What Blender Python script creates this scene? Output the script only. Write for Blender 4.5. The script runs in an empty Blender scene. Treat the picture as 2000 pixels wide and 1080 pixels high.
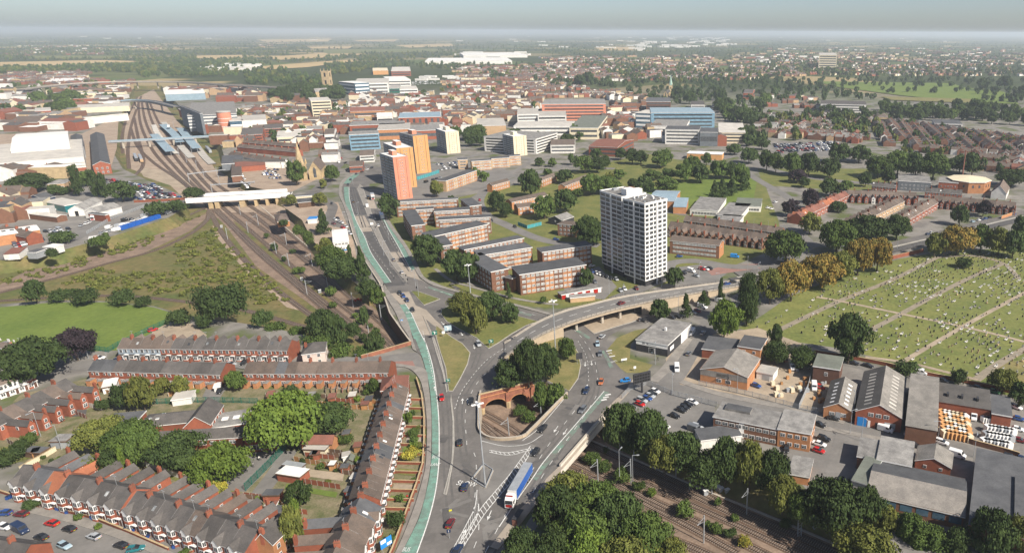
import bpy, math, random
import numpy as np
from mathutils import Vector, Matrix, geometry
random.seed(7)
rng = np.random.default_rng(11)
SC = bpy.context.scene
COL = SC.collection
PI = math.pi
# ------------------------------------------------------------------ camera, sky, sun, exposure
F_PX, CX, CY, HOR, CAM_H, ROLL = 1384.0, 1320.0, 540.0, 62.0, 125.0, 0.005
TH = math.atan((CY - HOR) / F_PX)
_c, _s = math.cos(ROLL), math.sin(ROLL)
_X = Vector((1, 0, 0)); _U = Vector((0, math.sin(TH), math.cos(TH))); _F = Vector((0, math.cos(TH), -math.sin(TH)))
_R = _c * _X + _s * _U; _UP = -_s * _X + _c * _U
cam_d = bpy.data.cameras.new('camera'); cam = bpy.data.objects.new('camera', cam_d); COL.objects.link(cam)
cam.matrix_world = Matrix(((_R.x, _UP.x, -_F.x, 0), (_R.y, _UP.y, -_F.y, 0), (_R.z, _UP.z, -_F.z, CAM_H), (0, 0, 0, 1)))
cam_d.sensor_fit = 'HORIZONTAL'; cam_d.sensor_width = 36.0; cam_d.lens = F_PX / 2000 * 36
cam_d.shift_x = (1000 - CX) / 2000; cam_d.clip_start = 1.0; cam_d.clip_end = 120000
SC.camera = cam
SUN_EL, SUN_AZ = math.radians(40.5), math.radians(128)
w = bpy.data.worlds.new('World'); SC.world = w; w.use_nodes = True
nt = w.node_tree; bg = nt.nodes['Background']
sky = nt.nodes.new('ShaderNodeTexSky'); sky.sky_type = 'NISHITA'; sky.sun_disc = False
sky.sun_elevation = SUN_EL; sky.sun_rotation = SUN_AZ; sky.altitude = 100
sky.air_density = .62; sky.dust_density = 1.1; sky.ozone_density = 0.2
nt.links.new(sky.outputs[0], bg.inputs[0]); bg.inputs[1].default_value = 0.08
sun_d = bpy.data.lights.new('sun', 'SUN'); sun_d.energy = 5.0; sun_d.angle = math.radians(0.53); sun_d.color = (1.0, 0.925, 0.81)
sun = bpy.data.objects.new('sun', sun_d); COL.objects.link(sun)
sdir = Vector((math.sin(SUN_AZ) * math.cos(SUN_EL), math.cos(SUN_AZ) * math.cos(SUN_EL), math.sin(SUN_EL)))
sun.rotation_euler = sdir.to_track_quat('Z', 'Y').to_euler()
sun.location = (200, -200, 400)
SC.view_settings.view_transform = 'Standard'; SC.view_settings.look = 'None'
SC.view_settings.exposure = 0.58; SC.view_settings.gamma = 1.0
SC.cycles.max_bounces = 4; SC.cycles.volume_bounces = 1; SC.cycles.diffuse_bounces = 2
SC.cycles.glossy_bounces = 2; SC.cycles.transmission_bounces = 2; SC.cycles.transparent_max_bounces = 4
SC.cycles.use_adaptive_sampling = True; SC.cycles.adaptive_threshold = 0.02
SC.cycles.use_denoising = True
HAZE_DENSITY = 1.0e-4
def P(x, y, z=0.0):
 """the point at height z that the photograph shows at pixel (x, y)"""
 u = x - CX; v = CY - y
 d = _R * (u / F_PX) + _UP * (v / F_PX) + _F
 t = (CAM_H - z) / -d.z
 return Vector((d.x * t, d.y * t, z))
def pix(p):
 q = Vector(p) - Vector((0, 0, CAM_H)); zf = q.dot(_F)
 return CX + F_PX * q.dot(_R) / zf, CY - F_PX * q.dot(_UP) / zf, F_PX / zf
def hgt(base, ytop):
 lo, hi = 0.0, 120.0
 for _ in range(30):
  m = (lo + hi) / 2
  if pix(base + Vector((0, 0, m)))[1] > ytop: lo = m
  else: hi = m
 return lo
# ------------------------------------------------------------------ materials
MATS = {}
def mat(name, col, col2=None, scale=0.5, rough=0.9, objvar=0.0, spec=0.25, metal=0.0, detail=6, fine=0.12, stripes=None, coords='pos'):
 m = bpy.data.materials.new(name); m.use_nodes = True; MATS[name] = m
 t = m.node_tree; N = t.nodes; L = t.links; b = N['Principled BSDF']
 if col2 is None: col2 = tuple(c * 0.78 for c in col)
 geo = N.new('ShaderNodeNewGeometry')
 src = geo.outputs['Position']
 if coords == 'obj':
  tc = N.new('ShaderNodeTexCoord'); src = tc.outputs['Object']
 nz = N.new('ShaderNodeTexNoise'); nz.inputs['Scale'].default_value = scale; nz.inputs['Detail'].default_value = detail
 nz.inputs['Roughness'].default_value = 0.65
 L.new(src, nz.inputs['Vector'])
 cr = N.new('ShaderNodeValToRGB'); cr.color_ramp.elements[0].position = 0.36; cr.color_ramp.elements[1].position = 0.64
 cr.color_ramp.elements[0].color = (*col2, 1); cr.color_ramp.elements[1].color = (*col, 1)
 L.new(nz.outputs[0], cr.inputs[0]); out = cr.outputs[0]
 val = None
 def mul(a, bb):
  q = N.new('ShaderNodeMath'); q.operation = 'MULTIPLY'; L.new(a, q.inputs[0]); L.new(bb, q.inputs[1]); return q.outputs[0]
 def rng_map(sock, lo, hi):
  q = N.new('ShaderNodeMapRange'); q.inputs[3].default_value = lo; q.inputs[4].default_value = hi; L.new(sock, q.inputs[0]); return q.outputs[0]
 if fine:
  n2 = N.new('ShaderNodeTexNoise'); n2.inputs['Scale'].default_value = scale * 9; n2.inputs['Detail'].default_value = 3
  L.new(src, n2.inputs['Vector']); val = rng_map(n2.outputs[0], 1 - fine * 2, 1 + fine * 2)
 if objvar:
  oi = N.new('ShaderNodeObjectInfo'); v2 = rng_map(oi.outputs['Random'], 1 - objvar, 1 + objvar)
  val = mul(val, v2) if val else v2
 if stripes:
  ax, freq, amt = stripes
  tc = N.new('ShaderNodeTexCoord'); wv = N.new('ShaderNodeTexWave'); wv.wave_type = 'BANDS'; wv.bands_direction = ax
  wv.inputs['Scale'].default_value = freq; wv.inputs['Distortion'].default_value = 0.3; L.new(tc.outputs['Object'], wv.inputs['Vector'])
  v3 = rng_map(wv.outputs['Fac'], 1 - amt, 1 + amt * .4); val = mul(val, v3) if val else v3
 if val:
  mx = N.new('ShaderNodeVectorMath'); mx.operation = 'SCALE'; L.new(out, mx.inputs[0]); L.new(val, mx.inputs['Scale']); out = mx.outputs[0]
 L.new(out, b.inputs['Base Color'])
 b.inputs['Roughness'].default_value = rough; b.inputs['Metallic'].default_value = metal
 b.inputs['Specular IOR Level'].default_value = spec
 return m
mat('asphalt', (.165, .153, .143), (.115, .108, .102), .1, fine=.1)
mat('asphalt_new', (.105, .1, .098), (.075, .073, .073), .12, fine=.1)
mat('asphalt_old', (.2, .19, .178), (.15, .143, .135), .1, fine=.07)
mat('pale_surfacing', (.36, .31, .255), (.29, .25, .205), .15, fine=.06)
mat('pavement', (.27, .25, .225), (.2, .185, .168), .3, fine=.08)
mat('kerb', (.4, .38, .34), None, .5)
mat('green_lane', (.165, .31, .25), (.135, .18, .155), .4, fine=.2)
mat('red_surface', (.3, .17, .14), (.24, .14, .12), .2)
mat('marking', (.72, .72, .7), (.5, .5, .48), 1.2)
mat('grass', (.17, .165, .052), (.105, .125, .036), .1, fine=.2)
mat('grass_lush', (.14, .185, .038), (.105, .15, .03), .06, fine=.16)
mat('grass_dry', (.22, .185, .075), (.14, .14, .05), .15, fine=.18)
mat('scrub_ground', (.175, .135, .058), (.085, .105, .03), .05, detail=9, fine=.24)
mat('crop', (.46, .34, .17), (.38, .28, .14), .004, fine=.05)
mat('dirt', (.38, .31, .23), (.27, .22, .165), .12, fine=.1)
mat('yard', (.24, .225, .205), (.16, .15, .14), .08, fine=.1)
mat('ballast', (.255, .185, .138), (.165, .12, .09), .15, fine=.2)
mat('ballast_pale', (.37, .29, .22), (.27, .205, .155), .1, fine=.16)
mat('sleeper', (.26, .215, .18), None, .5)
mat('rail_steel', (.075, .05, .038), (.11, .08, .062), 1.0, rough=.5, spec=.5)
mat('brick_red', (.29, .095, .055), (.22, .075, .046), .6, objvar=.22)
mat('brick_dark', (.135, .07, .05), (.1, .054, .04), .6, objvar=.15)
mat('brick_brown', (.21, .105, .066), (.16, .083, .055), .6, objvar=.15)
mat('brick_orange', (.44, .21, .1), (.35, .165, .08), .5, objvar=.12)
mat('brick_buff', (.5, .34, .2), (.4, .27, .16), .5, objvar=.1)
mat('brick_viaduct', (.33, .135, .08), (.19, .08, .055), .35, fine=.2)
mat('stone', (.5, .38, .22), (.36, .27, .16), .3, objvar=.05, fine=.15)
mat('render_white', (.74, .72, .68), (.6, .58, .54), .3, objvar=.08)
mat('render_cream', (.68, .6, .44), (.6, .53, .38), .25)
mat('render_pink', (.62, .5, .44), (.52, .43, .38), .3)
mat('render_blue', (.3, .36, .42), (.25, .3, .35), .4)
mat('paint_orange', (.62, .25, .165), (.56, .22, .14), .2, fine=.04)
mat('blue_pane', (.22, .36, .46), (.14, .24, .32), .3, rough=.4)
mat('teal_panel', (.06, .3, .33), None, .4)
mat('green_worn', (.15, .24, .19), (.155, .145, .135), .35, fine=.2)
mat('tyre_wear', (.105, .1, .096), (.13, .122, .115), .3, fine=.1)
mat('paint_amber', (.57, .31, .13), (.52, .28, .115), .2, fine=.04)
mat('grey_clad', (.16, .175, .19), (.12, .135, .15), .4)
mat('silver_clad', (.34, .36, .38), (.27, .29, .31), .4)
mat('garden', (.23, .19, .125), (.1, .11, .045), .22, fine=.25)
mat('grass_cem', (.18, .185, .056), (.115, .14, .04), .07, fine=.25)
mat('gravel_path', (.29, .245, .19), (.2, .175, .13), .3, fine=.2)
mat('concrete_pale', (.62, .57, .5), (.5, .46, .4), .3)
mat('copper', (.33, .47, .4), None, .5)
mat('track_brown', (.135, .087, .06), (.09, .06, .043), .5, fine=.2)
mat('slate', (.11, .1, .094), (.076, .071, .068), .35, objvar=.2, fine=.16)
mat('slate_brown', (.145, .112, .092), (.104, .084, .072), .3, objvar=.2, fine=.16)
mat('tile_orange', (.36, .135, .07), (.28, .105, .058), .4, objvar=.12)
mat('tile_red', (.22, .095, .07), (.17, .078, .058), .4, objvar=.15)
mat('felt', (.105, .107, .112), (.072, .074, .08), .18, objvar=.18, fine=.12)
mat('felt_grey', (.27, .26, .245), (.15, .145, .14), .3, objvar=.2, fine=.18)
mat('felt_green', (.17, .185, .155), (.13, .14, .12), .2)
mat('roof_white', (.74, .73, .7), (.62, .61, .59), .12, fine=.05)
mat('roof_pale', (.5, .47, .42), (.38, .36, .33), .12, objvar=.2, fine=.1)
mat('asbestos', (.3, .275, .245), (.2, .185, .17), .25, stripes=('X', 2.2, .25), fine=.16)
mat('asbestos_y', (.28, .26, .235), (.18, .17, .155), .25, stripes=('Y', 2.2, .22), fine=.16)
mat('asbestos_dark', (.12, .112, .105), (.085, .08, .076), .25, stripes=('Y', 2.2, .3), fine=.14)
mat('roof_blue', (.27, .36, .42), (.22, .3, .36), .2, stripes=('X', 3, .15))
mat('metal_grey', (.42, .44, .46), (.34, .36, .38), .5, rough=.45, metal=.3)
mat('metal_dark', (.05, .05, .055), None, .5, rough=.5)
mat('concrete', (.46, .41, .34), (.36, .32, .27), .25, fine=.1)
mat('concrete_tan', (.43, .345, .25), (.34, .275, .2), .2, fine=.1)
mat('white_paint', (.8, .79, .77), (.7, .69, .67), .8, fine=.03, rough=.6)
mat('glass', (.035, .04, .048), (.1, .105, .11), .9, rough=.12, spec=.6, objvar=.5, fine=0)
mat('glass_blue', (.09, .16, .22), (.05, .09, .13), .3, rough=.12, spec=.6, fine=0)
mat('glass_pale', (.4, .41, .4), (.12, .13, .14), .7, rough=.2, spec=.5, objvar=.3, fine=0)
mat('dark_gap', (.02, .02, .02), None, 1, fine=0)
mat('wood_fence', (.4, .21, .09), (.3, .16, .07), .6, objvar=.25)
mat('wood_dark', (.14, .085, .055), (.1, .065, .045), .6, objvar=.25)
mat('fence_green', (.02, .14, .1), None, .5)
mat('hedge', (.05, .085, .018), (.03, .055, .014), 1.0, fine=.3)
mat('bark', (.1, .08, .06), (.07, .055, .04), 2.0)
def leafmat(n, a, b):
 a = tuple(q * 1.36 for q in a); b = tuple(q * 1.3 for q in b); mat(n, a, b, .35, rough=.8, objvar=.2, spec=.15, fine=.25)
leafmat('leaf_dark', (.042, .062, .018), (.027, .044, .014))
leafmat('leaf_mid', (.062, .09, .02), (.04, .064, .017))
leafmat('leaf_bright', (.088, .125, .02), (.058, .09, .018))
leafmat('leaf_olive', (.105, .11, .025), (.065, .078, .02))
leafmat('leaf_autumn', (.2, .125, .028), (.095, .095, .024))
leafmat('leaf_purple', (.026, .018, .022), (.018, .014, .017))
leafmat('leaf_yellow', (.26, .22, .03), (.13, .14, .03))
mat('tyre', (.015, .015, .015), None, 2, fine=0)
mat('rim', (.35, .35, .36), None, 2, rough=.4, metal=.5, fine=0)
mat('car_glass', (.02, .023, .028), (.03, .033, .038), 1, rough=.08, spec=.7, fine=0)
mat('lamp_red', (.4, .02, .015), None, 1, fine=0, rough=.3)
mat('lamp_clear', (.7, .7, .7), None, 1, fine=0, rough=.2)
mat('plate_yellow', (.7, .5, .03), None, 1, fine=0)
CARC = {'white': (.75, .75, .75), 'black': (.018, .019, .021), 'silver': (.38, .4, .42), 'grey': (.14, .15, .165), 'red': (.45, .018, .015),
  'blue': (.025, .07, .24), 'dark blue': (.02, .035, .08), 'maroon': (.14, .018, .02), 'bright blue': (.02, .22, .58), 'strong blue': (.012, .1, .42), 'pale blue': (.34, .45, .52),
  'orange': (.42, .13, .05), 'teal': (.02, .16, .18), 'green': (.04, .16, .06), 'yellow': (.6, .55, .04), 'beige': (.42, .37, .28)}
for k, c in CARC.items(): mat('paint_' + k.replace(' ', '_') + '_car', c, tuple(q * .9 for q in c), .5, rough=.28, spec=.6, fine=0)
def M_(n): return MATS[n]
# ------------------------------------------------------------------ mesh builder
class MB:
 def __init__(s): s.v = []; s.f = []; s.m = []; s.mats = []
 def mi(s, m):
  if m not in s.mats: s.mats.append(m)
  return s.mats.index(m)
 def face(s, pts, m):
  n = len(s.v); s.v.extend([tuple(p) for p in pts]); s.f.append(tuple(range(n, n + len(pts)))); s.m.append(s.mi(m))
 def box(s, x0, y0, z0, x1, y1, z1, m, top=None, bottom=False, T=None):
  p = [Vector(q) for q in ((x0, y0, z0), (x1, y0, z0), (x1, y1, z0), (x0, y1, z0), (x0, y0, z1), (x1, y0, z1), (x1, y1, z1), (x0, y1, z1))]
  if T is not None: p = [T @ q for q in p]
  n = len(s.v); s.v.extend([tuple(q) for q in p]); k = s.mi(m); kt = s.mi(top) if top else k
  for q in ((0, 1, 5, 4), (1, 2, 6, 5), (2, 3, 7, 6), (3, 0, 4, 7)): s.f.append(tuple(n + i for i in q)); s.m.append(k)
  s.f.append((n + 4, n + 5, n + 6, n + 7)); s.m.append(kt)
  if bottom: s.f.append((n + 3, n + 2, n + 1, n)); s.m.append(k)
 def cyl(s, a, b, ra, rb, m, n=8, cap=True):
  a = Vector(a); b = Vector(b); d = (b - a).normalized(); q = d.to_track_quat('Z', 'Y')
  k = len(s.v); mi = s.mi(m)
  for c, r in ((a, ra), (b, rb)):
   for i in range(n):
    t = 2 * PI * i / n; s.v.append(tuple(c + q @ Vector((math.cos(t) * r, math.sin(t) * r, 0))))
  for i in range(n):
   j = (i + 1) % n; s.f.append((k + i, k + j, k + n + j, k + n + i)); s.m.append(mi)
  if cap: s.f.append(tuple(range(k + n, k + 2 * n))); s.m.append(mi); s.f.append(tuple(reversed(range(k, k + n)))); s.m.append(mi)
 def prism(s, poly, z0, z1, m, top=None):
  n = len(poly); ar = sum(poly[i][0] * poly[(i + 1) % n][1] - poly[(i + 1) % n][0] * poly[i][1] for i in range(n))
  if ar < 0: poly = poly[::-1]
  for i in range(n):
   a, b = poly[i], poly[(i + 1) % n]
   s.face([(a[0], a[1], z0), (b[0], b[1], z0), (b[0], b[1], z1), (a[0], a[1], z1)], m)
  s.flat(poly, z1, top or m)
 def flat(s, poly, z, m):
  pts = [Vector((p[0], p[1], 0)) for p in poly]; k = len(s.v); mi = s.mi(m)
  s.v.extend([(p[0], p[1], z) for p in poly])
  for t in geometry.tessellate_polygon([pts]):
   a, b, c = (pts[i] for i in t)
   t = t if (b - a).cross(c - a).z > 0 else t[::-1]
   s.f.append(tuple(k + i for i in t)); s.m.append(mi)
 def mesh(s, name):
  me = bpy.data.meshes.new(name); me.from_pydata(s.v, [], s.f)
  for m in s.mats: me.materials.append(MATS[m])
  if len(s.mats) > 1: me.polygons.foreach_set('material_index', s.m)
  return me
 def build(s, name, parent=None, smooth=False):
  me = s.mesh(name)
  if smooth: me.polygons.foreach_set('use_smooth', [True] * len(me.polygons))
  return link(name, me, parent)
def link(name, data, parent=None, M=None):
 o = bpy.data.objects.new(name, data); COL.objects.link(o)
 if parent is not None: o.parent = parent
 if M is not None: o.matrix_local = M
 return o
REG = []
def reg(o, desc, where, cat, group=None, shared=False):
 """note how a thing looks and where it is; labels are worked out once everything stands"""
 o['category'] = cat
 if group: o['group'] = group
 REG.append((o, desc, where, shared)); return o
def empty(name, loc, rz=0.0, sc=None):
 o = bpy.data.objects.new(name, None); COL.objects.link(o); o.location = loc; o.rotation_euler = (0, 0, rz)
 o.empty_display_size = 0.5
 if sc: o.scale = sc
 return o
def struct(o, kind='structure'): o['kind'] = kind; return o
def setmat(o, name, slot=0):
 o.material_slots[slot].link = 'OBJECT'; o.material_slots[slot].material = MATS[name]
def dup(root):
 r = root.copy(); COL.objects.link(r)
 for ch in root.children:
  c = ch.copy(); COL.objects.link(c); c.parent = r
  for g in ch.children:
   d = g.copy(); COL.objects.link(d); d.parent = c
 return r
_zc = [0]
def zstep():
 _zc[0] += 1; return 0.001 * _zc[0]
ORD = 'first second third fourth fifth sixth seventh eighth ninth tenth eleventh twelfth thirteenth fourteenth fifteenth sixteenth seventeenth eighteenth nineteenth twentieth'.split()
TENS = {2: ('twenty', 'twentieth'), 3: ('thirty', 'thirtieth'), 4: ('forty', 'fortieth'), 5: ('fifty', 'fiftieth'), 6: ('sixty', 'sixtieth'), 7: ('seventy', 'seventieth'), 8: ('eighty', 'eightieth'), 9: ('ninety', 'ninetieth')}
def ordw(n):
 if n <= 20: return ORD[n - 1]
 if n > 99: return '%dth' % n
 t, u = divmod(n, 10)
 return TENS[t][1] if u == 0 else TENS[t][0] + '-' + ORD[u - 1]
def cr(pts, n=6):
 """Catmull-Rom through 2-D or 3-D points"""
 p = [Vector(q) for q in pts]; p = [2 * p[0] - p[1]] + p + [2 * p[-1] - p[-2]]; out = []
 for i in range(1, len(p) - 2):
  for k in range(n):
   t = k / n; a, b, c, d = p[i - 1:i + 3]
   out.append(0.5 * ((2 * b) + (c - a) * t + (2 * a - 5 * b + 4 * c - d) * t * t + (3 * b - a - 3 * c + d) * t ** 3))
 out.append(p[-2]); return out
def wpts(px, z=0.0): return [P(q[0], q[1], q[2] if len(q) > 2 else z) for q in px]
def along(pts):
 L = [0.0]
 for a, b in zip(pts, pts[1:]): L.append(L[-1] + (b - a).length)
 return L
def at(pts, L, s):
 s = max(0, min(L[-1], s)); i = 0
 while i < len(L) - 2 and L[i + 1] < s: i += 1
 t = (s - L[i]) / max(1e-6, L[i + 1] - L[i]); d = (pts[i + 1] - pts[i]).normalized()
 return pts[i].lerp(pts[i + 1], t), d
def offs(pts, d):
 out = []
 for i, p in enumerate(pts):
  a = pts[max(0, i - 1)]; b = pts[min(len(pts) - 1, i + 1)]; t = (b - a); t.z = 0; t.normalize()
  out.append(p + Vector((-t.y, t.x, 0)) * d)     # positive = left of travel
 return out
def strip(mb, A, B, m, dz=0.0, side=0.0):
 for i in range(len(A) - 1):
  q = [A[i], A[i + 1], B[i + 1], B[i]]
  q = [Vector(p) + Vector((0, 0, dz)) for p in q]
  if (q[1] - q[0]).cross(q[2] - q[0]).z < 0: q.reverse()
  mb.face(q, m)
 if side:
  for E_ in (A, B):
   for i in range(len(E_) - 1):
    a, b = Vector(E_[i]), Vector(E_[i + 1]); u = Vector((0, 0, dz)); d = Vector((0, 0, dz - side))
    mb.face([a + u, b + u, b + d, a + d], m)
def ribbon(name, px, wd, m, z=0.0, dz=None, smooth=5, thick=0.0):
 c = cr(wpts(px, z), smooth) if smooth else wpts(px, z); mb = MB()
 strip(mb, offs(c, wd / 2), offs(c, -wd / 2), m, zstep() if dz is None else dz, thick)
 o = struct(mb.build(name)); return c
def sheet(name, px, m, z=0.0, dz=None, smooth=0, rim=None):
 pts = wpts(px, z)
 if smooth: pts = cr(pts + [pts[0]], smooth)[:-1]
 mb = MB(); zz = z + (zstep() if dz is None else dz)
 if rim: mb.prism([(p.x, p.y) for p in pts], z, zz, rim, m)
 else: mb.flat([(p.x, p.y) for p in pts], zz, m)
 return struct(mb.build(name))
# ------------------------------------------------------------------ ground with the railway cutting
RZ = -6.5
TRENCH_A = [(745, 560, .3), (752, 585, .3), (762, 615, .3), (785, 648, .3), (803, 673, .3), (760, 686, .5), (706, 701, 2), (650, 690, 8), (600, 655, 9), (540, 642, 9), (480, 632, 9),
   (400, 622, 9), (350, 612, 9), (300, 598, 8), (200, 588, 8), (100, 586, 8), (0, 594, 8), (-250, 620, 8), (-300, 530, 8), (-100, 518, 8), (0, 508, 7), (110, 492, 7), (230, 458, 7),
   (330, 425, 6), (362, 404, 2), (352, 380, 3), (300, 358, 4), (240, 330, 4), (222, 300, 4), (225, 250, 4), (245, 205, 4), (262, 168, 4), (315, 168, 4), (380, 240, 4), (432, 285, 4),
   (442, 322, 4), (480, 355, 4), (562, 390, 3), (600, 445, 4), (640, 500, 4), (690, 550, 3), (720, 572, 2)]
TRENCH_B = [(938, 777, .3), (1041, 751, .3), (1066, 746, 4), (1108, 770, 3), (1176, 812, .5), (1205, 814, 7), (1266, 841, 7), (1355, 878, 7), (1445, 912, 7), (1555, 954, 7), (1684, 1004, 7), (1823, 1060, 7), (1930, 1130, 7),
   (1560, 1300, 8), (1370, 1142, 7), (1279, 1064, 7), (1228, 1018, 7), (1147, 951, 6), (1085, 924, .5), (978, 861, .3), (950, 855, .3), (936, 841, .3), (934, 815, .3)]
def inset(tr):
 pts = [P(a, b) for a, b, _ in tr]; n = len(pts)
 ar = sum(pts[i].x * pts[(i + 1) % n].y - pts[(i + 1) % n].x * pts[i].y for i in range(n)); sg = 1 if ar > 0 else -1
 inn = []
 for i in range(n):
  a, b, c = pts[i - 1], pts[i], pts[(i + 1) % n]
  t1 = (b - a).normalized(); t2 = (c - b).normalized()
  nn = Vector((-(t1.y + t2.y), t1.x + t2.x, 0)) * sg
  if nn.length < 1e-3: nn = Vector((-t1.y, t1.x, 0)) * sg
  nn.normalize(); inn.append(b + nn * tr[i][2] + Vector((0, 0, RZ)))
 return pts, inn
TA = inset(TRENCH_A); TB = inset(TRENCH_B)
def inpoly(x, y, poly):
 r = False; j = len(poly) - 1
 for i in range(len(poly)):
  a, b = poly[i], poly[j]
  if (a.y > y) != (b.y > y) and x < (b.x - a.x) * (y - a.y) / (b.y - a.y) + a.x: r = not r
  j = i
 return r
def make_ground():
 V, Ed = [], []
 def ring(pts):
  k = len(V); V.extend([Vector((p[0], p[1])) for p in pts]); n = len(pts); Ed.extend([(k + i, k + (i + 1) % n) for i in range(n)])
 for s, cy in ((700, 500), (1800, 900), (5000, 2500), (16000, 9000), (60000, 30000)):
  ring([(-s - 150, cy - s), (s - 150, cy - s), (s - 150, cy + s), (-s - 150, cy + s)])
 ring(TA[0]); ring(TB[0])
 vo, eo, fo, *_ = geometry.delaunay_2d_cdt(V, Ed, [], 0, 1e-4)
 mb = MB()
 for t in fo:
  c = sum((vo[i] for i in t), Vector((0, 0))) / 3
  if inpoly(c.x, c.y, TA[0]) or inpoly(c.x, c.y, TB[0]): continue
  p = [Vector((vo[i].x, vo[i].y, 0)) for i in t]
  if (p[1] - p[0]).cross(p[2] - p[0]).z < 0: p.reverse()
  mb.face(p, 'ground_mix')
 struct(mb.build('ground'))
 mb = MB(); wl = MB()
 for top, inn in (TA, TB):
  mb.flat([(p.x, p.y) for p in inn], RZ, 'ballast' if top is TB[0] else 'scrub_ground')
 struct(mb.build('railway_bed'))
 mb = MB()
 for (top, inn), tr in ((TA, TRENCH_A), (TB, TRENCH_B)):
  n = len(top)
  for i in range(n):
   j = (i + 1) % n; wall = tr[i][2] < 1 and tr[j][2] < 1
   if top is TB[0] and i == 0: continue
   mb.face([top[i], top[j], inn[j], inn[i]], 'concrete' if wall and top is TB[0] else ('brick_dark' if wall else 'scrub_ground'))
 struct(mb.build('embankment'))
def ground_mix():
 m = bpy.data.materials.new('ground_mix'); MATS['ground_mix'] = m; m.use_nodes = True
 t = m.node_tree; N = t.nodes; L = t.links; b = N['Principled BSDF']; b.inputs['Roughness'].default_value = .95; b.inputs['Specular IOR Level'].default_value = .1
 geo = N.new('ShaderNodeNewGeometry'); pos = geo.outputs['Position']
 def noise(sc, d=5):
  n = N.new('ShaderNodeTexNoise'); n.inputs['Scale'].default_value = sc; n.inputs['Detail'].default_value = d; L.new(pos, n.inputs['Vector']); return n.outputs[0]
 def ramp(s, *st):
  r = N.new('ShaderNodeValToRGB'); e = r.color_ramp.elements; e[0].position, e[0].color = st[0][0], (*st[0][1], 1); e[1].position, e[1].color = st[-1][0], (*st[-1][1], 1)
  for p_, c_ in st[1:-1]:
   q = e.new(p_); q.color = (*c_, 1)
  L.new(s, r.inputs[0]); return r.outputs[0]
 def mix(f, a, bb):
  q = N.new('ShaderNodeMix'); q.data_type = 'RGBA'; L.new(f, q.inputs[0]); L.new(a, q.inputs[6]); L.new(bb, q.inputs[7]); return q.outputs[2]
 town = ramp(noise(.045, 7), (.36, (.1, .12, .045)), (.45, (.15, .145, .12)), (.55, (.23, .215, .195)), (.64, (.16, .15, .14)))
 vo = N.new('ShaderNodeTexVoronoi'); vo.inputs['Scale'].default_value = .0021
 mp = N.new('ShaderNodeVectorMath'); mp.operation = 'MULTIPLY'; mp.inputs[1].default_value = (1, .8, 0); L.new(pos, mp.inputs[0]); L.new(mp.outputs[0], vo.inputs['Vector'])
 sp = N.new('ShaderNodeSeparateColor'); L.new(vo.outputs['Color'], sp.inputs[0])
 fld = ramp(sp.outputs[0], (.0, (.07, .085, .03)), (.3, (.085, .115, .035)), (.55, (.11, .125, .045)), (.62, (.3, .235, .12)), (.8, (.2, .17, .09)), (1, (.06, .08, .03)))
 fld.node.color_ramp.interpolation = 'CONSTANT'
 wood = ramp(noise(.0016, 8), (.47, (0, 0, 0)), (.5, (1, 1, 1)))
 dk = ramp(noise(.01, 4), (.3, (.035, .048, .018)), (.7, (.055, .07, .026)))
 sxyz = N.new('ShaderNodeSeparateXYZ'); L.new(pos, sxyz.inputs[0])
 far = mix(wood, fld, dk)
 mr = N.new('ShaderNodeMapRange'); mr.inputs[1].default_value = 1250; mr.inputs[2].default_value = 1800; L.new(sxyz.outputs[1], mr.inputs[0])
 L.new(mix(mr.outputs[0], town, far), b.inputs['Base Color'])
ground_mix(); make_ground()
def haze():
 m = bpy.data.materials.new('haze_air'); m.use_nodes = True; t = m.node_tree; t.nodes.remove(t.nodes['Principled BSDF'])
 v = t.nodes.new('ShaderNodeVolumePrincipled'); v.inputs['Density'].default_value = HAZE_DENSITY; v.inputs['Color'].default_value = (.8, .89, 1, 1)
 v.inputs['Anisotropy'].default_value = .15
 t.links.new(v.outputs[0], t.nodes['Material Output'].inputs['Volume']); MATS['haze_air'] = m
 mb = MB(); mb.box(-58000, -3000, -9, 58000, 58000, 150, 'haze_air', bottom=True); struct(mb.build('haze'), 'stuff')
haze()
# ------------------------------------------------------------------ large green and bare areas (low layers first)
sheet('estate_lawn', [(795, 405), (830, 400), (960, 372), (1100, 340), (1260, 300), (1420, 330), (1490, 350), (1520, 430), (1530, 480), (1430, 520), (1310, 552), (1200, 585), (1100, 603), (1000, 596), (900, 572), (826, 548), (790, 480), (755, 420)], 'grass')
sheet('playing_field', [(1225, 380), (1330, 352), (1480, 345), (1470, 400), (1350, 412)], 'grass_lush')
sheet('grass_verge', [(1480, 330), (1700, 330), (1760, 370), (1640, 372), (1490, 362)], 'grass')
sheet('cemetery_lawn', [(1440, 640), (1480, 622), (1540, 580), (1640, 540), (1760, 505), (1850, 490), (2090, 480), (2160, 640), (2080, 790), (1960, 770), (1780, 715), (1640, 680), (1500, 660)], 'grass_cem')
sheet('green_field', [(-120, 600), (0, 600), (100, 591), (210, 590), (300, 600), (345, 614), (330, 632), (232, 684), (180, 686), (0, 668), (-160, 660)], 'grass_lush')
sheet('dirt_clearing', [(300, 645), (330, 630), (375, 632), (405, 655), (380, 668), (290, 664)], 'dirt')
sheet('garden_ground', [(40, 770), (165, 740), (440, 742), (770, 745), (810, 745), (828, 800), (830, 900), (800, 980), (770, 1085), (540, 1085), (500, 1010), (200, 930), (30, 900), (-40, 850)], 'garden')
sheet('school_lawn', [(160, 830), (330, 830), (480, 870), (490, 950), (420, 975), (290, 915), (180, 900)], 'grass')
sheet('school_playground', [(430, 872), (560, 868), (558, 880), (480, 960), (425, 955), (400, 900)], 'asphalt_old')
sheet('grass_bank', [(1180, 690), (1205, 660), (1240, 645), (1270, 640), (1232, 672), (1230, 700), (1275, 712), (1262, 728), (1225, 728), (1200, 712)], 'grass_dry')
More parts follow.
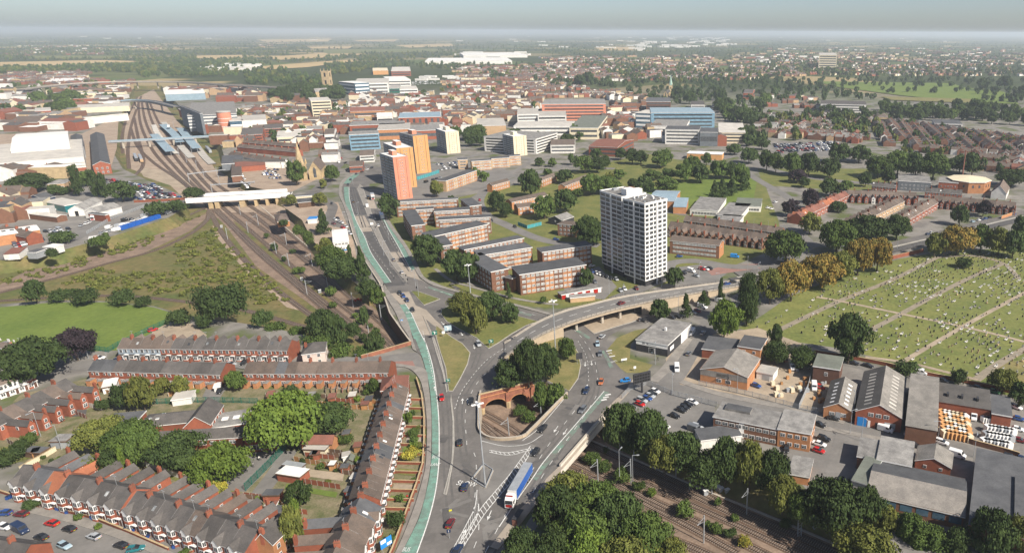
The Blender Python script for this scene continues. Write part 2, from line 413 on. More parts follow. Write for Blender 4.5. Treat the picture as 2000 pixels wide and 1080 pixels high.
sheet('industrial_yard', [(1300, 700), (1340, 660), (1480, 640), (1620, 690), (1660, 720), (1640, 810), (1530, 795), (1420, 770), (1310, 750)], 'dirt')
sheet('car_park', [(1190, 790), (1225, 755), (1300, 755), (1395, 785), (1400, 850), (1375, 890), (1290, 850)], 'asphalt_old')
sheet('car_park', [(1480, 800), (1640, 840), (1690, 850), (1650, 940), (1580, 960), (1520, 900)], 'asphalt_old')
sheet('industrial_ground', [(1640, 700), (1760, 725), (2080, 800), (2120, 1100), (1760, 1110), (1640, 960), (1690, 850), (1640, 830)], 'yard')
sheet('rough_ground', [(1930, 715), (2060, 690), (2080, 780), (2000, 775), (1930, 735)], 'grass_dry')
sheet('car_park', [(1090, 545), (1170, 520), (1205, 560), (1180, 585), (1110, 578)], 'asphalt_old')
sheet('car_park', [(1300, 525), (1400, 512), (1430, 525), (1400, 550), (1320, 556)], 'asphalt_old')
sheet('trade_yard', [(-60, 395), (160, 365), (300, 380), (362, 400), (330, 420), (230, 452), (110, 488), (0, 503), (-120, 515)], 'yard')
sheet('car_park', [(200, 345), (310, 368), (365, 392), (260, 395), (215, 385)], 'asphalt_old')
sheet('car_park', [(452, 335), (570, 320), (630, 345), (560, 380), (490, 365)], 'ballast_pale')
sheet('car_park', [(548, 400), (660, 395), (690, 470), (700, 520), (655, 510), (610, 470), (590, 430)], 'ballast_pale')
sheet('tower_forecourt', [(820, 320), (960, 315), (1010, 345), (930, 370), (870, 385), (790, 390)], 'asphalt_old')
sheet('siding_yard', [(-60, 262), (160, 262), (232, 226), (228, 290), (216, 330), (165, 334), (-60, 305)], 'ballast_pale')
sheet('car_park', [(1505, 280), (1640, 275), (1650, 300), (1590, 308), (1515, 300)], 'asphalt_old')
# ------------------------------------------------------------------ trackside and tracks in the cutting
sheet('track_bed', [(60, 525), (170, 500), (300, 460), (408, 415), (560, 415), (640, 520), (740, 610), (770, 650), (790, 690), (740, 700), (690, 660), (600, 590), (500, 520), (440, 440), (415, 418), (370, 452), (270, 500), (170, 525), (0, 570), (-150, 600), (-150, 590), (0, 556)], 'ballast', RZ)
sheet('track_bed', [(418, 415), (370, 398), (330, 360), (255, 330), (240, 290), (245, 240), (270, 190), (300, 175), (345, 235), (392, 290), (420, 330), (470, 360), (555, 402), (560, 416)], 'ballast_pale', RZ)
sheet('track_bed', [(415, 440), (470, 500), (560, 580), (600, 610), (560, 600), (480, 530), (420, 460)], 'ballast_pale', RZ)
sheet('weed_strip', [(455, 430), (530, 480), (600, 540), (650, 590), (640, 592), (560, 530), (480, 470)], 'scrub_ground', RZ)
sheet('trackside_dirt', [(270, 325), (330, 335), (365, 350), (380, 372), (340, 365), (280, 345)], 'dirt', RZ)
def track(px, n=8):
 """one railway track: sleepers and two rails on the bed"""
 c = cr(wpts(px, RZ), n); L = along(c); z = zstep()
 mb = MB(); strip(mb, offs(c, 1.75), offs(c, -1.75), 'track_brown', z)
 s = 0.0
 while s < L[-1]:
  p, d = at(c, L, s); near = p.y < 420; step = .7 if near else (1.6 if p.y < 700 else 4)
  if p.y < 760:
   nrm = Vector((-d.y, d.x, 0)); w_ = .14 if near else .3
   q = [p + nrm * 1.3 + d * w_, p - nrm * 1.3 + d * w_, p - nrm * 1.3 - d * w_, p + nrm * 1.3 - d * w_]
   q = [v + Vector((0, 0, z + .06)) for v in q]
   if (q[1] - q[0]).cross(q[2] - q[0]).z < 0: q.reverse()
   mb.face(q, 'sleeper')
  s += step
 for k in (-.72, .72):
  strip(mb, offs(c, k + .13), offs(c, k - .13), 'rail_steel', z + .2)
  strip(mb, offs(c, k + .09), offs(c, k + .09 - .001), 'rail_steel', z + .2, .17)
  strip(mb, offs(c, k - .09), offs(c, k - .09 - .001), 'rail_steel', z + .2, .17)
 return struct(mb.build('railway_track'))
BR = [[(905, 800), (960, 838), (1010, 868), (1125, 905), (1290, 985), (1420, 1045), (1560, 1115)],
      [(915, 790), (985, 828), (1040, 862), (1140, 895), (1310, 968), (1450, 1030), (1620, 1110)],
      [(1000, 1010), (1180, 1010), (1330, 1060), (1440, 1110)],
      [(925, 812), (962, 848), (1000, 880), (1110, 915), (1200, 955), (1330, 1020), (1440, 1080)], [(1010, 762), (1060, 800), (1100, 826)],
      [(985, 765), (1040, 795), (1090, 830), (1165, 872), (1300, 930), (1450, 1000), (1600, 1065), (1700, 1110)],
      [(1210, 910), (1290, 940), (1390, 985), (1520, 1045), (1660, 1110)]]
for b in BR: track(b)
AR = [[(800, 690), (755, 640), (690, 585), (600, 512), (500, 438), (455, 405), (415, 372), (380, 335), (345, 290), (310, 240), (290, 195)],
      [(790, 700), (735, 648), (660, 590), (570, 520), (480, 443), (440, 410), (402, 375), (365, 335), (330, 290), (298, 240), (284, 195)],
      [(772, 700), (705, 648), (620, 580), (530, 508), (455, 440), (425, 410), (388, 372), (350, 335), (312, 290), (285, 240), (276, 195)],
      [(740, 690), (665, 630), (580, 558), (500, 490), (440, 430), (412, 404), (372, 368), (330, 330), (296, 290), (274, 240), (270, 195)],
      [(742, 600), (700, 562), (620, 498), (545, 440), (490, 404), (440, 372), (405, 345), (378, 310), (345, 262)],
      [(700, 590), (630, 530), (560, 472), (490, 415)],
      [(620, 625), (540, 565), (470, 500), (430, 450), (412, 415), (400, 395), (350, 352), (300, 318), (268, 285), (255, 250)],
      [(600, 640), (460, 602), (350, 588), (270, 580), (180, 578), (60, 584), (-120, 596)],
      [(408, 412), (404, 430), (370, 458), (300, 490), (220, 512), (120, 540), (0, 572), (-150, 610)],
      [(405, 405), (370, 420), (300, 449), (225, 476), (120, 505), (0, 527), (-150, 552)],
      [(240, 300), (238, 270), (248, 230), (268, 190)], [(252, 330), (250, 290), (258, 240), (276, 188)],
      [(262, 345), (280, 318), (270, 270), (262, 230)]]
for b in AR: track(b)
ribbon('station_platform', [(415, 322), (398, 305), (380, 280), (362, 255)], 7, 'roof_pale', RZ, .9, 4, .9)
ribbon('station_platform', [(375, 310), (352, 285), (336, 262), (320, 240)], 7, 'roof_pale', RZ, .9, 4, .9)
ribbon('station_platform', [(345, 302), (325, 285), (308, 262), (300, 245)], 6, 'roof_pale', RZ, .9, 4, .9)
ribbon('cable_trough', [(1150, 858), (1240, 898), (1330, 938), (1420, 975), (1530, 1020), (1660, 1075)], .7, 'concrete', RZ, .25, 4, .25)
ribbon('cable_trough', [(505, 400), (570, 455), (640, 515), (700, 560)], .7, 'concrete', RZ, .25, 4, .25)
# ------------------------------------------------------------------ main junction
R1L = [(770, 1110), (785, 1080), (802, 1048), (820, 1010), (834, 960), (842, 911), (844, 865), (844, 816), (840, 763), (832, 721), (828, 700), (816, 689), (810, 674), (799, 630), (783, 596), (762, 574), (751, 552), (729, 522), (710, 493), (699, 463), (688, 428), (684, 407), (673, 393), (668, 370), (671, 359), (681, 348), (696, 339), (710, 335), (729, 328)]
R1R = [(800, 1110), (830, 1060), (855, 1010), (869, 953), (878, 911), (883, 869), (885, 823), (881, 784), (874, 746), (862, 700), (847, 667), (825, 626), (799, 572), (795, 559), (762, 518), (740, 478), (725, 444), (710, 404), (695, 370), (699, 359), (714, 344), (733, 337)]
RBL = [(795, 537), (762, 493), (745, 459), (734, 437), (729, 418), (708, 367), (710, 356), (722, 346), (740, 340)]
RBR = [(821, 548), (807, 518), (788, 481), (768, 455), (751, 430), (742, 415), (734, 396), (720, 374), (722, 360), (745, 346)]
OUT = [(840, 557), (870, 567), (899, 574), (940, 585), (1000, 598), (1050, 612), (1090, 622), (1140, 637), (1190, 622), (1290, 600), (1300, 606), (1270, 627), (1225, 637), (1190, 657), (1180, 672), (1190, 695), (1207, 715), (1222, 732), (1236, 742), (1221, 763), (1178, 806), (1094, 911), (1070, 932), (1052, 960), (1006, 1006), (957, 1070), (930, 1110)]
HOLE = [(939, 767), (935, 790), (935, 820), (936, 841), (950, 855), (978, 860), (1020, 855), (1038, 841), (1059, 820), (1087, 791), (1108, 770), (1066, 746), (1041, 751)]
def holed(name, outer, hole, m, z):
 V = []; E_ = []
 for ring in (outer, hole):
  k = len(V); n = len(ring); V += [P(*q).to_2d() for q in ring]; E_ += [(k + i, k + (i + 1) % n) for i in range(n)]
 vo, eo, fo, *_ = geometry.delaunay_2d_cdt(V, E_, [], 1, 1e-4)
 O = [P(*q) for q in outer]; Hh = [P(*q) for q in hole]; mb = MB()
 for t in fo:
  c = sum((vo[i] for i in t), Vector((0, 0))) / 3
  if inpoly(c.x, c.y, Hh) or not inpoly(c.x, c.y, O): continue
  p = [Vector((vo[i].x, vo[i].y, z)) for i in t]
  if (p[1] - p[0]).cross(p[2] - p[0]).z < 0: p.reverse()
  mb.face(p, m)
 return struct(mb.build(name))
JZ = .2
holed('junction_road', R1L + [(750, 326), (752, 345)] + RBR[::-1][1:] + OUT, HOLE, 'asphalt', JZ)
_jz = [JZ + .004]
def jz():
 _jz[0] += .001; return _jz[0]
def island(px, m, name='traffic_island', h=.16):
 _jz[0] += .001
 c = sheet(name, px, 'kerb', dz=JZ + h + _jz[0] * .1, rim='kerb')
 pts = [P(*q) for q in px]; cx = sum(pts, Vector()) / len(pts); mb = MB()
 n = len(pts); ar = sum(pts[i].x * pts[(i + 1) % n].y - pts[(i + 1) % n].x * pts[i].y for i in range(n)); sg = 1 if ar > 0 else -1
 inn = [p + (q - p) for p, q in zip(pts, pts)]
 res = []
 for i in range(n):
  a, b, d = pts[i - 1], pts[i], pts[(i + 1) % n]; t1 = (b - a).normalized(); t2 = (d - b).normalized()
  nn = Vector((-(t1.y + t2.y), t1.x + t2.x, 0)) * sg
  if nn.length > 1e-3: nn.normalize()
  res.append(b + nn * .28)
 mb.flat([(p.x, p.y) for p in res], JZ + h + _jz[0] * .1 + .012, m)
 struct(mb.build('island_grass' if 'grass' in m else 'island_paving'))
def jsheet(name, px, m): return sheet(name, px, m, dz=jz())
def jband(name, A, B, m):
 """a band between two pixel polylines with the same number of points"""
 mb = MB(); strip(mb, cr(wpts(A), 5), cr(wpts(B), 5), m, jz()); return struct(mb.build(name))
def mid(A, B, t): return [(a[0] + (b[0] - a[0]) * t, a[1] + (b[1] - a[1]) * t) for a, b in zip(A, B)]
def resamp(px, n):
 L = [0]
 for a, b in zip(px, px[1:]): L.append(L[-1] + math.hypot(b[0] - a[0], b[1] - a[1]))
 out = []
 for k in range(n):
  s = L[-1] * k / (n - 1); i = 0
  while i < len(L) - 2 and L[i + 1] < s: i += 1
  t = (s - L[i]) / max(1e-6, L[i + 1] - L[i]); a, b = px[i], px[i + 1]; out.append((a[0] + (b[0] - a[0]) * t, a[1] + (b[1] - a[1]) * t))
 return out
jsheet('concrete_surfacing', [(762, 574), (799, 570), (812, 597), (830, 620), (846, 655), (824, 655), (808, 620), (783, 596)], 'pale_surfacing')
jsheet('concrete_surfacing', [(684, 424), (712, 422), (728, 452), (696, 455)], 'pale_surfacing')
jsheet('concrete_surfacing', [(757, 494), (790, 492), (821, 548), (795, 540)], 'pale_surfacing')
jsheet('concrete_surfacing', [(709, 392), (730, 390), (736, 408), (719, 408)], 'pale_surfacing')
jsheet('concrete_surfacing', [(812, 597), (833, 606), (850, 625), (872, 645), (880, 652), (872, 652), (845, 635), (825, 618)], 'pale_surfacing')
jsheet('new_asphalt', [(696, 455), (728, 453), (745, 480), (764, 520), (792, 558), (755, 560), (730, 524), (712, 492)], 'asphalt_new')
jsheet('new_asphalt', [(672, 366), (694, 366), (710, 404), (720, 420), (684, 420), (672, 392)], 'asphalt_new')
jsheet('new_asphalt', [(731, 410), (744, 412), (790, 490), (757, 492), (745, 459), (735, 437)], 'asphalt_new')
jsheet('worn_asphalt', [(940, 860), (1000, 868), (1040, 868), (1060, 880), (1040, 905), (1000, 950), (965, 975), (945, 1000), (935, 960), (942, 905)], 'asphalt_old')
for px in ([(868, 1080), (880, 1000), (872, 900), (871, 820), (862, 750), (845, 690)][1:], [(893, 1095), (915, 1030), (922, 960), (905, 880), (898, 800), (918, 750), (965, 695)], [(920, 1095), (945, 1020), (925, 900)][:0], [(970, 1085), (1000, 1030), (1045, 950), (1088, 885), (1140, 810), (1166, 760), (1158, 710), (1135, 665)], [(950, 1050), (1000, 985), (1050, 905), (1100, 840), (1145, 770), (1150, 720), (1130, 680)], [(708, 460), (735, 500), (770, 545)], [(690, 370), (700, 410), (712, 445)], [(742, 430), (768, 478), (802, 530)], [(880, 640), (915, 662), (935, 685), (925, 720)], [(1130, 650), (1190, 645), (1250, 625)]):
 if not px: continue
 c = cr(wpts(px), 5)
 for o in (-.85, .85):
  mb = MB(); strip(mb, offs(c, o + .34), offs(c, o - .34), 'tyre_wear', jz()); struct(mb.build('tyre_track'))
rp = random.Random(4)
for k in range(60):
 x, y = rp.choice(((870, 850), (878, 990), (905, 930), (960, 1030), (1060, 900), (1120, 800), (1150, 720), (910, 780), (720, 470), (760, 530), (880, 575), (950, 590), (900, 660), (1000, 960))); x += rp.uniform(-14, 14); y += rp.uniform(-22, 22); g = P(x, y); a = rp.uniform(0, 3); l, w2 = rp.uniform(1, 4.5), rp.uniform(.5, 1.1); d = Vector((math.cos(a), math.sin(a), 0)); n = Vector((-d.y, d.x, 0)); mb = MB(); z = jz()
 mb.face([g + d * l + n * w2 + Vector((0, 0, z)), g - d * l + n * w2 + Vector((0, 0, z)), g - d * l - n * w2 + Vector((0, 0, z)), g + d * l - n * w2 + Vector((0, 0, z))], rp.choice(('asphalt_new', 'asphalt_old', 'tyre_wear'))); struct(mb.build('road_patch'))
GL_IN = [(803, 1110), (815, 1080), (836, 1020), (850, 965), (857, 911), (858, 865), (857, 816), (852, 763), (846, 721), (838, 690), (828, 660)]
jband('bus_lane', resamp([(772, 1110)] + R1L[1:12] + [(812, 664)], 14), resamp(GL_IN, 14), 'green_lane')
jband('bus_lane', [(779, 597), (787, 612), (797, 633), (808, 662)], [(792, 595), (803, 612), (818, 645), (832, 672)], 'green_lane')
jband('bus_lane', [(672, 366), (674, 393), (687, 430), (699, 463), (710, 493), (729, 522), (751, 554)], [(682, 366), (683, 390), (695, 430), (712, 463), (724, 493), (743, 522), (764, 552)], 'green_lane')
jband('bus_lane', [(671, 359), (681, 348), (696, 339)], [(682, 360), (690, 351), (702, 342)], 'green_lane')
jband('bus_lane', [(744, 424), (758, 447), (778, 482), (794, 512), (803, 528)], [(748, 424), (766, 452), (787, 481), (802, 508), (812, 527)], 'green_lane')
jband('bus_lane', [(838, 560), (872, 572), (902, 581), (945, 592), (1000, 605), (1040, 615)], [(835, 563), (868, 575), (898, 584), (942, 595), (997, 609), (1036, 619)], 'green_worn')
jband('bus_lane', [(1121, 640), (1138, 650), (1154, 660)], [(1118, 643), (1133, 653), (1150, 664)], 'green_worn')
jband('bus_lane', [(1175, 686), (1183, 703), (1191, 720)], [(1180, 686), (1190, 703), (1200, 719)], 'green_worn')
jband('bus_lane', [(1180, 765), (1140, 812), (1100, 858), (1062, 903), (1040, 935)], [(1190, 767), (1150, 814), (1110, 862), (1071, 908), (1048, 940)], 'green_worn')
island([(865, 628 - 10), (850, 655), (860, 690), (870, 720), (876, 765), (885, 765), (900, 740), (914, 712), (919, 690), (904, 672), (884, 660), (852, 637)][1:], 'grass_dry')
island([(881, 768), (887, 820), (888, 869), (884, 911), (876, 953), (872, 968), (866, 966), (874, 935), (882, 900), (884, 869), (884, 823), (880, 785)], 'pavement')
island([(862, 606), (861, 615), (872, 629), (900, 646), (930, 661), (954, 682), (975, 670), (1000, 653), (1030, 636), (1052, 629), (1000, 615), (930, 602), (885, 594)], 'grass')
island([(803, 570), (817, 570), (840, 578), (860, 585), (828, 597)], 'grass')
island([(1000, 672), (1040, 668), (1095, 657), (1116, 668), (1130, 690), (1135, 715), (1130, 740), (1112, 765), (1066, 744), (1040, 748), (975, 748), (985, 725)], 'grass_dry')
island([(1140, 637), (1160, 653), (1195, 642), (1235, 630), (1265, 618), (1225, 612), (1185, 618)], 'dirt')
island([(795, 553), (787, 545), (762, 512), (742, 478), (726, 444), (711, 404), (698, 370), (703, 360), (709, 367), (722, 404), (730, 430), (737, 442), (747, 465), (766, 500), (795, 541)], 'pavement')
island([(826, 618), (848, 660), (858, 688), (868, 730), (874, 765), (872, 767), (864, 728), (852, 690), (844, 662)], 'pavement')
def pavement(A, B, h=.3, m='pavement'):
 n = 16; a = cr(wpts(resamp(A, n)), 3); b = cr(wpts(resamp(B, n)), 3); mb = MB()
 strip(mb, a, b, m, h + jz() - JZ, h); struct(mb.build('pavement'))
pavement([(758, 1110), (770, 1085), (786, 1052), (803, 1010), (820, 960), (832, 911), (834, 865), (834, 816), (828, 770), (818, 737), (806, 722), (770, 716)], [(770, 1110)] + [(a - 1, b) for a, b in R1L[1:10]] + [(822, 718), (772, 711)])
pavement([(806, 683), (797, 655), (785, 640), (776, 618), (766, 600), (752, 578), (741, 556), (719, 524), (701, 494), (690, 464), (680, 430), (676, 408), (665, 394), (660, 370), (664, 356), (690, 340)], [(a - 1, b) for a, b in R1L[11:-1]])
pavement([(757, 428), (774, 452), (796, 481), (815, 516), (830, 545), (870, 562), (900, 569), (940, 580), (1000, 593), (1050, 606), (1085, 616)], [(744, 415), (751, 430), (768, 455), (788, 481), (807, 518), (822, 548), (840, 556), (870, 566), (940, 584), (1000, 597), (1090, 621)])
pavement([(972, 1075), (1020, 1020), (1062, 965), (1080, 935), (1100, 915), (1140, 868), (1183, 814), (1226, 769), (1242, 748)], [(a, b) for a, b in OUT[::-1][1:9]], .3, 'pale_surfacing')
sheet('footpath', [(985, 1110), (1000, 1075), (1030, 1020), (1066, 968), (1085, 945), (1095, 975), (1060, 1010), (1030, 1060), (1015, 1110)], 'yard', dz=.1)
jsheet('side_street', [(830, 724), (816, 690), (800, 690), (740, 697), (640, 700), (600, 703), (560, 706), (470, 708), (440, 705), (436, 716), (478, 722), (600, 728), (690, 727), (760, 715), (800, 719)], 'asphalt_old')
jsheet('red_surfacing', [(768, 707), (806, 706), (812, 718), (770, 716)], 'red_surface')
ribbon('back_street', [(440, 712), (300, 710), (180, 712), (110, 720), (60, 745), (20, 765)], 9, 'asphalt_old')
ribbon('side_street', [(-40, 1012), (60, 1020), (150, 1045), (230, 1075), (300, 1110)], 15, 'asphalt_old')
ribbon('pavement', [(0, 985), (60, 995), (150, 1017), (250, 1050), (340, 1090)], 2.4, 'pavement', thick=.14, dz=.2)
ribbon('back_lane', [(445, 716), (440, 745), (420, 770), (410, 790)], 5, 'asphalt_old')
ribbon('back_lane', [(565, 880), (540, 920), (510, 960), (490, 985)], 5, 'asphalt_old')
ribbon('side_street', [(1228, 752), (1290, 757), (1380, 772), (1470, 790), (1560, 808), (1680, 838), (1790, 858), (1900, 885), (2080, 925)], 9, 'asphalt_old')
ribbon('side_street', [(1300, 755), (1322, 728), (1345, 690), (1375, 650), (1395, 620), (1420, 600), (1460, 572)], 8.5, 'asphalt_old')
ribbon('pavement', [(1275, 745), (1305, 715), (1330, 680), (1355, 648)], 4, 'pavement', thick=.14, dz=.17)
ribbon('pavement', [(1330, 745), (1400, 768), (1480, 785), (1560, 800), (1650, 825)], 3, 'pavement', thick=.14, dz=.17)
ribbon('pavement', [(1570, 828), (1680, 850), (1790, 872), (1900, 900)], 2.5, 'pavement', thick=.14, dz=.17)
ribbon('back_street', [(1630, 702), (1700, 718), (1800, 745), (1900, 770), (2080, 812)], 7, 'asphalt_old')
ribbon('side_street', [(1660, 850), (1650, 890), (1640, 930)], 9, 'asphalt_old')
ribbon('dual_carriageway', [(1430, 548), (1500, 538), (1580, 522), (1660, 505), (1740, 488), (1830, 467), (1920, 445), (2060, 412)], 9, 'asphalt_new', .35)
ribbon('dual_carriageway', [(1440, 536), (1500, 528), (1580, 512), (1660, 497), (1740, 479), (1830, 458), (1920, 436), (2060, 403)], 9, 'asphalt', .35)
ribbon('central_reservation', [(1440, 542), (1500, 533), (1580, 517), (1660, 501), (1740, 483.5), (1830, 462.5), (1920, 440.5), (2060, 407.5)], 2, 'kerb', .5)
sheet('red_surfacing', [(1380, 528), (1420, 518), (1490, 515), (1500, 522), (1430, 532), (1390, 538)], 'red_surface')
ribbon('side_street', [(1200, 585), (1260, 560), (1300, 540), (1310, 515), (1360, 510), (1420, 520), (1480, 522)], 8, 'asphalt_old')
ribbon('side_street', [(1480, 522), (1540, 505), (1580, 480), (1560, 455), (1530, 440)], 7, 'asphalt_old')
for px, wd in (([(945, 372), (935, 395), (950, 420), (990, 440), (1040, 462), (1090, 475), (1140, 478), (1170, 480)], 8), ([(1000, 352), (965, 365), (930, 385), (905, 400)], 7),
               ([(1100, 325), (1040, 340), (1000, 352)], 8), ([(900, 310), (960, 300), (1040, 312), (1100, 325), (1200, 330)], 9), ([(1040, 312), (1010, 332), (960, 345)], 6),
               ([(1190, 440), (1240, 425), (1300, 415), (1340, 420)], 6), ([(1440, 300), (1500, 330), (1620, 352), (1760, 360), (1900, 352), (2040, 375)], 12),
               ([(1330, 300), (1400, 310), (1440, 300), (1470, 270), (1490, 245), (1500, 225)], 10), ([(1440, 318), (1470, 345), (1530, 380), (1560, 400)], 8)):
 ribbon('estate_road', px, wd, 'asphalt_old')
ribbon('town_street', [(645, 322), (655, 300), (652, 270), (660, 240), (670, 215), (690, 190)], 12, 'asphalt_old')
ribbon('ring_road', [(745, 332), (700, 322), (668, 318), (648, 335), (630, 362), (612, 376), (600, 385)], 11, 'asphalt')
ribbon('ring_road', [(612, 378), (640, 395), (650, 405), (644, 430), (668, 442), (688, 440)], 7, 'asphalt')
ribbon('bridge_approach', [(140, 470), (180, 440), (230, 412), (280, 400), (362, 392)], 9, 'asphalt_old')
ribbon('bridge_approach', [(0, 548 - 40), (80, 480), (140, 465), (170, 445)], 8, 'asphalt_old')
ribbon('school_street', [(1800, 260), (1790, 200)], 9, 'asphalt_old')
ribbon('footpath', [(850, 525), (880, 548), (920, 560), (1000, 582), (1060, 592), (1090, 595)], 2, 'pavement', dz=.15)
ribbon('footpath', [(900, 548), (940, 560), (965, 548)], 2, 'pavement', dz=.16)
for px, wd in (([(1500, 655), (1640, 588), (1740, 548), (1830, 503), (1860, 490)], 3.2), ([(1690, 650), (1760, 613), (1830, 575), (1900, 540), (1960, 515)], 3), ([(1764, 706), (1860, 650), (1940, 605), (2080, 530)], 2.4),
               ([(1906, 742), (1960, 705), (2080, 640)], 3.5), ([(1595, 580), (1640, 588), (1760, 613), (1880, 638), (1980, 662), (2080, 690)], 2.2), ([(1690, 697), (1770, 708), (1850, 727), (1910, 742)], 2),
               ([(1830, 503), (1900, 500), (1960, 515), (1990, 545)], 3)):
 ribbon('cemetery_path', px, wd, 'gravel_path' if wd > 2.4 else 'dirt', dz=zstep())
# ------------------------------------------------------------------ painted markings
MK = MB()
def solid(px, wd=.16, z=None, zz=None):
 c = cr(wpts(px) if zz is None else px, 5); strip(MK, offs(c, wd / 2), offs(c, -wd / 2), 'marking', zz if zz is not None else JZ + .12)
def dashes(px, on=2.5, off=4.5, wd=.17, z=.0):
 c = cr(wpts(px), 5); L = along(c); s = 0
 while s < L[-1] - on:
  a, d = at(c, L, s); b, _ = at(c, L, s + on); n = Vector((-d.y, d.x, 0)) * wd / 2; u = Vector((0, 0, JZ + .12 + z))
  MK.face([a + n + u, a - n + u, b - n + u, b + n + u], 'marking'); s += on + off
solid(GL_IN, .3); solid([(792, 595), (803, 612), (818, 645), (832, 672)], .3)
solid([(682, 366), (683, 390), (695, 430), (712, 463), (724, 493), (743, 522), (764, 552)], .3)
solid([(748, 424), (758, 447), (778, 482), (794, 512), (803, 528)], .3); solid([(1180, 765), (1140, 812), (1100, 858), (1062, 903), (1040, 935), (1005, 985), (975, 1030)], .3)
dashes([(826, 648), (838, 700), (856, 790)], 1.2, 1.2, .2); dashes([(884, 1110), (912, 1050), (925, 1000), (930, 900), (914, 870)])
dashes([(908, 1110), (932, 1055), (936, 1020)]); dashes([(912, 870), (910, 800), (935, 745), (985, 700)])
dashes([(888, 800), (905, 760), (950, 705), (1000, 672)], 1.3, 1.3, .2)
dashes([(985, 1060), (1020, 1000), (1060, 930), (1100, 870), (1150, 800), (1172, 760)]); dashes([(948, 1080), (985, 1010), (1030, 935), (1075, 865), (1125, 800)])
dashes([(1168, 745), (1160, 700), (1140, 665), (1118, 642)]); dashes([(1150, 745), (1146, 700), (1128, 665)], 1.3, 2)
dashes([(720, 430), (735, 470), (758, 500), (786, 535)], 2, 5); dashes([(740, 420), (752, 445), (775, 485), (798, 525)], 2, 5)
dashes([(679, 366), (698, 420), (712, 460), (736, 500), (775, 548)], 2, 5); dashes([(830, 562), (900, 582), (1000, 606), (1060, 620)], 2, 4)
solid([(940, 862), (985, 872), (1030, 868), (1060, 850)], .2); solid([(1105, 776), (1075, 812), (1050, 840), (1020, 862)], .2)
def hatch(A, B, n):
 a = cr(wpts(resamp(A, 8)), 6); b = cr(wpts(resamp(B, 8)), 6); La, Lb = along(a), along(b)
 for k in range(n):
  t = (k + .5) / n; p, d = at(a, La, La[-1] * t); q, _ = at(b, Lb, Lb[-1] * min(1, t + .02)); u = Vector((0, 0, JZ + .121)); w_ = d * .14
  MK.face([p + w_ + u, p - w_ + u, q - w_ + u, q + w_ + u], 'marking')
 solid(A, .22); solid(B, .22)
hatch([(932, 958), (928, 990), (914, 1020), (895, 1055), (878, 1085)], [(935, 985), (934, 1003), (922, 1030), (902, 1062), (882, 1100)], 15)
hatch([(1036, 872), (1000, 922), (968, 960), (938, 996), (905, 1050), (885, 1082)], [(1042, 876), (1008, 930), (975, 970), (946, 1006), (912, 1058), (893, 1090)], 30)
hatch([(956, 880), (990, 885), (1030, 878)], [(956, 884), (995, 890), (1036, 880)], 9)
def txt(s, x, y, x2, y2, h, along_d):
 """painted road lettering, read along pixel direction"""
 c = bpy.data.curves.new('t', 'FONT'); c.body = s; c.size = 1; c.align_x = 'CENTER'; o = bpy.data.objects.new('t', c); COL.objects.link(o)
 dg = bpy.context.evaluated_depsgraph_get(); me = bpy.data.meshes.new_from_object(o.evaluated_get(dg)); bpy.data.objects.remove(o)
 p = P(x, y); q = P(x2, y2); d = (q - p).normalized(); n = Vector((-d.y, d.x, 0))
 for f in me.polygons:
  MK.face([p + d * (me.vertices[i].co.x * h) + n * (me.vertices[i].co.y * along_d) + Vector((0, 0, JZ + .122)) for i in f.vertices], 'marking')
txt('SLOW', 909, 950, 935, 953, 2.2, 3.2)
for yy, s in ((896, 'BUS'), (911, 'LANE')): txt(s, 849, yy, 862, yy, 1.15, 2.2)
for x, y, s in ((797, 612, 'BUS'), (801, 623, 'LANE')): txt(s, x, y, x + 14, y - 2, 1.1, 2.0)
txt('BUS', 792, 1078, 806, 1078, 1.2, 2.2)
txt('BUS', 1190, 690, 1176, 693, 1.1, 1.9); txt('LANE', 1197, 706, 1183, 710, 1.1, 1.9)
def arrow(x, y, x2, y2, l=4.2, kind='s'):
 p = P(x, y); d = (P(x2, y2) - p).normalized(); n = Vector((-d.y, d.x, 0)); u = Vector((0, 0, JZ + .1215))
 A = lambda a, b: p + d * a * l + n * b + u
 MK.face([A(0, .12), A(0, -.12), A(.65, -.12), A(.65, .12)], 'marking'); MK.face([A(.6, .55), A(.6, -.55), A(1, 0)], 'marking')
 if kind == 'l': MK.face([A(.4, .12), A(.25, .12), A(.35, .75), A(.5, .75)], 'marking')
for a in ((900, 1055, 915, 1025), (876, 1040, 886, 1010), (903, 790, 904, 770), (913, 790, 913, 772), (960, 998, 955, 1010), (1090, 833, 1084, 842), (1108, 838, 1102, 847), (862, 630, 872, 640), (900, 650, 906, 660), (925, 675, 928, 685), (1140, 762, 1150, 750), (1143, 708, 1143, 720), (1155, 706, 1156, 718), (850, 765, 848, 745)):
 arrow(*a)
for x, y in ((1188, 772), (1184, 777), (1180, 782), (1190, 686), (1196, 697)): solid([(x - 6, y + 1), (x + 5, y - 1)], .9)
struct(MK.build('road_markings'))
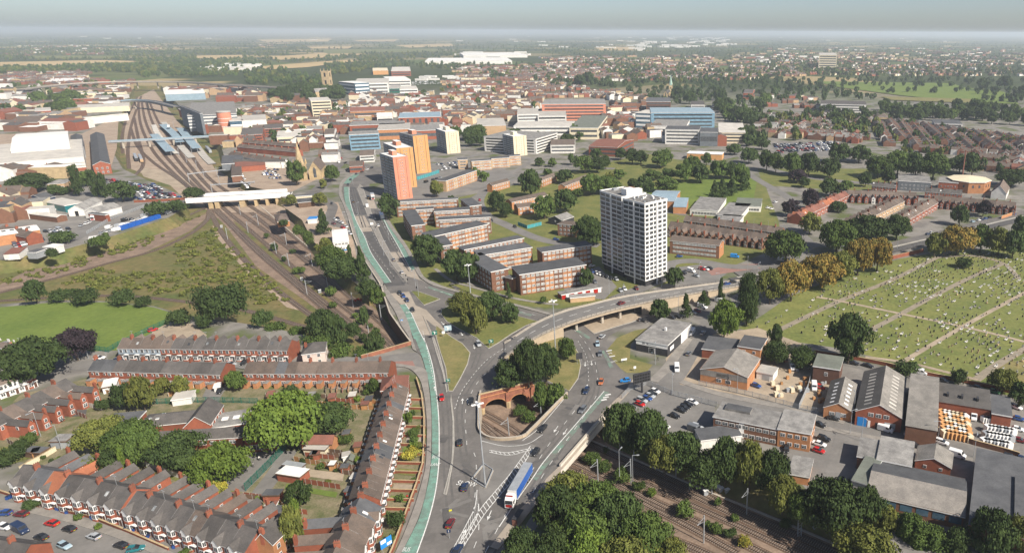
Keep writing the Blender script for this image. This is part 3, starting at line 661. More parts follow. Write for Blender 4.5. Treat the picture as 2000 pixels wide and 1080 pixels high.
# ------------------------------------------------------------------ overpass
OF = [(985, 668, .6), (1000, 659, 1.6), (1050, 628, 3.6), (1100, 607, 5.2), (1150, 594, 6), (1200, 582, 6.2), (1250, 573, 6), (1300, 566, 5.4), (1375, 556, 3.6), (1450, 546, 1.6), (1500, 539, .4)]
ON = [(985, 699, .6), (1000, 689, 1.6), (1050, 659, 3.6), (1100, 637, 5.2), (1150, 620, 6), (1200, 606, 6.2), (1240, 597, 6), (1300, 584, 5.4), (1375, 571, 3.6), (1437, 561, 1.6), (1500, 549, .4)]
def overpass():
 root = empty('flyover_bridge', P(1160, 630)); inv = Matrix.Translation(-root.location)
 a = [inv @ p for p in cr(wpts(OF), 4)]; b = [inv @ p for p in cr(wpts(ON), 4)]
 ab = [p.lerp(q, .12) for p, q in zip(a, b)]; ba = [p.lerp(q, .86) for p, q in zip(a, b)]
 mb = MB(); strip(mb, ab, ba, 'asphalt_old', .02)
 link('road_deck', mb.mesh('road_deck'), root)
 mb = MB(); strip(mb, a, ab, 'concrete', .2, .5); strip(mb, ba, b, 'concrete', .2, .5); link('footway', mb.mesh('footway'), root)
 mb = MB()
 for e in (a, b):
  for i in range(len(e) - 1):
   p, q = e[i], e[i + 1]; spans = 0
   g = 12 <= i < 25
   z0 = -1.1
   mb.face([p + Vector((0, 0, .25)), q + Vector((0, 0, .25)), q + Vector((0, 0, z0)), p + Vector((0, 0, z0))], 'concrete_tan')
 link('deck_edge', mb.mesh('deck_edge'), root)
 mb = MB(); lo = [p + Vector((0, 0, -1.1)) for p in a[12:27]]; hi = [p + Vector((0, 0, -1.1)) for p in b[12:27]]
 for i in range(len(lo) - 1): mb.face([lo[i], hi[i], hi[i + 1], lo[i + 1]], 'concrete_tan')
 link('deck_soffit', mb.mesh('deck_soffit'), root)
 for e in (a, b):
  for rg in (range(0, 12), range(25 if e is b else 24, len(e) - 1)):
   mb = MB()
   for i in rg:
    p, q = e[i] - Vector((0, 0, 1.1)), e[i + 1] - Vector((0, 0, 1.1)); mb.face([p, q, Vector((q.x, q.y, -.3)), Vector((p.x, p.y, -.3))], 'concrete_tan')
   link('retaining_wall', mb.mesh('retaining_wall'), root)
 for i in (12, 25):
  mb = MB(); p, q = a[i] - Vector((0, 0, 1.1)), b[i] - Vector((0, 0, 1.1)); mb.face([p, q, Vector((q.x, q.y, -.3)), Vector((p.x, p.y, -.3))], 'concrete_tan'); link('abutment', mb.mesh('abutment'), root)
 for i in (14, 18, 21):
  for t in (.2, .8):
   p = a[i].lerp(b[i], t); c = MB(); c.cyl((p.x, p.y, -.2), (p.x, p.y, p.z - 1.1), .65, .65, 'concrete', 12); link('pier', c.mesh('pier'), root)
 mb = MB()
 for e in (a, b):
  L = along(e); s = 0
  while s < L[-1]:
   p, d = at(e, L, s); mb.box(p.x - .05, p.y - .05, p.z + .2, p.x + .05, p.y + .05, p.z + 1.25, 'metal_dark'); s += 2.5
  for h in (.75, 1.2):
   for i in range(len(e) - 1):
    p, q = e[i], e[i + 1]; u = Vector((0, 0, h))
    mb.face([p + u, q + u, q + u + Vector((0, 0, .07)), p + u + Vector((0, 0, .07))], 'metal_dark')
 link('railing', mb.mesh('railing'), root)
 mb = MB(); m = [p.lerp(q, .5) for p, q in zip(a, b)]; L = along(m); s = 0
 while s < L[-1] - 4:
  p, d = at(m, L, s); q, _ = at(m, L, s + 3.5); n = Vector((-d.y, d.x, 0)).normalized() * .12; u = Vector((0, 0, .05))
  mb.face([p + n + u, p - n + u, q - n + u, q + n + u], 'marking'); s += 7
 link('lane_marking', mb.mesh('lane_marking'), root)
 reg(root, 'curving concrete flyover with railings on round piers', 'over the slip roads', 'flyover')
overpass()
# ------------------------------------------------------------------ buildings
_wm = {}
def wmesh(w, h, st):
 k = (round(w, 2), round(h, 2), st)
 if k not in _wm:
  mb = MB(); fr = {'w': 'white_paint', 'd': 'metal_dark', 'c': 'white_paint', 'b': 'white_paint', 's': 'white_paint'}[st]; gl = {'w': 'glass', 'd': 'glass', 'c': 'glass_pale', 'b': 'glass_blue', 's': 'glass_pale'}[st]
  mb.box(-w / 2, -.1, 0, w / 2, .02, h, fr)
  n = max(1, round(w / .8)); t = min(.1, w * .08); cw = (w - t) / n
  for i in range(n):
   x0 = -w / 2 + t + i * cw; x1 = x0 + cw - t
   if st == 's': mb.face([(x0, -.115, t), (x1, -.115, t), (x1, -.115, h - t), (x0, -.115, h - t)], gl)
   else:
    mb.face([(x0, -.115, t), (x1, -.115, t), (x1, -.115, h * .62), (x0, -.115, h * .62)], gl)
    mb.face([(x0, -.115, h * .62 + t * .8), (x1, -.115, h * .62 + t * .8), (x1, -.115, h - t), (x0, -.115, h - t)], gl)
  _wm[k] = mb.mesh('window')
 return _wm[k]
def facemat(f, L, W):
 """wall face -> matrix putting x along the face, -y outwards"""
 return {'a': Matrix.Identity(4), 'b': Matrix.Translation((L, 0, 0)) @ Matrix.Rotation(PI / 2, 4, 'Z'),
   'c': Matrix.Translation((L, W, 0)) @ Matrix.Rotation(PI, 4, 'Z'), 'd': Matrix.Translation((0, W, 0)) @ Matrix.Rotation(-PI / 2, 4, 'Z')}[f], (L if f in 'ac' else W)
def frame3(A, B, C, z):
 """rectangle whose three corners show nearest to pixels A, B, C at height z, anchored at B"""
 a, b, c = P(*A, z), P(*B, z), P(*C, z); sw = False; x = (b - a).to_2d(); y = (c - b).to_2d()
 if x.x * y.y - x.y * y.x < 0: sw = True; x, y = -y, -x; A, C = C, A
 ray = b.to_2d().normalized(); k = (CAM_H - z) / b.to_2d().length
 def wt(v): c = v.normalized().dot(ray); return v.length_squared / ((1 - c * c) / (k * k) + c * c)
 wa, wb = wt(x), wt(y)
 ax = math.atan2(x.y, x.x); ay = math.atan2(y.y, y.x) - PI / 2; dv = (ay - ax + PI) % (2 * PI) - PI
 rz = ax + dv * wb / (wa + wb); xd = Vector((math.cos(rz), math.sin(rz), 0)); yd = Vector((-xd.y, xd.x, 0))
 def fit(d, T, l):
  for _ in range(6):
   p0 = pix(b + d * l); p1 = pix(b + d * (l + .5)); g = ((p1[0] - p0[0]) * 2, (p1[1] - p0[1]) * 2); l += ((T[0] - p0[0]) * g[0] + (T[1] - p0[1]) * g[1]) / (g[0] ** 2 + g[1] ** 2)
  return max(1.0, l)
 L = fit(-xd, A, x.length); W = fit(yd, C, y.length); return b - xd * L, L, W, rz, sw
def roofmesh(mb, kind, L, W, h, rh, m, ov=.25, fascia='white_paint', m2=None, wallm=None):
 """roof into mb; gable walls into wall builder wallm=(mb,mat)"""
 if kind == 'flat':
  mb.box(-ov, -ov, h - .3, L + ov, W + ov, h + .12, fascia, m)
 elif kind == 'par':
  mb.box(.25, .25, h - .6, L - .25, W - .25, h - .35, fascia, m)
 elif kind in ('gx', 'gy'):
  if kind == 'gx': pts = lambda s, t: (s * (L + 2 * ov) - ov, t[0], t[1]); sec = [(-ov, h - .15), (W / 2, h + rh), (W + ov, h - .15)]; g = lambda s, t: (s * L, t[0], t[1]); gs = [(0, h - .02), (W / 2, h + rh - .12), (W, h - .02)]
  else: pts = lambda s, t: (t[0], s * (W + 2 * ov) - ov, t[1]); sec = [(-ov, h - .15), (L / 2, h + rh), (L + ov, h - .15)]; g = lambda s, t: (t[0], s * W, t[1]); gs = [(0, h - .02), (L / 2, h + rh - .12), (L, h - .02)]
  for k in (0, 1):
   q = [pts(0, sec[k]), pts(1, sec[k]), pts(1, sec[k + 1]), pts(0, sec[k + 1])]
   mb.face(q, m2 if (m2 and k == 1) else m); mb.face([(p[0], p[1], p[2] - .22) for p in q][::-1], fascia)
   for i in range(4):
    p, r = q[i], q[(i + 1) % 4]; mb.face([p, (p[0], p[1], p[2] - .22), (r[0], r[1], r[2] - .22), r], fascia)
  if wallm:
   for s in (0, 1): wallm[0].face([g(s, t) for t in gs], wallm[1])
 elif kind in ('hx', 'hy'):
  o = ov; i = min(L, W) / 2
  r = [(i, W / 2), (L - i, W / 2)] if kind == 'hx' else [(L / 2, i), (L / 2, W - i)]
  c = [(-o, -o, h), (L + o, -o, h), (L + o, W + o, h), (-o, W + o, h)]; R = [(*r[0], h + rh), (*r[1], h + rh)]
  fs = [[c[0], c[1], R[1], R[0]], [c[1], c[2], R[1]], [c[2], c[3], R[0], R[1]], [c[3], c[0], R[0]]] if kind == 'hx' else [[c[0], c[1], R[0]], [c[1], c[2], R[1], R[0]], [c[2], c[3], R[1]], [c[3], c[0], R[0], R[1]]]
  for f in fs: mb.face(f, m)
  mb.box(-o, -o, h - .25, L + o, W + o, h - .01, fascia)
 elif kind == 'mono':
  mb.face([(-ov, -ov, h), (L + ov, -ov, h), (L + ov, W + ov, h + rh), (-ov, W + ov, h + rh)], m)
  for f in ([(0, 0, h - .05), (0, W, h - .05), (0, W, h + rh - .05)], [(L, 0, h - .05), (L, W, h + rh - .05), (L, W, h - .05)], [(0, W, h - .05), (L, W, h - .05), (L, W, h + rh - .05), (0, W, h + rh - .05)]): mb.face(f, fascia)
def bld(name, desc, where, A, B, C, h, wall='brick_red', roof='slate', kind='flat', rh=2.5, win=(), cat='building', fascia='white_paint', extra=(), z=0.0, group=None, roof2=None, wall_ab=None, base=None, bands=(), chim=()):
 a, L, W, rz, sw = frame3(A, B, C, z + h)
 root = empty(name, (a.x, a.y, z), rz); mp = {'a': 'b', 'b': 'a', 'c': 'd', 'd': 'c'} if sw else {}
 if sw: kind = {'gx': 'gy', 'gy': 'gx', 'hx': 'hy', 'hy': 'hx'}.get(kind, kind)
 mb = MB(); wb = wall_ab or {}
 wb = {mp.get(k, k): v for k, v in wb.items()}
 for f in 'abcd':
  M, n = facemat(f, L, W); q = [M @ Vector(p) for p in ((0, 0, -.3), (n, 0, -.3), (n, 0, h - .02), (0, 0, h - .02))]
  mb.face(q, wb.get(f, wall))
 if base: mb.box(-.06, -.06, -.3, L + .06, W + .06, base[0], base[1])
 if kind == 'par':
  mb.face([(0, 0, h - .02), (L, 0, h - .02), (L - .25, .25, h - .02), (.25, .25, h - .02)], fascia); mb.face([(L, 0, h - .02), (L, W, h - .02), (L - .25, W - .25, h - .02), (L - .25, .25, h - .02)], fascia)
  mb.face([(L, W, h - .02), (0, W, h - .02), (.25, W - .25, h - .02), (L - .25, W - .25, h - .02)], fascia); mb.face([(0, W, h - .02), (0, 0, h - .02), (.25, .25, h - .02), (.25, W - .25, h - .02)], fascia)
  for q in (((.25, .25), (L - .25, .25)), ((L - .25, .25), (L - .25, W - .25)), ((L - .25, W - .25), (.25, W - .25)), ((.25, W - .25), (.25, .25))):
   (x0, y0), (x1, y1) = q; mb.face([(x1, y1, h - .6), (x0, y0, h - .6), (x0, y0, h - .02), (x1, y1, h - .02)], fascia)
 rb = MB(); roofmesh(rb, kind, L, W, h, rh, roof, fascia=fascia, m2=roof2, wallm=(mb, wall))
 link('wall', mb.mesh('wall'), root); ro = link('roof', rb.mesh('roof'), root)
 nw = 0; rest = MB()
 for wd in win:
  f, cols, rows, w_, h_, z0, dz = wd[:7]; st = wd[7] if len(wd) > 7 else 'w'; mg = wd[8] if len(wd) > 8 else .06
  f = mp.get(f, f); M, n = facemat(f, L, W); me = wmesh(w_, h_, st)
  for r in range(rows):
   for c in range(cols):
    x = n * (mg + (1 - 2 * mg) * (c + .5) / cols); T = M @ Matrix.Translation((x, 0, z0 + r * dz))
    if nw < 100: link('window', me, root, T); nw += 1
    else:
     k = len(rest.v); rest.v.extend([tuple(T @ v.co) for v in me.vertices])
     for p in me.polygons: rest.f.append(tuple(k + i for i in p.vertices)); rest.m.append(rest.mi(me.materials[p.material_index].name))
 if rest.v: struct(link('windows', rest.mesh('windows'), root), 'stuff')
 for bd in bands:      # (face, z0, z1, material, name, x0, x1)
  f, z0, z1, m, nm = bd[:5]; x0, x1 = (bd[5], bd[6]) if len(bd) > 5 else (.0, 1.0); M, n = facemat(mp.get(f, f), L, W)
  b = MB(); b.box(n * x0 + .02, -.07, z0, n * x1 - .02, .03, z1, m, T=M); link(nm, b.mesh(nm), root)
 for ex in extra:      # (part, x0, x1, y0, y1 as fractions, z0, z1, material, top)
  nm, x0, x1, y0, y1, z0, z1, m, tp = ex; b = MB(); b.box(L * x0, W * y0, h + z0, L * x1, W * y1, h + z1, m, tp); link(nm, b.mesh(nm), root)
 for cx, cy, ch in chim:
  b = MB(); x, y = L * cx, W * cy; b.box(x - .5, y - .4, h - .5, x + .5, y + .4, h + ch, 'brick_red')
  for k in (-.25, .25): b.cyl((x + k, y, h + ch), (x + k, y, h + ch + .5), .14, .12, 'tile_orange', 6)
  link('chimney', b.mesh('chimney'), root)
 reg(root, desc, where, cat, group); return root, L, W
def row(r0, r1, n, front, desc, where, depth=8.0, eave=5.3, ridge=8.0, wall='brick_red', roof='slate', bay=0, ext=0.0, over=None, far=False, group='terraced houses', trim='white_paint', extroof=None, stack=True):
 """a terrace: one prototype with its parts, copied along the ridge line"""
 p0, p1 = P(*r0, ridge), P(*r1, ridge)
 if front == 'L': p0, p1 = p1, p0
 d = (p1 - p0).to_2d(); Lr = d.length; d /= Lr; w_ = Lr / n; nv = Vector((-d.y, d.x)); rz = math.atan2(d.y, d.x); hw = w_ / 2
 proto = empty('terraced_house', (0, 0, 0)); mb = MB(); D = depth
 mb.box(-hw, 0, -.3, hw, D, eave, wall)
 for s in (-hw, hw): mb.face([(s, 0, eave - .01), (s, D, eave - .01), (s, D / 2, ridge - .1)], wall)
 parts = []
 if ext:
  mb.box(-hw + .1, D - .05, -.3, -hw + w_ * .55, D + ext, eave - .8, wall); xm = -hw + w_ * .3
  mb.face([(-hw + .1, D + ext, eave - .82), (-hw + w_ * .55, D + ext, eave - .82), (xm, D + ext, eave + .75)], wall)
 link('wall', mb.mesh('wall'), proto)
 rb = MB(); o = .3
 for y0, y1, za, zb in ((-o, D / 2, eave - .2, ridge), (D + o, D / 2, eave - .2, ridge)):
  rb.face([(-hw, y0, za), (hw, y0, za), (hw, y1, zb), (-hw, y1, zb)], roof)
  for s in (-hw, hw): rb.face([(s, y0, za - .15), (s, y0, za), (s, y1, zb), (s, y1, zb - .15)], roof)
  rb.face([(-hw, y0, za - .14), (hw, y0, za - .14), (hw, y0, za), (-hw, y0, za)], trim)
 if ext:
  x0, x1 = -hw - .02, -hw + w_ * .6; e0 = D * .62
  for xa, xb in ((x0, xm), (x1, xm)): rb.face([(xa, e0, eave - .9), (xa, D + ext + .2, eave - .9), (xb, D + ext + .2, eave + .85), (xb, e0, eave + .85)], extroof or roof)
 if not far: rb.face([(-.05 - hw, -.1, eave - .1), (.06 - hw, -.1, eave - .1), (.06 - hw, D / 2, ridge + .08), (-.05 - hw, D / 2, ridge + .08)], 'felt_grey')
 link('roof', rb.mesh('roof'), proto)
 if stack:
  c = MB(); c.box(hw - .55, D / 2 - .9, ridge - .8, hw + .0, D / 2 + .5, ridge + 1.25, 'brick_red'); c.box(hw - .62, D / 2 - .97, ridge + .9, hw + .07, D / 2 + .57, ridge + 1.1, 'brick_brown')
  for k in range(3): c.cyl((hw - .28, D / 2 - .65 + k * .45, ridge + 1.25), (hw - .28, D / 2 - .65 + k * .45, ridge + 1.7), .13, .11, 'tile_red', 6)
  link('chimney', c.mesh('chimney'), proto)
  if ext > 4:
   c = MB(); c.box(-hw + .1, D + ext - .9, eave - 1, -hw + .9, D + ext - .1, eave + 1.9, 'brick_red')
   for k in (0, .35): c.cyl((-hw + .3 + k, D + ext - .5, eave + 1.9), (-hw + .3 + k, D + ext - .5, eave + 2.3), .12, .11, 'tile_orange', 6)
   link('chimney', c.mesh('chimney'), proto)
 if not far:
  fx = -w_ * .2; F180 = Matrix.Rotation(PI, 4, 'Z')
  if bay:
   b = MB(); top = eave + .1 if bay == 2 else 2.75; bw = min(1.25, w_ * .3)
   prof = [(-bw, .05), (-bw * .62, -.75), (bw * .62, -.75), (bw, .05)]
   for z0, z1, m in ((-.2, .7, wall), (2.35, 3.3, wall), (5.0, top, 'white_paint')) if bay == 2 else ((-.2, .7, wall),):
    b.prism([(fx + x, y) for x, y in prof], z0, z1, m)
   for z0 in ((.7, 3.3) if bay == 2 else (.7,)):
    zt = z0 + 1.65
    b.prism([(fx + x, y) for x, y in prof], z0, zt, 'white_paint')
    for i in range(3):
     (xa, ya), (xb, yb) = prof[i], prof[i + 1]; dx, dy = xb - xa, yb - ya; l = math.hypot(dx, dy); nx, ny = dy / l * -.02, dx / l * .02
     for s0, s1 in ((.12, .47), (.53, .88)):
      q = [(fx + xa + dx * s + nx * -1, ya + dy * s - ny, zz) for s, zz in ((s0, z0 + .2), (s1, z0 + .2), (s1, zt - .2), (s0, zt - .2))]
      b.face(q, 'glass')
   if bay == 2:
    gz = top; b.face([(fx - bw, -.8, gz), (fx + bw, -.8, gz), (fx, -.8, gz + 1.5)], 'white_paint')
    for sx in (-1, 1): b.face([(fx + sx * (bw + .2), -.95, gz - .15), (fx, -.95, gz + 1.6), (fx, D * .42, gz + 1.6), (fx + sx * (bw + .2), D * .12, gz - .15)], roof)
   else: b.prism([(fx + x * 1.08, y * 1.1) for x, y in prof], 2.36, 2.6, 'slate')
   link('bay_window', b.mesh('bay_window'), proto)
  else: link('window', wmesh(1.3, 1.5, 'w'), proto, Matrix.Translation((fx, 0, .8)))
  if bay < 2: link('window', wmesh(1.2, 1.45, 'w'), proto, Matrix.Translation((fx, 0, 3.3)))
  link('window', wmesh(.8, 1.35, 'w'), proto, Matrix.Translation((w_ * .27, 0, 3.4)))
  b = MB(); b.box(w_ * .27 - .62, -.1, 0, w_ * .27 + .62, .02, 2.6, 'white_paint'); b.face([(w_ * .27 - .42, -.12, .05), (w_ * .27 + .42, -.12, .05), (w_ * .27 + .42, -.12, 2.0), (w_ * .27 - .42, -.12, 2.0)], random.choice(('wood_dark', 'glass', 'brick_dark')))
  b.box(w_ * .27 - .8, -.75, 2.5, w_ * .27 + .8, 0, 2.66, 'white_paint'); link('door', b.mesh('door'), proto)
  if ext:
   link('window', wmesh(1.0, 1.2, 'w'), proto, Matrix.Translation((-hw + w_ * .3, D + ext, 2.9)) @ F180); link('window', wmesh(1.5, 1.5, 'w'), proto, Matrix.Translation((-hw + w_ * .3, D + ext, .7)) @ F180)
   link('window', wmesh(.9, 1.2, 'w'), proto, Matrix.Translation((-hw + w_ * .55, D + ext * .5, 2.9)) @ Matrix.Rotation(PI / 2, 4, 'Z'))
   link('window', wmesh(.9, 1.2, 'w'), proto, Matrix.Translation((hw - w_ * .2, D, 3.3)) @ F180)
  else:
   link('window', wmesh(1.2, 1.2, 'w'), proto, Matrix.Translation((-w_ * .22, D, 3.4)) @ F180); link('window', wmesh(.7, 1.0, 'w'), proto, Matrix.Translation((w_ * .18, D, 3.5)) @ F180)
   link('window', wmesh(1.5, 1.6, 'w'), proto, Matrix.Translation((-w_ * .2, D, .4)) @ F180)
   b = MB(); b.box(.15, D - .05, 0, hw - .3, D + 2.4, 2.2, 'brick_orange'); b.box(.1, D, 2.2, hw - .2, D + 2.5, 2.32, 'felt_grey'); link('rear_porch', b.mesh('rear_porch'), proto)
 hs = []
 for i in range(n):
  h_ = proto if i == 0 else dup(proto); c = p0.to_2d() + d * (w_ * (i + .5)) - nv * (D / 2)
  h_.location = (c.x, c.y, 0); h_.rotation_euler = (0, 0, rz); hs.append(h_)
 for i, h_ in enumerate(hs):
  dd = desc; k = i if front != 'L' else n - 1 - i
  if over and k in over:
   dd, wl, rf = over[k]
   for ch in h_.children:
    if ch.name.startswith('wall') and wl: setmat(ch, wl)
    if ch.name.startswith('roof') and rf: setmat(ch, rf)
  if not far and random.random() < .3:
   b = MB(); x, t = random.uniform(-.3, .3) * w_, random.uniform(.3, .55); q = [(x + sx * .45, D / 2 * tt, eave - .2 + (ridge - eave + .2) * (D / 2 * tt + .3) / (D / 2 + .3) + .06) for sx, tt in ((-1, t), (1, t), (1, t + .25), (-1, t + .25))]; b.face(q, random.choice(('glass', 'white_paint', 'glass_pale'))); link('rooflight', b.mesh('rooflight'), h_)
  if not far and random.random() < .4:
   b = MB(); x = hw - .3; b.cyl((x, D / 2, ridge), (x, D / 2, ridge + 3), .04, .03, 'metal_grey', 4); b.box(x - .6, D / 2 - .04, ridge + 2.7, x + .6, D / 2 + .04, ridge + 2.8, 'metal_grey', bottom=True); link('aerial', b.mesh('aerial'), h_)
  if i % 2 and n > 4:
   for ch in list(h_.children):
    if ch.name.startswith('chimney'): bpy.data.objects.remove(ch)
  reg(h_, dd, where, 'house', group)
 return hs
TW = dict(cat='house')
# ---- terraces in the near left
OR = ('terraced house with orange tiled roof', None, 'tile_orange'); NR = ('terraced house with newer dark roof', None, 'felt'); BL = ('blue and white rendered terraced house', 'render_blue', 'slate_brown'); BR_ = ('terraced house with brown roof', None, 'slate_brown'); WT = ('white rendered terraced house', 'render_white', None)
row((240, 659), (570, 663), 16, 'R', 'red brick terraced house with white bay', 'in row below the green field', bay=1, ext=4, over={0: BL, 1: BL, 2: BL, 3: BL, 4: BR_})
row((185, 701), (442, 708), 11, 'L', 'brick terraced house with rear windows', 'in row west of school car gap', over={0: NR, 1: NR})
row((484, 706), (625, 706), 7, 'L', 'brick terraced house seen from behind', 'in west half of curved brown-roofed row', roof='slate_brown', over={3: ('brick terraced house with solar panels', None, 'felt')})
row((625, 706), (764, 704), 6, 'L', 'brick terraced house seen from behind', 'in east half of curved brown-roofed row', roof='slate_brown')
row((772, 746), (708, 962), 20, 'L', 'narrow brick terraced house with white bay', 'along the green bus lane', bay=1, roof='slate_brown', over={13: NR, 12: NR, 4: NR})
row((704, 968), (640, 1100), 4, 'L', 'tall bay-fronted brick terraced house', 'at bottom of the bus lane row', bay=2, ext=8, eave=5.8, ridge=9.4, depth=9.5, roof='slate_brown', over={0: ('tall terraced house with black roof', None, 'felt')})
row((46, 906), (262, 954), 7, 'R', 'bay-fronted red brick terraced house', 'in upper part of parked-car street', bay=2, ext=7, eave=5.6, ridge=8.8, depth=9, over={2: OR, 1: NR})
row((268, 958), (505, 1034), 8, 'R', 'bay-fronted red brick terraced house', 'in lower part of parked-car street', bay=2, ext=7, eave=5.6, ridge=8.8, depth=9, over={4: BR_})
row((-30, 815), (128, 738), 6, 'L', 'brick house with gabled rear wing', 'at left edge below big dark tree', ext=8, bay=0, over={1: BR_, 4: ('terraced house with gabled wing and brown roof', None, 'slate_brown')})
row((-60, 748), (52, 712), 6, 'R', 'white rendered terraced house with dormer', 'at left edge facing the street', wall='render_white', roof='slate_brown', over={5: ('red brick corner shop house', 'brick_red', 'slate_brown')})
row((-40, 664), (40, 673), 3, 'R', 'low brown-roofed bungalow', 'beside the green field at left edge', eave=2.8, ridge=5, depth=8, roof='slate_brown', stack=False)
row((-60, 1046), (60, 1062), 3, 'L', 'dark-roofed brick house', 'in bottom left corner', ext=4, eave=5.6, ridge=8.4)
bld('detached_house', 'pale pink detached house with hipped roof', 'beside the railway bank', (588, 683), (634, 686), (632, 666), 5.2, 'render_pink', 'slate', 'hx', 2.6, [('a', 2, 2, 1.2, 1.4, .7, 2.6), ('b', 2, 2, 1, 1.3, .7, 2.6)], cat='house', chim=[(.15, .5, 2.5)])
bld('brick_house', 'brick house with plain rust-red gable wall', 'at the end of parked-car street', (498, 1042), (532, 1062), (556, 1020), 6, 'brick_orange', 'slate', 'gy', 3, [('b', 2, 2, 1.1, 1.4, .8, 2.7)], cat='house', chim=[(.5, .05, 4)])
bld('brick_house', 'red-roofed brick house', 'at the top end of the bus lane row', (742, 752), (796, 756), (790, 732), 5, 'brick_red', 'tile_red', 'hx', 3, [('a', 2, 2, 1.1, 1.3, .8, 2.5)], cat='house')
# ---- school
S_ = [('a', 8, 1, 1.8, 1.3, 1.4, 3)]
bld('school_building', 'long low brick school wing with slate roof', 'behind the row of tall trees', (296, 851), (472, 852), (470, 826), 3.6, 'brick_red', 'slate', 'gx', 2.4, S_, 'school')
bld('school_building', 'brick school hall with large gable', 'in the middle of the school', (358, 826), (410, 828), (432, 788), 5, 'brick_red', 'slate', 'gy', 3.4, [('b', 4, 1, 1.2, 1.6, 2.6, 3)], 'school')
bld('school_building', 'low grey-roofed school wing with rooflights', 'on the left of the school hall', (268, 824), (368, 824), (380, 794), 3.4, 'brick_red', 'slate', 'hx', 1.8, (), 'school', extra=[('rooflight', .15, .22, .3, .42, .9, 1.3, 'white_paint', 'glass_pale'), ('rooflight', .3, .37, .25, .37, .9, 1.3, 'white_paint', 'glass_pale'), ('rooflight', .34, .41, .6, .72, .9, 1.3, 'white_paint', 'glass_pale')])
bld('school_building', 'flat-roofed school wing with two rooflights', 'on the right of the school hall', (412, 826), (478, 826), (484, 796), 3.3, 'brick_red', 'felt_grey', 'flat', 1, (), 'school', extra=[('rooflight', .2, .4, .4, .6, .1, .4, 'white_paint', 'white_paint'), ('rooflight', .55, .75, .4, .6, .1, .4, 'white_paint', 'white_paint')])
bld('school_building', 'two-storey school block with big white windows', 'next to the playground tree', (474, 840), (545, 841), (540, 824), 6.4, 'brick_red', 'felt', 'flat', 1, [('a', 5, 2, 2.2, 1.8, .8, 3)], 'school')
bld('school_building', 'grey flat-roofed school annex', 'beside the leafy trees', (196, 832), (258, 830), (282, 800), 3.2, 'brick_red', 'felt', 'flat', 1, (), 'school')
# ---- yards behind the bus lane row
def shed(desc, where, A, B, C, h, wall, roof, kind='flat', rh=.9, cat='shed'): return bld('garden_shed' if cat == 'shed' else cat.replace(' ', '_'), desc, where, A, B, C, h, wall, roof, kind, rh, (), cat, fascia='wood_dark' if wall != 'render_white' else 'white_paint')
shed('white flat-roofed garage', 'behind the bus lane row', (540, 923), (585, 931), (602, 915), 2.6, 'brick_red', 'roof_white', cat='garage')
shed('pale blue curved-roof lean-to', 'next to the white-roofed garage', (552, 906), (588, 912), (595, 904), 2.4, 'metal_grey', 'metal_grey')
shed('brown-roofed brick bungalow extension', 'behind the bus lane row', (588, 862), (648, 866), (655, 850), 3, 'brick_orange', 'tile_red', 'gx', 2, 'outbuilding')
shed('low cream outbuilding with tan roof', 'beside the brown-roofed extension', (592, 872), (634, 878), (640, 864), 2.4, 'render_cream', 'roof_pale', cat='outbuilding')
shed('brick shed with black ribbed roof', 'near the green playground fence', (512, 962), (544, 966), (548, 952), 2.4, 'brick_red', 'felt')
shed('dark lean-to shed', 'below the big garden tree', (528, 1000), (556, 1004), (568, 986), 2.5, 'brick_orange', 'felt')
shed('pale green wooden shed', 'in a narrow back garden', (676, 897), (688, 899), (690, 888), 2.1, 'felt_green', 'felt_green', 'gy', .8)
shed('maroon garden shed', 'against the bus lane row', (672, 956), (692, 959), (696, 948), 2.3, 'lamp_red', 'felt')
shed('white garden room', 'against the bus lane row', (684, 930), (702, 932), (706, 922), 2.4, 'render_white', 'roof_pale')
shed('white two-door garage with flat roof', 'by the school boundary', (334, 776), (372, 776), (378, 760), 2.5, 'render_white', 'roof_pale', cat='garage')
shed('grey corrugated garage with open door', 'by the school fence corner', (96, 854), (128, 861), (142, 841), 2.6, 'metal_grey', 'felt_grey', cat='garage')
shed('black-roofed double shed', 'at left below the terraces', (46, 876), (78, 884), (92, 868), 2.2, 'wood_dark', 'felt')
shed('green-sided garden shed', 'in garden of the left end house', (213, 762), (230, 764), (236, 750), 2.2, 'fence_green', 'roof_pale')
shed('white conservatory', 'behind the left end of the rear-facing row', (198, 752), (226, 752), (228, 736), 2.6, 'white_paint', 'roof_white', cat='conservatory')
for i, (x, y, c) in enumerate(((668, 846, 'felt'), (690, 870, 'tile_red'), (704, 905, 'felt_grey'), (520, 770, 'tile_red'), (560, 768, 'slate'), (600, 772, 'felt_grey'), (640, 775, 'tile_red'), (680, 772, 'roof_pale'), (712, 780, 'felt'), (250, 985 - 30, 'felt'), (345, 965, 'felt'), (395, 982, 'roof_white'), (440, 968, 'tile_red'), (60, 905 - 25, 'tile_red'))):
 shed({'felt': 'black-roofed', 'tile_red': 'red-roofed', 'felt_grey': 'grey-roofed', 'slate': 'slate-roofed', 'roof_pale': 'pale-roofed', 'roof_white': 'white-roofed'}[c] + ' little garden shed', 'in the terrace back yards', (x, y), (x + 13, y + 1), (x + 15, y - 8), 2.2, random.choice(('wood_dark', 'brick_red', 'wood_fence')), c)
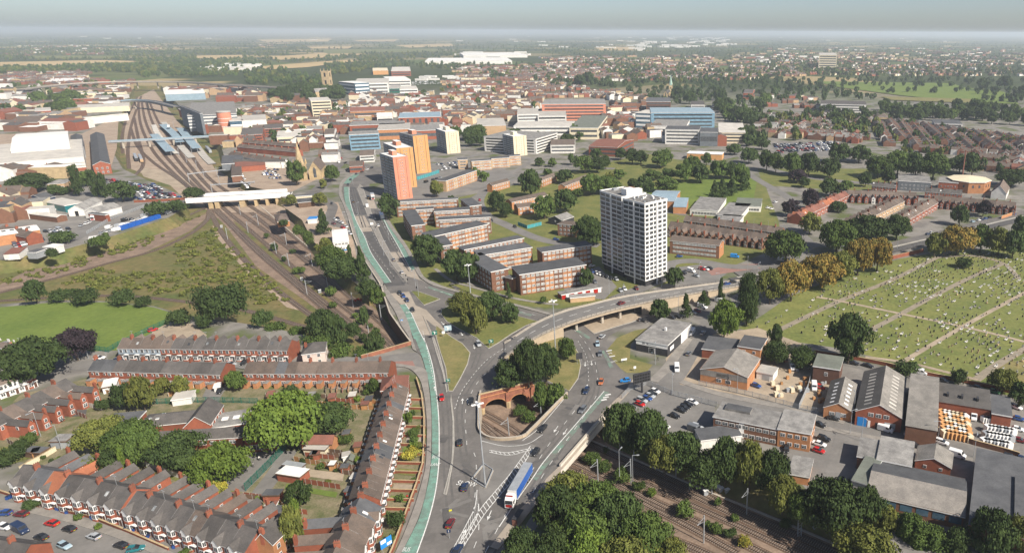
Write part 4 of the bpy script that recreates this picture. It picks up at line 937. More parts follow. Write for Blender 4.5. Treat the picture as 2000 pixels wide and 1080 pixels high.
# ---- estate flats
def flats(where, A, B, C, h=11, rows=4, ca=10, cb=3, wall='brick_brown', desc='four-storey brown brick flats with white eaves', sides=('a', 'b'), pan='brick_orange', roof='felt'):
 win = []; bands = []
 for s, n in ((sides[0], ca), (sides[1], cb)):
  win.append((s, n, rows, 1.7, 1.35, .95, 2.65, 'c' if n > 4 else 'w', .02 if n > 4 else .2))
  if n > 4:
   for k in range(n):
    if k % 4 in (1, 2): bands.append((s, .3, h - .9, pan, 'panel', .02 + .96 * (k + .04) / n, .02 + .96 * (k + .96) / n))
 return bld('block_of_flats', desc, where, A, B, C, h, wall, roof, 'flat', 1, win, 'flats', bands=bands, wall_ab={'b': 'brick_dark'} if False else None)
flats('nearest the flyover', (1014.5, 534), (1144.5, 517), (1122, 507.4), ca=14, cb=3)
flats('with shaded side along the footpath trees', (907, 500), (959, 531), (993, 527.6), ca=9, cb=2, pan='brick_brown')
flats('second back from the flyover', (937, 498), (1039, 483), (1024, 475.4), ca=14)
flats('left of the white tower behind young trees', (1059, 492.5), (1155, 478.6), (1143, 471), ca=12)
flats('with long roof stepping behind the second block', (907, 488), (1023, 465), (1011, 459.5), ca=14)
flats('in the middle of the estate facing the court', (845, 461.6), (953, 438), (930, 434), ca=16)
flats('short block behind the round road tree', (846, 463), (860, 481), (883, 475.5), ca=5, cb=2, pan='brick_brown')
flats('with shaded side next to the bus lane', (785.5, 411.5), (803.7, 441), (830, 439), ca=8, cb=2, pan='brick_brown')
flats('fourth from the orange tower', (856, 427.5), (958, 424), (953, 419), ca=16)
flats('third from the orange tower', (848, 410.5), (916.5, 409.4), (914, 404), ca=11)
flats('second from the orange tower', (812, 408), (846, 408), (845, 404), ca=5)
flats('right in front of the orange tower', (773, 392), (894, 389), (888, 384.5), ca=20)
flats('at right end of the front court', (899.5, 389), (917.6, 403), (940, 402), ca=5, cb=2, pan='brick_brown', desc='short dark brick flats')
bld('stair_block', 'low brick stair block with orange panel', 'between the two nearest flats', (986, 541), (1000, 544), (1010, 541), 7.5, 'brick_brown', 'felt', 'flat', 1, (), 'building', bands=[('b', 1, 7, 'brick_orange', 'panel', .2, .7)])
og = 'three-storey orange brick flats'
for w_, a, b, c, n in (('along the estate road by the play area', (871, 355), (931, 333), (913.6, 329), 14), ('behind the play area', (921, 316.4), (960, 313), (957, 310), 8), ('next along behind the play area', (960, 311), (995, 308.4), (992, 305), 8), ('left of the flats behind the play area', (894, 312), (913, 311.6), (912, 308.4), 4), ('at foot of the right cream tower', (995, 306), (1017, 304.4), (1014, 301.5), 5)):
 flats(w_, a, b, c, 9, 3, n, 2, 'brick_buff', og, pan='brick_orange')
mg = 'brown-roofed brick maisonettes'
for w_, a, b, c, n in (('by the round estate tree', (1000.7, 401), (1069, 380.6), (1058, 373), 12), ('beside the estate road bend', (961.6, 365), (995, 353), (985.6, 349), 7), ('facing the playing field', (1104, 366), (1150, 346), (1138, 341), 9), ('behind the two dark trees', (1056, 356), (1087, 342), (1077, 338), 7), ('low wing near the teal hoarding', (1012, 408), (1042, 402), (1034, 396), 4)):
 bld('block_of_flats', mg, w_, a, b, c, 5.8, 'brick_orange', 'slate_brown', 'gx', 1.8, [('a', n, 2, 1.6, 1.3, .9, 2.7, 'c'), ('b', 2, 2, 1.2, 1.2, .9, 2.7)], 'flats')
bld('black_timber_house', 'black-boarded house with grey gabled roof', 'behind the teal hoarding', (1071, 424), (1097.6, 430.7), (1120, 421), 4, 'metal_dark', 'felt_grey', 'gy', 2.4, [('a', 1, 1, 1.2, 1.2, 2, 3)], 'house')
bld('block_of_flats', 'small three-storey brown flats', 'left of the big tree by the white tower', (1089, 433), (1124, 440), (1132, 432), 8, 'brick_brown', 'slate_brown', 'hx', 1.5, [('a', 4, 3, 1.5, 1.4, .9, 2.6)], 'flats')
bld('block_of_flats', 'long three-storey brown flats with tiled roof', 'right of the white tower', (1308, 470), (1405, 479), (1415, 471), 8.2, 'brick_brown', 'slate_brown', 'gx', 1.8, [('a', 14, 3, 1.6, 1.4, .9, 2.6, 'c'), ('b', 1, 1, .8, 1, 5, 3)], 'flats', wall_ab={'b': 'brick_orange'})
bld('garage_block', 'row of red and white garages', 'in front of the nearest flats', (1097, 577), (1175, 561), (1168, 554), 2.6, 'brick_red', 'felt_grey', 'flat', .3, (), 'garages', bands=[('a', .1, 2.2, ('white_paint' if k % 2 else 'lamp_red'), 'garage_door', k / 10 + .01, (k + 1) / 10 - .01) for k in range(10)])
bld('brick_store', 'low flat-roofed brick store', 'below the row of garages', (1114, 583), (1162, 577), (1160, 571), 2.6, 'brick_buff', 'felt_grey', 'flat', .3, (), 'building')
# ---- towers
def tower(desc, where, A, B, C, by, face, side, nb, roof, flo, cap='paint_orange', bx=None):
 h = hgt(P(bx or B[0] + 4, by), B[1]); st = h / flo
 win = [('b', 2, flo - 1, .9, .9, st * .9, st * .985, 'w', .35)]; bands = [('a', st * (k + .45), st * (k + .8), 'glass', 'window_band', .08 + .31 * j, .08 + .31 * j + .24) for k in range(flo - 1) for j in range(3)]
 bands += [('b', .5, h - .5, 'brick_dark', 'recess', .2, .225), ('b', .5, h - .5, 'brick_dark', 'recess', .775, .8), ('a', .5, h - .5, 'metal_dark', 'recess', .34, .375), ('a', .5, h - .5, 'metal_dark', 'recess', .65, .685)]
 bld('tower_block', desc, where, A, B, C, h, side, roof, 'par', 1, win, 'tower block', fascia='metal_grey', wall_ab={'b': face}, bands=bands, extra=[('roof_plant_room', .3, .6, .35, .65, -.3, 3.2, cap, 'roof_white')])
tower('orange and grey tower block', 'behind the front court of flats', (741, 299.6), (767, 308), (797, 306), 391, 'paint_orange', 'silver_clad', 2, 'roof_white', 15)
tower('amber tower block with white roof', 'directly behind the orange tower', (748, 279), (774, 290), (806, 288), 369, 'paint_amber', 'silver_clad', 2, 'roof_white', 14)
tower('amber tower block with grey roof', 'rear of the three clustered towers', (779, 260), (806, 266), (835, 266.8), 340, 'paint_amber', 'silver_clad', 2, 'felt_grey', 14)
tower('cream and grey tower block', 'beyond the orange flats, further left', (850, 253), (869.6, 258), (896, 259.6), 301, 'render_cream', 'silver_clad', 2, 'roof_white', 10, 'render_cream')
tower('cream and grey tower block', 'beside the multi-storey car park', (981, 262.8), (1002, 266.8), (1028, 266.8), 306, 'render_cream', 'silver_clad', 2, 'roof_white', 10, 'render_cream')
def white_tower():
 A, B, C = (1216, 391.7), (1259, 399), (1303.7, 392.8); base = P(1261, 561); h = hgt(base, 399); fl = 17; g = 3.0; st = (h - g - .6) / fl
 def block(A, B, C, nm, first):
  a, L, W, rz, sw = frame3(A, B, C, h); root = first or empty('tower_block', (a.x, a.y, 0), rz)
  T = root.matrix_basis.inverted() @ (Matrix.Translation((a.x, a.y, 0)) @ Matrix.Rotation(rz, 4, 'Z')) if first else Matrix.Identity(4)
  if not first: bpy.context.view_layer.update()
  w_ = MB(); w_.box(0, 0, g, L, W, h - .05, 'white_paint', T=T); w_.box(.8, .8, -.3, L - .8, W - .8, g + .1, 'metal_dark', T=T); link('wall', w_.mesh('wall'), root)
  r = MB(); r.box(.2, .2, h - .3, L - .2, W - .2, h - .02, 'white_paint', 'felt_grey', T=T)
  for x0, y0, x1, y1 in ((-.1, -.1, L + .1, .2), (-.1, W - .2, L + .1, W + .1), (-.1, .2, .2, W - .2), (L - .2, .2, L + .1, W - .2)): r.box(x0, y0, h - .5, x1, y1, h + .45, 'white_paint', T=T)
  link('roof', r.mesh('roof'), root); n = 0; rest = MB()
  for f in ('b', 'a'):
   M, ln = facemat(f, L, W); M = T @ M
   cols = [(.1, ln * .13, 'w'), (.29, ln * .14, 'w'), (.44, ln * .08, 'w'), (.67, ln * .15, 'w'), (.88, ln * .13, 'w')] if f == 'b' else [(.13, ln * .21, 'd'), (.37, ln * .2, 'd'), (.65, ln * .2, 'd'), (.88, ln * .2, 'd')]
   lid = MB()
   for k in range(fl):
    lid.box(.0, -.06, g + st * k, ln, .0, g + st * k + .14, 'metal_dark' if f == 'a' else 'felt_grey', T=M)
    z0 = g + st * k + st * (.38 if f == 'b' else .32)
    for fx, ww, sty in cols:
     b = MB(); x = ln * fx; b.box(x - ww / 2, -.09, z0, x + ww / 2, .01, z0 + st * (.56 if f == 'b' else .64), 'metal_dark', T=M)
     for j in range(2):
      xa = x - ww / 2 + .1 + j * (ww / 2 - .02); b.box(xa, -.11, z0 + .1, xa + ww / 2 - .18, -.08, z0 + st * (.5 if f == 'b' else .58), 'glass', T=M)
     if n < 96: link('window', b.mesh('window'), root); n += 1
     else:
      q = len(rest.v); rest.v += b.v; rest.f += [tuple(q + i for i in t) for t in b.f]; rest.m += [rest.mi(b.mats[i]) for i in b.m]
   o = link('storey_line', lid.mesh('storey_line'), root)
   c = MB(); c.box(ln * .51 - .3, -.55, 0, ln * .51 + .3, .0, h - .2, 'white_paint', T=M); link('column', c.mesh('column'), root)
  struct(link('windows', rest.mesh('windows'), root), 'stuff')
  return root, L, W, T
 root, L, W, T = block(A, B, C, '', None)
 root2, L2, W2, T2 = block((1171.4, 373.6), (1214, 386), (1262, 379.5), '', root)
 for x0, x1, y0, y1, z1, m in ((.72, .95, .25, .6, 3.4, 'white_paint'), (.75, .92, .62, .92, 2.6, 'white_paint'), (.45, .7, .55, .9, 2.2, 'brick_brown'), (.1, .2, .4, .6, .9, 'metal_grey')):
  b = MB(); b.box(L2 * x0, W2 * y0, h - .3, L2 * x1, W2 * y1, h + z1, m, T=T2); link('roof_plant_room', b.mesh('roof_plant_room'), root)
 for k in range(14):
  x, y = random.uniform(.1, .9) * L, random.uniform(.1, .9) * W; b = MB(); b.box(x - .5, y - .4, h - .3, x + .5, y + .4, h + random.uniform(.3, 1.2), random.choice(('white_paint', 'metal_grey')), T=T); link('roof_vent', b.mesh('roof_vent'), root)
 for k in range(4):
  x = L * (.1 + .25 * k); b = MB(); b.cyl(T @ Vector((x, W * .3, h)), T @ Vector((x, W * .3, h + 3.5)), .05, .04, 'metal_grey', 5); link('aerial', b.mesh('aerial'), root)
 reg(root, 'tall white-banded tower block', 'rising at centre right of the picture', 'tower block')
white_tower()
# ---- showroom and workshops on the right
rt, L, W = bld('showroom', 'black and white flat-roofed showroom', 'beside the dry grass bank', (1242.5, 661), (1303.7, 674), (1350, 631), 5.2, 'metal_dark', 'felt_grey', 'flat', .3, [('a', 3, 1, 1.8, 2.4, .2, 3, 'w', .45)], 'showroom', extra=[('satellite_dish', .5, .56, .5, .53, .1, 1.6, 'white_paint', 'white_paint')], bands=[('a', 3.2, 5.0, 'white_paint', 'fascia_sign'), ('b', 0, 5, 'white_paint', 'white_panel', .55, 1.0), ('b', 1.5, 3.2, 'white_paint', 'poster', .1, .25)])
m = MB()
for x in (.21, .235, .265, .345, .375): m.box(L * x, -.1, 3.6, L * x + .16, -.07, 4.6, 'metal_dark', bottom=True)
m.box(L * .22, -.1, 4.02, L * .235, -.07, 4.14, 'metal_dark', bottom=True); m.box(L * .35, -.1, 4.02, L * .38, -.07, 4.14, 'metal_dark', bottom=True)
for k in range(14): m.box(L * (.4 + k * .018), -.1, 3.75, L * (.4 + k * .018) + .14, -.07, 3.75 + (.3, .45, .25)[k % 3], 'metal_grey', bottom=True)
link('sign_lettering', m.mesh('sign_lettering'), rt)
bld('workshop', 'workshop with grey asbestos gable roof', 'at the street corner by the junction', (1368, 719), (1460, 736), (1484, 699), 5.5, 'brick_orange', 'asbestos_y', 'gy', 2.6, [('a', 2, 1, 2, 1.5, 1.2, 3, 'w', .3)], 'workshop', bands=[('a', 3, 5.4, 'asbestos', 'cladding'), ('a', 3.4, 4.7, 'white_paint', 'sign_board', .35, .62)])
bld('workshop', 'low building with black felt roof', 'behind the asbestos-roofed corner workshop', (1371, 680), (1433, 688), (1444, 663), 4, 'brick_red', 'felt', 'flat', .3, (), 'workshop')
bld('office_block', 'two-storey orange brick office with black roof', 'at the corner of the cemetery', (1441, 675.5), (1485.5, 682), (1498, 661), 6.5, 'brick_orange', 'felt', 'flat', .3, [('a', 2, 1, 1.2, 1.2, 4, 3), ('b', 2, 2, 1.2, 1.2, 1, 3)], 'office')
bld('yard_shed', 'pale yard shed with tan roof', 'in the scrap yard', (1478, 724), (1510, 731), (1519, 718), 3.2, 'render_white', 'roof_pale', 'flat', .3, (), 'shed', bands=[('a', .1, 2.4, 'metal_grey', 'shutter', .35, .8)])
bld('brick_store', 'dark brick cube building with green felt roof', 'by the cemetery wall', (1588.8, 713.5), (1640, 722), (1647, 697.5), 6.8, 'brick_dark', 'felt_green', 'flat', .3, [('a', 1, 1, 1.3, 1.5, 3.4, 3)], 'store')
def sky(m='white_paint', n=6):
 return [('rooflight', .18, .3, .1 + k * .8 / n, .1 + (k + .45) * .8 / n, .0, .0, m, m) for k in range(n)]
def gable_lights(root, L, W, h, rh, n, m, x0, x1):
 for side in (0, 1):
  for k in range(n):
   b = MB(); fa, fb = (x0, x1); y0 = W * (.08 + .84 * k / n); y1 = y0 + W * .3 / n
   def pt(f, y): x = f * L / 2; return ((x if side == 0 else L - x), y, h + rh * f + .03)
   q = [pt(fa, y0), pt(fb, y0), pt(fb, y1), pt(fa, y1)]
   if side == 0: q.reverse()
   q = q[::-1] if (Vector(q[1]) - Vector(q[0])).cross(Vector(q[2]) - Vector(q[0])).z < 0 else q
   b.face(q, m); link('rooflight', b.mesh('rooflight'), root)
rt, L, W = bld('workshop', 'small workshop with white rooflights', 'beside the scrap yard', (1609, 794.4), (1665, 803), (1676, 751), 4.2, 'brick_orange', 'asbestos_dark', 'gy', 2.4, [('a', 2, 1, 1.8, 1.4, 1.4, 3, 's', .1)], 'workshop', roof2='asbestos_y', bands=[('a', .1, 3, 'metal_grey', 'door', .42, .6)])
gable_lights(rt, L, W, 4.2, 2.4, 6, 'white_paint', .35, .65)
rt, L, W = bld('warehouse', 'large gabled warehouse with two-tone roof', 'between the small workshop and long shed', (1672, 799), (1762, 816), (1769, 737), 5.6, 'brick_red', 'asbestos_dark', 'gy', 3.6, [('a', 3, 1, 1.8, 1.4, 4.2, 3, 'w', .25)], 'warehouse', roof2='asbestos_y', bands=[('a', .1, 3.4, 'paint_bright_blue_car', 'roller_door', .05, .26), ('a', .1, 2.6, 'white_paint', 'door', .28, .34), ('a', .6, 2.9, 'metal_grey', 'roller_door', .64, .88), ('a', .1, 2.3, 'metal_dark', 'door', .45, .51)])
gable_lights(rt, L, W, 5.6, 3.6, 10, 'roof_pale', .3, .62)
bld('warehouse', 'long grey asbestos-roofed shed', 'right of the two-tone warehouse', (1771, 823), (1830.5, 841), (1831.5, 742), 6.5, 'brick_brown', 'asbestos_y', 'mono', 1.0, (), 'warehouse', fascia='brick_brown')
bld('warehouse', 'brick building with dark ribbed roof', 'behind the timber yard', (1832, 786), (1935, 800), (1933, 768), 4.6, 'brick_red', 'asbestos_dark', 'mono', 1.4, [('a', 1, 1, 1.6, 2, .2, 3, 'd', .25)], 'warehouse', extra=[('air_duct', .16, .2, .3, .45, .3, 1.6, 'metal_dark', 'metal_dark'), ('air_duct', .44, .48, .3, .45, .3, 1.6, 'metal_dark', 'metal_dark'), ('air_duct', .74, .78, .3, .45, .3, 1.6, 'metal_dark', 'metal_dark')])
bld('workshop', 'flat grey-roofed unit', 'at the far end of the timber yard', (1938, 807), (1976, 813), (1972, 776), 4.6, 'brick_red', 'felt', 'flat', .3, (), 'workshop')
bld('office_block', 'two-storey brick office with flat roof and bay', 'beside the junction car park', (1394, 810), (1521, 838), (1531, 806), 6.2, 'brick_brown', 'felt_grey', 'flat', .3, [('a', 9, 2, 1.9, 1.3, .9, 2.9, 'w', .03), ('d', 2, 2, 1.4, 1.3, .9, 2.9)], 'office', bands=[('a', .3, 5.6, 'white_paint', 'bay', .4, .48)], extra=[('roof_plant_room', .1, .5, .5, .85, .1, .9, 'felt_grey', 'felt')])
bld('office_block', 'square brick office with flat felt roof', 'at the corner of the white-car bays', (1520, 833), (1583, 847), (1592, 809), 6.6, 'brick_orange', 'felt_grey', 'flat', .3, [('a', 4, 2, 1.5, 1.3, 1.0, 3, 'w', .05), ('b', 3, 2, 1.4, 1.3, 1.0, 3)], 'office')
bld('annex', 'single-storey annex with black flat roof', 'in front of the brick office', (1369, 864), (1448, 850), (1440, 826), 3.2, 'render_white', 'felt', 'flat', .3, (), 'annex')
bld('garage', 'small brick store with mottled flat roof', 'beside the red and white cars', (1541, 924), (1580, 931), (1588, 896), 3.0, 'brick_orange', 'felt_grey', 'flat', .3, (), 'store')
bld('warehouse', 'pale flat-roofed unit', 'left rear of the corrugated shed', (1675, 888), (1712, 897), (1716, 860), 4.4, 'brick_brown', 'felt_grey', 'flat', .3, (), 'warehouse')
bld('warehouse', 'larger mottled flat-roofed unit', 'behind the corrugated shed', (1714, 892), (1780, 910), (1783, 863), 5, 'brick_brown', 'felt_grey', 'flat', .3, (), 'warehouse')
bld('warehouse', 'green-grey flat-roofed unit', 'left end of the corrugated shed', (1664, 939), (1696, 946), (1722, 900), 4.8, 'render_white', 'felt_green', 'flat', .3, (), 'warehouse')
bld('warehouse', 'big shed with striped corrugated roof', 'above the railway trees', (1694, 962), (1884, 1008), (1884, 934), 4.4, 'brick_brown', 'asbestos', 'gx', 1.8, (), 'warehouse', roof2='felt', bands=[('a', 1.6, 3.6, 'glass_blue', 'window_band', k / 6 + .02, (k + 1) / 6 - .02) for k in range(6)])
bld('warehouse', 'red brick workshop with grey gable', 'behind the corrugated shed', (1788, 898), (1858, 913), (1862, 884), 4, 'brick_red', 'asbestos_y', 'gy', 2, [('a', 2, 1, 1, 1, 2, 3)], 'workshop')
bld('warehouse', 'wide black flat-roofed factory', 'at the lower right edge', (1892, 1028), (2070, 1070), (2060, 908), 6, 'brick_brown', 'felt', 'flat', .3, (), 'factory', fascia='brick_brown', extra=[('roof_step', .5, 1, .1, .7, .1, .9, 'metal_dark', 'felt')])
# ---- terraces and houses right of the white tower
row((1310, 432), (1500, 456), 14, 'L', 'brick terraced house with gabled wing', 'in front row right of white tower', ext=6, wall='brick_brown', roof='slate_brown')
row((1340, 420), (1530, 444), 14, 'R', 'brick terraced house', 'in second row right of white tower', wall='brick_brown', roof='slate_brown')
row((1650, 373), (1556, 416), 12, 'L', 'terraced house with orange-brown roof', 'left of the three parallel terraces', roof='tile_red', ext=3, over={i: OR for i in (4, 5, 10)})
row((1758, 384), (1672, 424), 12, 'L', 'buff brick terraced house', 'middle of the three parallel terraces', wall='brick_buff', roof='slate_brown', ext=4)
row((1823, 387), (1755, 424), 11, 'L', 'brick terraced house', 'right of the three parallel terraces', wall='brick_red', roof='slate_brown', ext=4)
row((1655, 371), (1790, 376), 10, 'L', 'brick terraced house with big rear gable', 'across top of the parallel terraces', roof='slate_brown', ext=7, over={3: WT, 7: WT})
row((1808, 366), (1880, 371), 6, 'R', 'terraced house with attic dormer', 'below the octagonal hall', roof='slate')
row((1822, 381), (1985, 395), 13, 'L', 'brick terraced house with rear gable', 'in row at right below octagonal hall', roof='slate_brown', ext=7, over={4: ('yellow painted terraced house', 'render_cream', None)})
row((1705, 355), (1752, 359), 4, 'R', 'slate-roofed terraced house', 'left of the modern flats', roof='slate')
row((478, 272), (588, 281), 18, 'R', 'small brown-roofed terraced house', 'in rear row by the station', roof='slate_brown', far=True)
row((468, 281), (584, 291), 18, 'R', 'small brown-roofed terraced house', 'in middle row by the station', roof='slate_brown', far=True)
row((452, 296), (556, 311), 14, 'R', 'small white terraced house', 'in front row by the station', wall='render_white', roof='slate_brown', far=True)
row((5, 440), (64, 452), 6, 'R', 'red brick terraced house', 'behind the long white warehouse', roof='slate_brown', far=True)
B = bld
B('block_of_flats', 'modern grey flats with stepped roof', 'below the park trees at right', (1755, 353), (1818, 357), (1815, 345), 8, 'grey_clad', 'felt_grey', 'flat', .3, [('a', 7, 2, 1.4, 1.4, 1, 3)], 'flats')
B('brick_hall', 'orange-red brick hall with tall chimney', 'left of the octagonal hall', (1834, 352), (1872, 358), (1872, 349), 8, 'brick_red', 'felt_grey', 'flat', .3, [('a', 5, 2, 1, 1.2, 1, 3)], 'hall')
def octo():
 c = P(1893, 350, 9); root = empty('octagonal_hall', (c.x, c.y, 0)); r = 17
 pl = [(r * math.cos(PI / 4 * k + .4), r * math.sin(PI / 4 * k + .4)) for k in range(8)]
 m = MB(); m.prism(pl, -.3, 9, 'brick_orange'); link('wall', m.mesh('wall'), root); m = MB(); m.prism([(x * 1.04, y * 1.04) for x, y in pl], 9.01, 9.4, 'white_paint')
 for k in range(8):
  a, b = pl[k], pl[(k + 1) % 8]; m.face([(a[0] * 1.04, a[1] * 1.04, 9.41), (b[0] * 1.04, b[1] * 1.04, 9.41), (0, 0, 11)], 'render_cream')
 link('roof', m.mesh('roof'), root)
 for k in range(8):
  a, b = Vector(pl[k]), Vector(pl[(k + 1) % 8])
  for t in (.3, .7):
   q = a.lerp(b, t); link('window', wmesh(1.4, 2.2, 'd'), root, Matrix.Translation((q.x, q.y, 4.5)) @ Matrix.Rotation(math.atan2((b - a).y, (b - a).x), 4, 'Z'))
 m = MB(); m.cyl((2, 20, 0), (2, 20, 30), .7, .5, 'tile_red', 10); link('chimney', m.mesh('chimney'), root)
 reg(root, 'octagonal orange brick hall with cream roof', 'at the right beside the park trees', 'hall')
octo()
B('church_hall', 'white gabled chapel with brown roof', 'right of the octagonal hall', (1936, 377), (1966, 379), (1972, 366), 5, 'render_white', 'slate_brown', 'gy', 6, (), 'chapel')
B('school_building', 'school with pale blue metal roof', 'behind the white tower', (1268, 384), (1318, 393), (1327, 372), 6, 'brick_orange', 'roof_blue', 'gx', 1.5, (), 'school')
B('school_building', 'brick school wing with blue mono roof', 'right behind the white tower', (1315, 401), (1340, 405), (1344, 390), 5, 'brick_orange', 'roof_blue', 'mono', 1.5, (), 'school')
for a, b, c, w_, r in (((1348, 405), (1402, 412), (1418, 387), 'left wing', 'felt_grey'), ((1402, 416), (1446, 423), (1466, 398), 'middle wing', 'felt_grey'), ((1436, 398), (1486, 404), (1488, 388), 'rear wing', 'felt_green'), ((1400, 432), (1440, 438), (1452, 421), 'front wing', 'felt_grey')):
 B('school_building', 'flat-roofed white-edged school block', 'as the ' + w_ + ' of the low school', a, b, c, 4, 'render_white', r, 'flat', .3, [('a', 8, 1, 2, 1.8, .8, 3)], 'school')
# ---- trade yard at the left
B('warehouse', 'long white warehouse with rooflights', 'at left edge beside the railway', (-60, 478), (77, 448), (69, 436), 6.5, 'brick_orange', 'roof_white', 'gx', 1.2, (), 'warehouse', extra=[('rooflight', .12 + .12 * k, .18 + .12 * k, .3, .45, .8, 1.1, 'felt', 'felt') for k in range(7)])
B('warehouse', 'pale gabled shed with dark doorway', 'left of a matching pair', (132, 405), (163, 409), (197, 389), 4.6, 'render_white', 'felt_grey', 'gy', 3, (), 'warehouse', bands=[('a', .1, 3.6, 'dark_gap', 'door', .4, .62)])
B('warehouse', 'pale gabled shed with dark doorway', 'right of a matching pair', (165, 411), (193, 415), (236, 401), 4.6, 'render_white', 'felt_grey', 'gy', 3, (), 'warehouse', bands=[('a', .1, 3.6, 'dark_gap', 'door', .35, .65)])
B('warehouse', 'teal-walled flat unit', 'above the long asbestos shed', (82, 391), (126, 402), (164, 390), 5, 'paint_teal_car', 'roof_pale', 'flat', .3, (), 'warehouse')
B('warehouse', 'dark blue gabled barn', 'in the middle of the trade yard', (50, 383), (84, 389), (106, 378), 5, 'paint_dark_blue_car', 'felt', 'gy', 3, (), 'warehouse')
B('warehouse', 'long low asbestos-roofed shed', 'across the trade yard', (28, 408), (110, 424), (128, 413), 4, 'brick_brown', 'roof_pale', 'gx', 1, (), 'warehouse')
B('warehouse', 'orange-roofed building', 'at the left edge of trade yard', (-30, 388), (20, 384), (42, 369), 4, 'brick_orange', 'tile_orange', 'mono', 1.5, (), 'warehouse')
B('warehouse', 'small white gabled shed', 'between orange roof and blue barn', (23, 381), (40, 386), (62, 375), 4, 'render_white', 'roof_pale', 'gy', 2.4, (), 'warehouse')
B('shop', 'low building with pink roof', 'near the railway at left edge', (6, 497), (36, 495), (54, 485), 3.2, 'render_white', 'tile_red', 'mono', 1, (), 'shop')
B('shop', 'grey box unit with dark roof', 'right of the pink-roofed building', (52, 487), (70, 493), (88, 480), 3.6, 'metal_grey', 'felt', 'flat', .3, (), 'shop')
B('forecourt_canopy', 'white flat forecourt canopy', 'in the car sales yard', (84, 477), (104, 483), (122, 472), 4, 'render_white', 'roof_white', 'flat', .3, (), 'canopy')
B('brick_house', 'brick pair by bridge approach', 'beside the large tree', (172, 412), (205, 420), (212, 414), 5, 'brick_red', 'felt', 'flat', .3, (), 'building')
B('cream_works', 'cream two-storey works building', 'between tall poplars and round tree', (92, 352), (125, 358), (137, 345), 8, 'brick_buff', 'felt_grey', 'hx', 2, [('a', 8, 2, 1.2, 1.4, 1, 3.4)], 'works')
B('gate_lodge', 'white portable office', 'beside the track bend', (172, 473), (190, 470), (192, 460), 3, 'render_white', 'roof_white', 'flat', .3, (), 'cabin')
for k in range(6):
 a, b = P(236, 450), P(312, 426); d = (b - a) / 6; r = empty('shipping_container', a + d * (k + .5), math.atan2(d.y, d.x)); l = min(6.2, d.length / 2 - .15)
 m = MB(); m.box(-l, -1.25, .1, l, 1.25, 2.75, 'paint_strong_blue_car'); link('body', m.mesh('body'), r)
 m = MB(); m.box(l, -1.15, .2, l + .08, 1.15, 2.6, 'paint_blue_car'); m.box(l + .08, -.05, .2, l + .12, .05, 2.6, 'metal_grey'); link('door', m.mesh('door'), r); reg(r, 'blue shipping container', 'in the row beside the railway', 'container', 'blue containers in a row')
# ---- railway works and station
B('railway_works', 'huge white works hall with stepped roof', 'at left edge beyond the trees', (-80, 312), (163, 306), (158, 272), 13, 'render_white', 'roof_pale', 'gx', 2.5, (), 'works', bands=[('a', 4.5, 5, 'felt_grey', 'gutter'), ('a', 7.5, 8, 'felt_grey', 'gutter'), ('a', .1, 3, 'brick_red', 'brick_base')])
B('railway_works', 'white barrel-roofed works hall', 'behind the stepped works hall', (20, 290), (136, 286), (132, 256), 17, 'render_white', 'roof_white', 'gx', 4, (), 'works')
B('railway_works', 'grey-roofed works annex', 'right of the barrel-roofed hall', (138, 286), (163, 287), (160, 264), 11, 'metal_grey', 'felt', 'gy', 2, (), 'works')
B('railway_works', 'long black-roofed brick workshop', 'between works and railway tracks', (215, 320), (203, 262), (176, 262), 9, 'brick_red', 'felt', 'gx', 3, [('d', 3, 2, 1.5, 2, 1, 3.5)], 'works')
B('rail_shed', 'long white rail shed', 'left of the station approach tracks', (166, 245), (250, 224), (254, 219), 8, 'render_white', 'roof_pale', 'gx', 2, (), 'shed')
B('rail_shed', 'pale rail shed further back', 'left of the station throat', (140, 218), (252, 207), (256, 201), 8, 'render_cream', 'roof_pale', 'gx', 2, (), 'shed')
B('shopping_centre', 'grey shopping centre with car park roof', 'beside the station', (365, 215), (462, 222), (455, 199), 20, 'grey_clad', 'felt_grey', 'flat', .3, (), 'shopping centre', bands=[('a', 4 + 4 * k, 5.6 + 4 * k, 'roof_white', 'parapet_band') for k in range(4)])
B('station_hall', 'long dark red station frontage wall', 'alongside the platforms', (348, 212), (395, 243), (405, 240), 12, 'brick_red', 'felt_grey', 'flat', .3, (), 'station')
B('office_slab', 'grey slab office', 'at the station end of shopping centre', (352, 203), (390, 222), (395, 218), 26, 'grey_clad', 'felt', 'flat', .3, (), 'office')
def drum():
 c = P(443, 256); r = empty('brick_rotunda', (c.x, c.y, 0)); m = MB(); m.cyl((0, 0, -.3), (0, 0, 24), 8, 8, 'paint_orange', 20); link('wall', m.mesh('wall'), r); m = MB(); m.cyl((0, 0, 24), (0, 0, 25), 8.5, 8.5, 'roof_pale', 20); link('roof', m.mesh('roof'), r)
 for k in range(3):
  m = MB(); m.cyl((0, 0, 6 + 5 * k), (0, 0, 6.5 + 5 * k), 8.1, 8.1, 'white_paint', 20, False); link('ring_band', m.mesh('ring_band'), r)
 reg(r, 'round orange brick stair drum', 'at the corner of the shopping centre', 'rotunda')
drum()
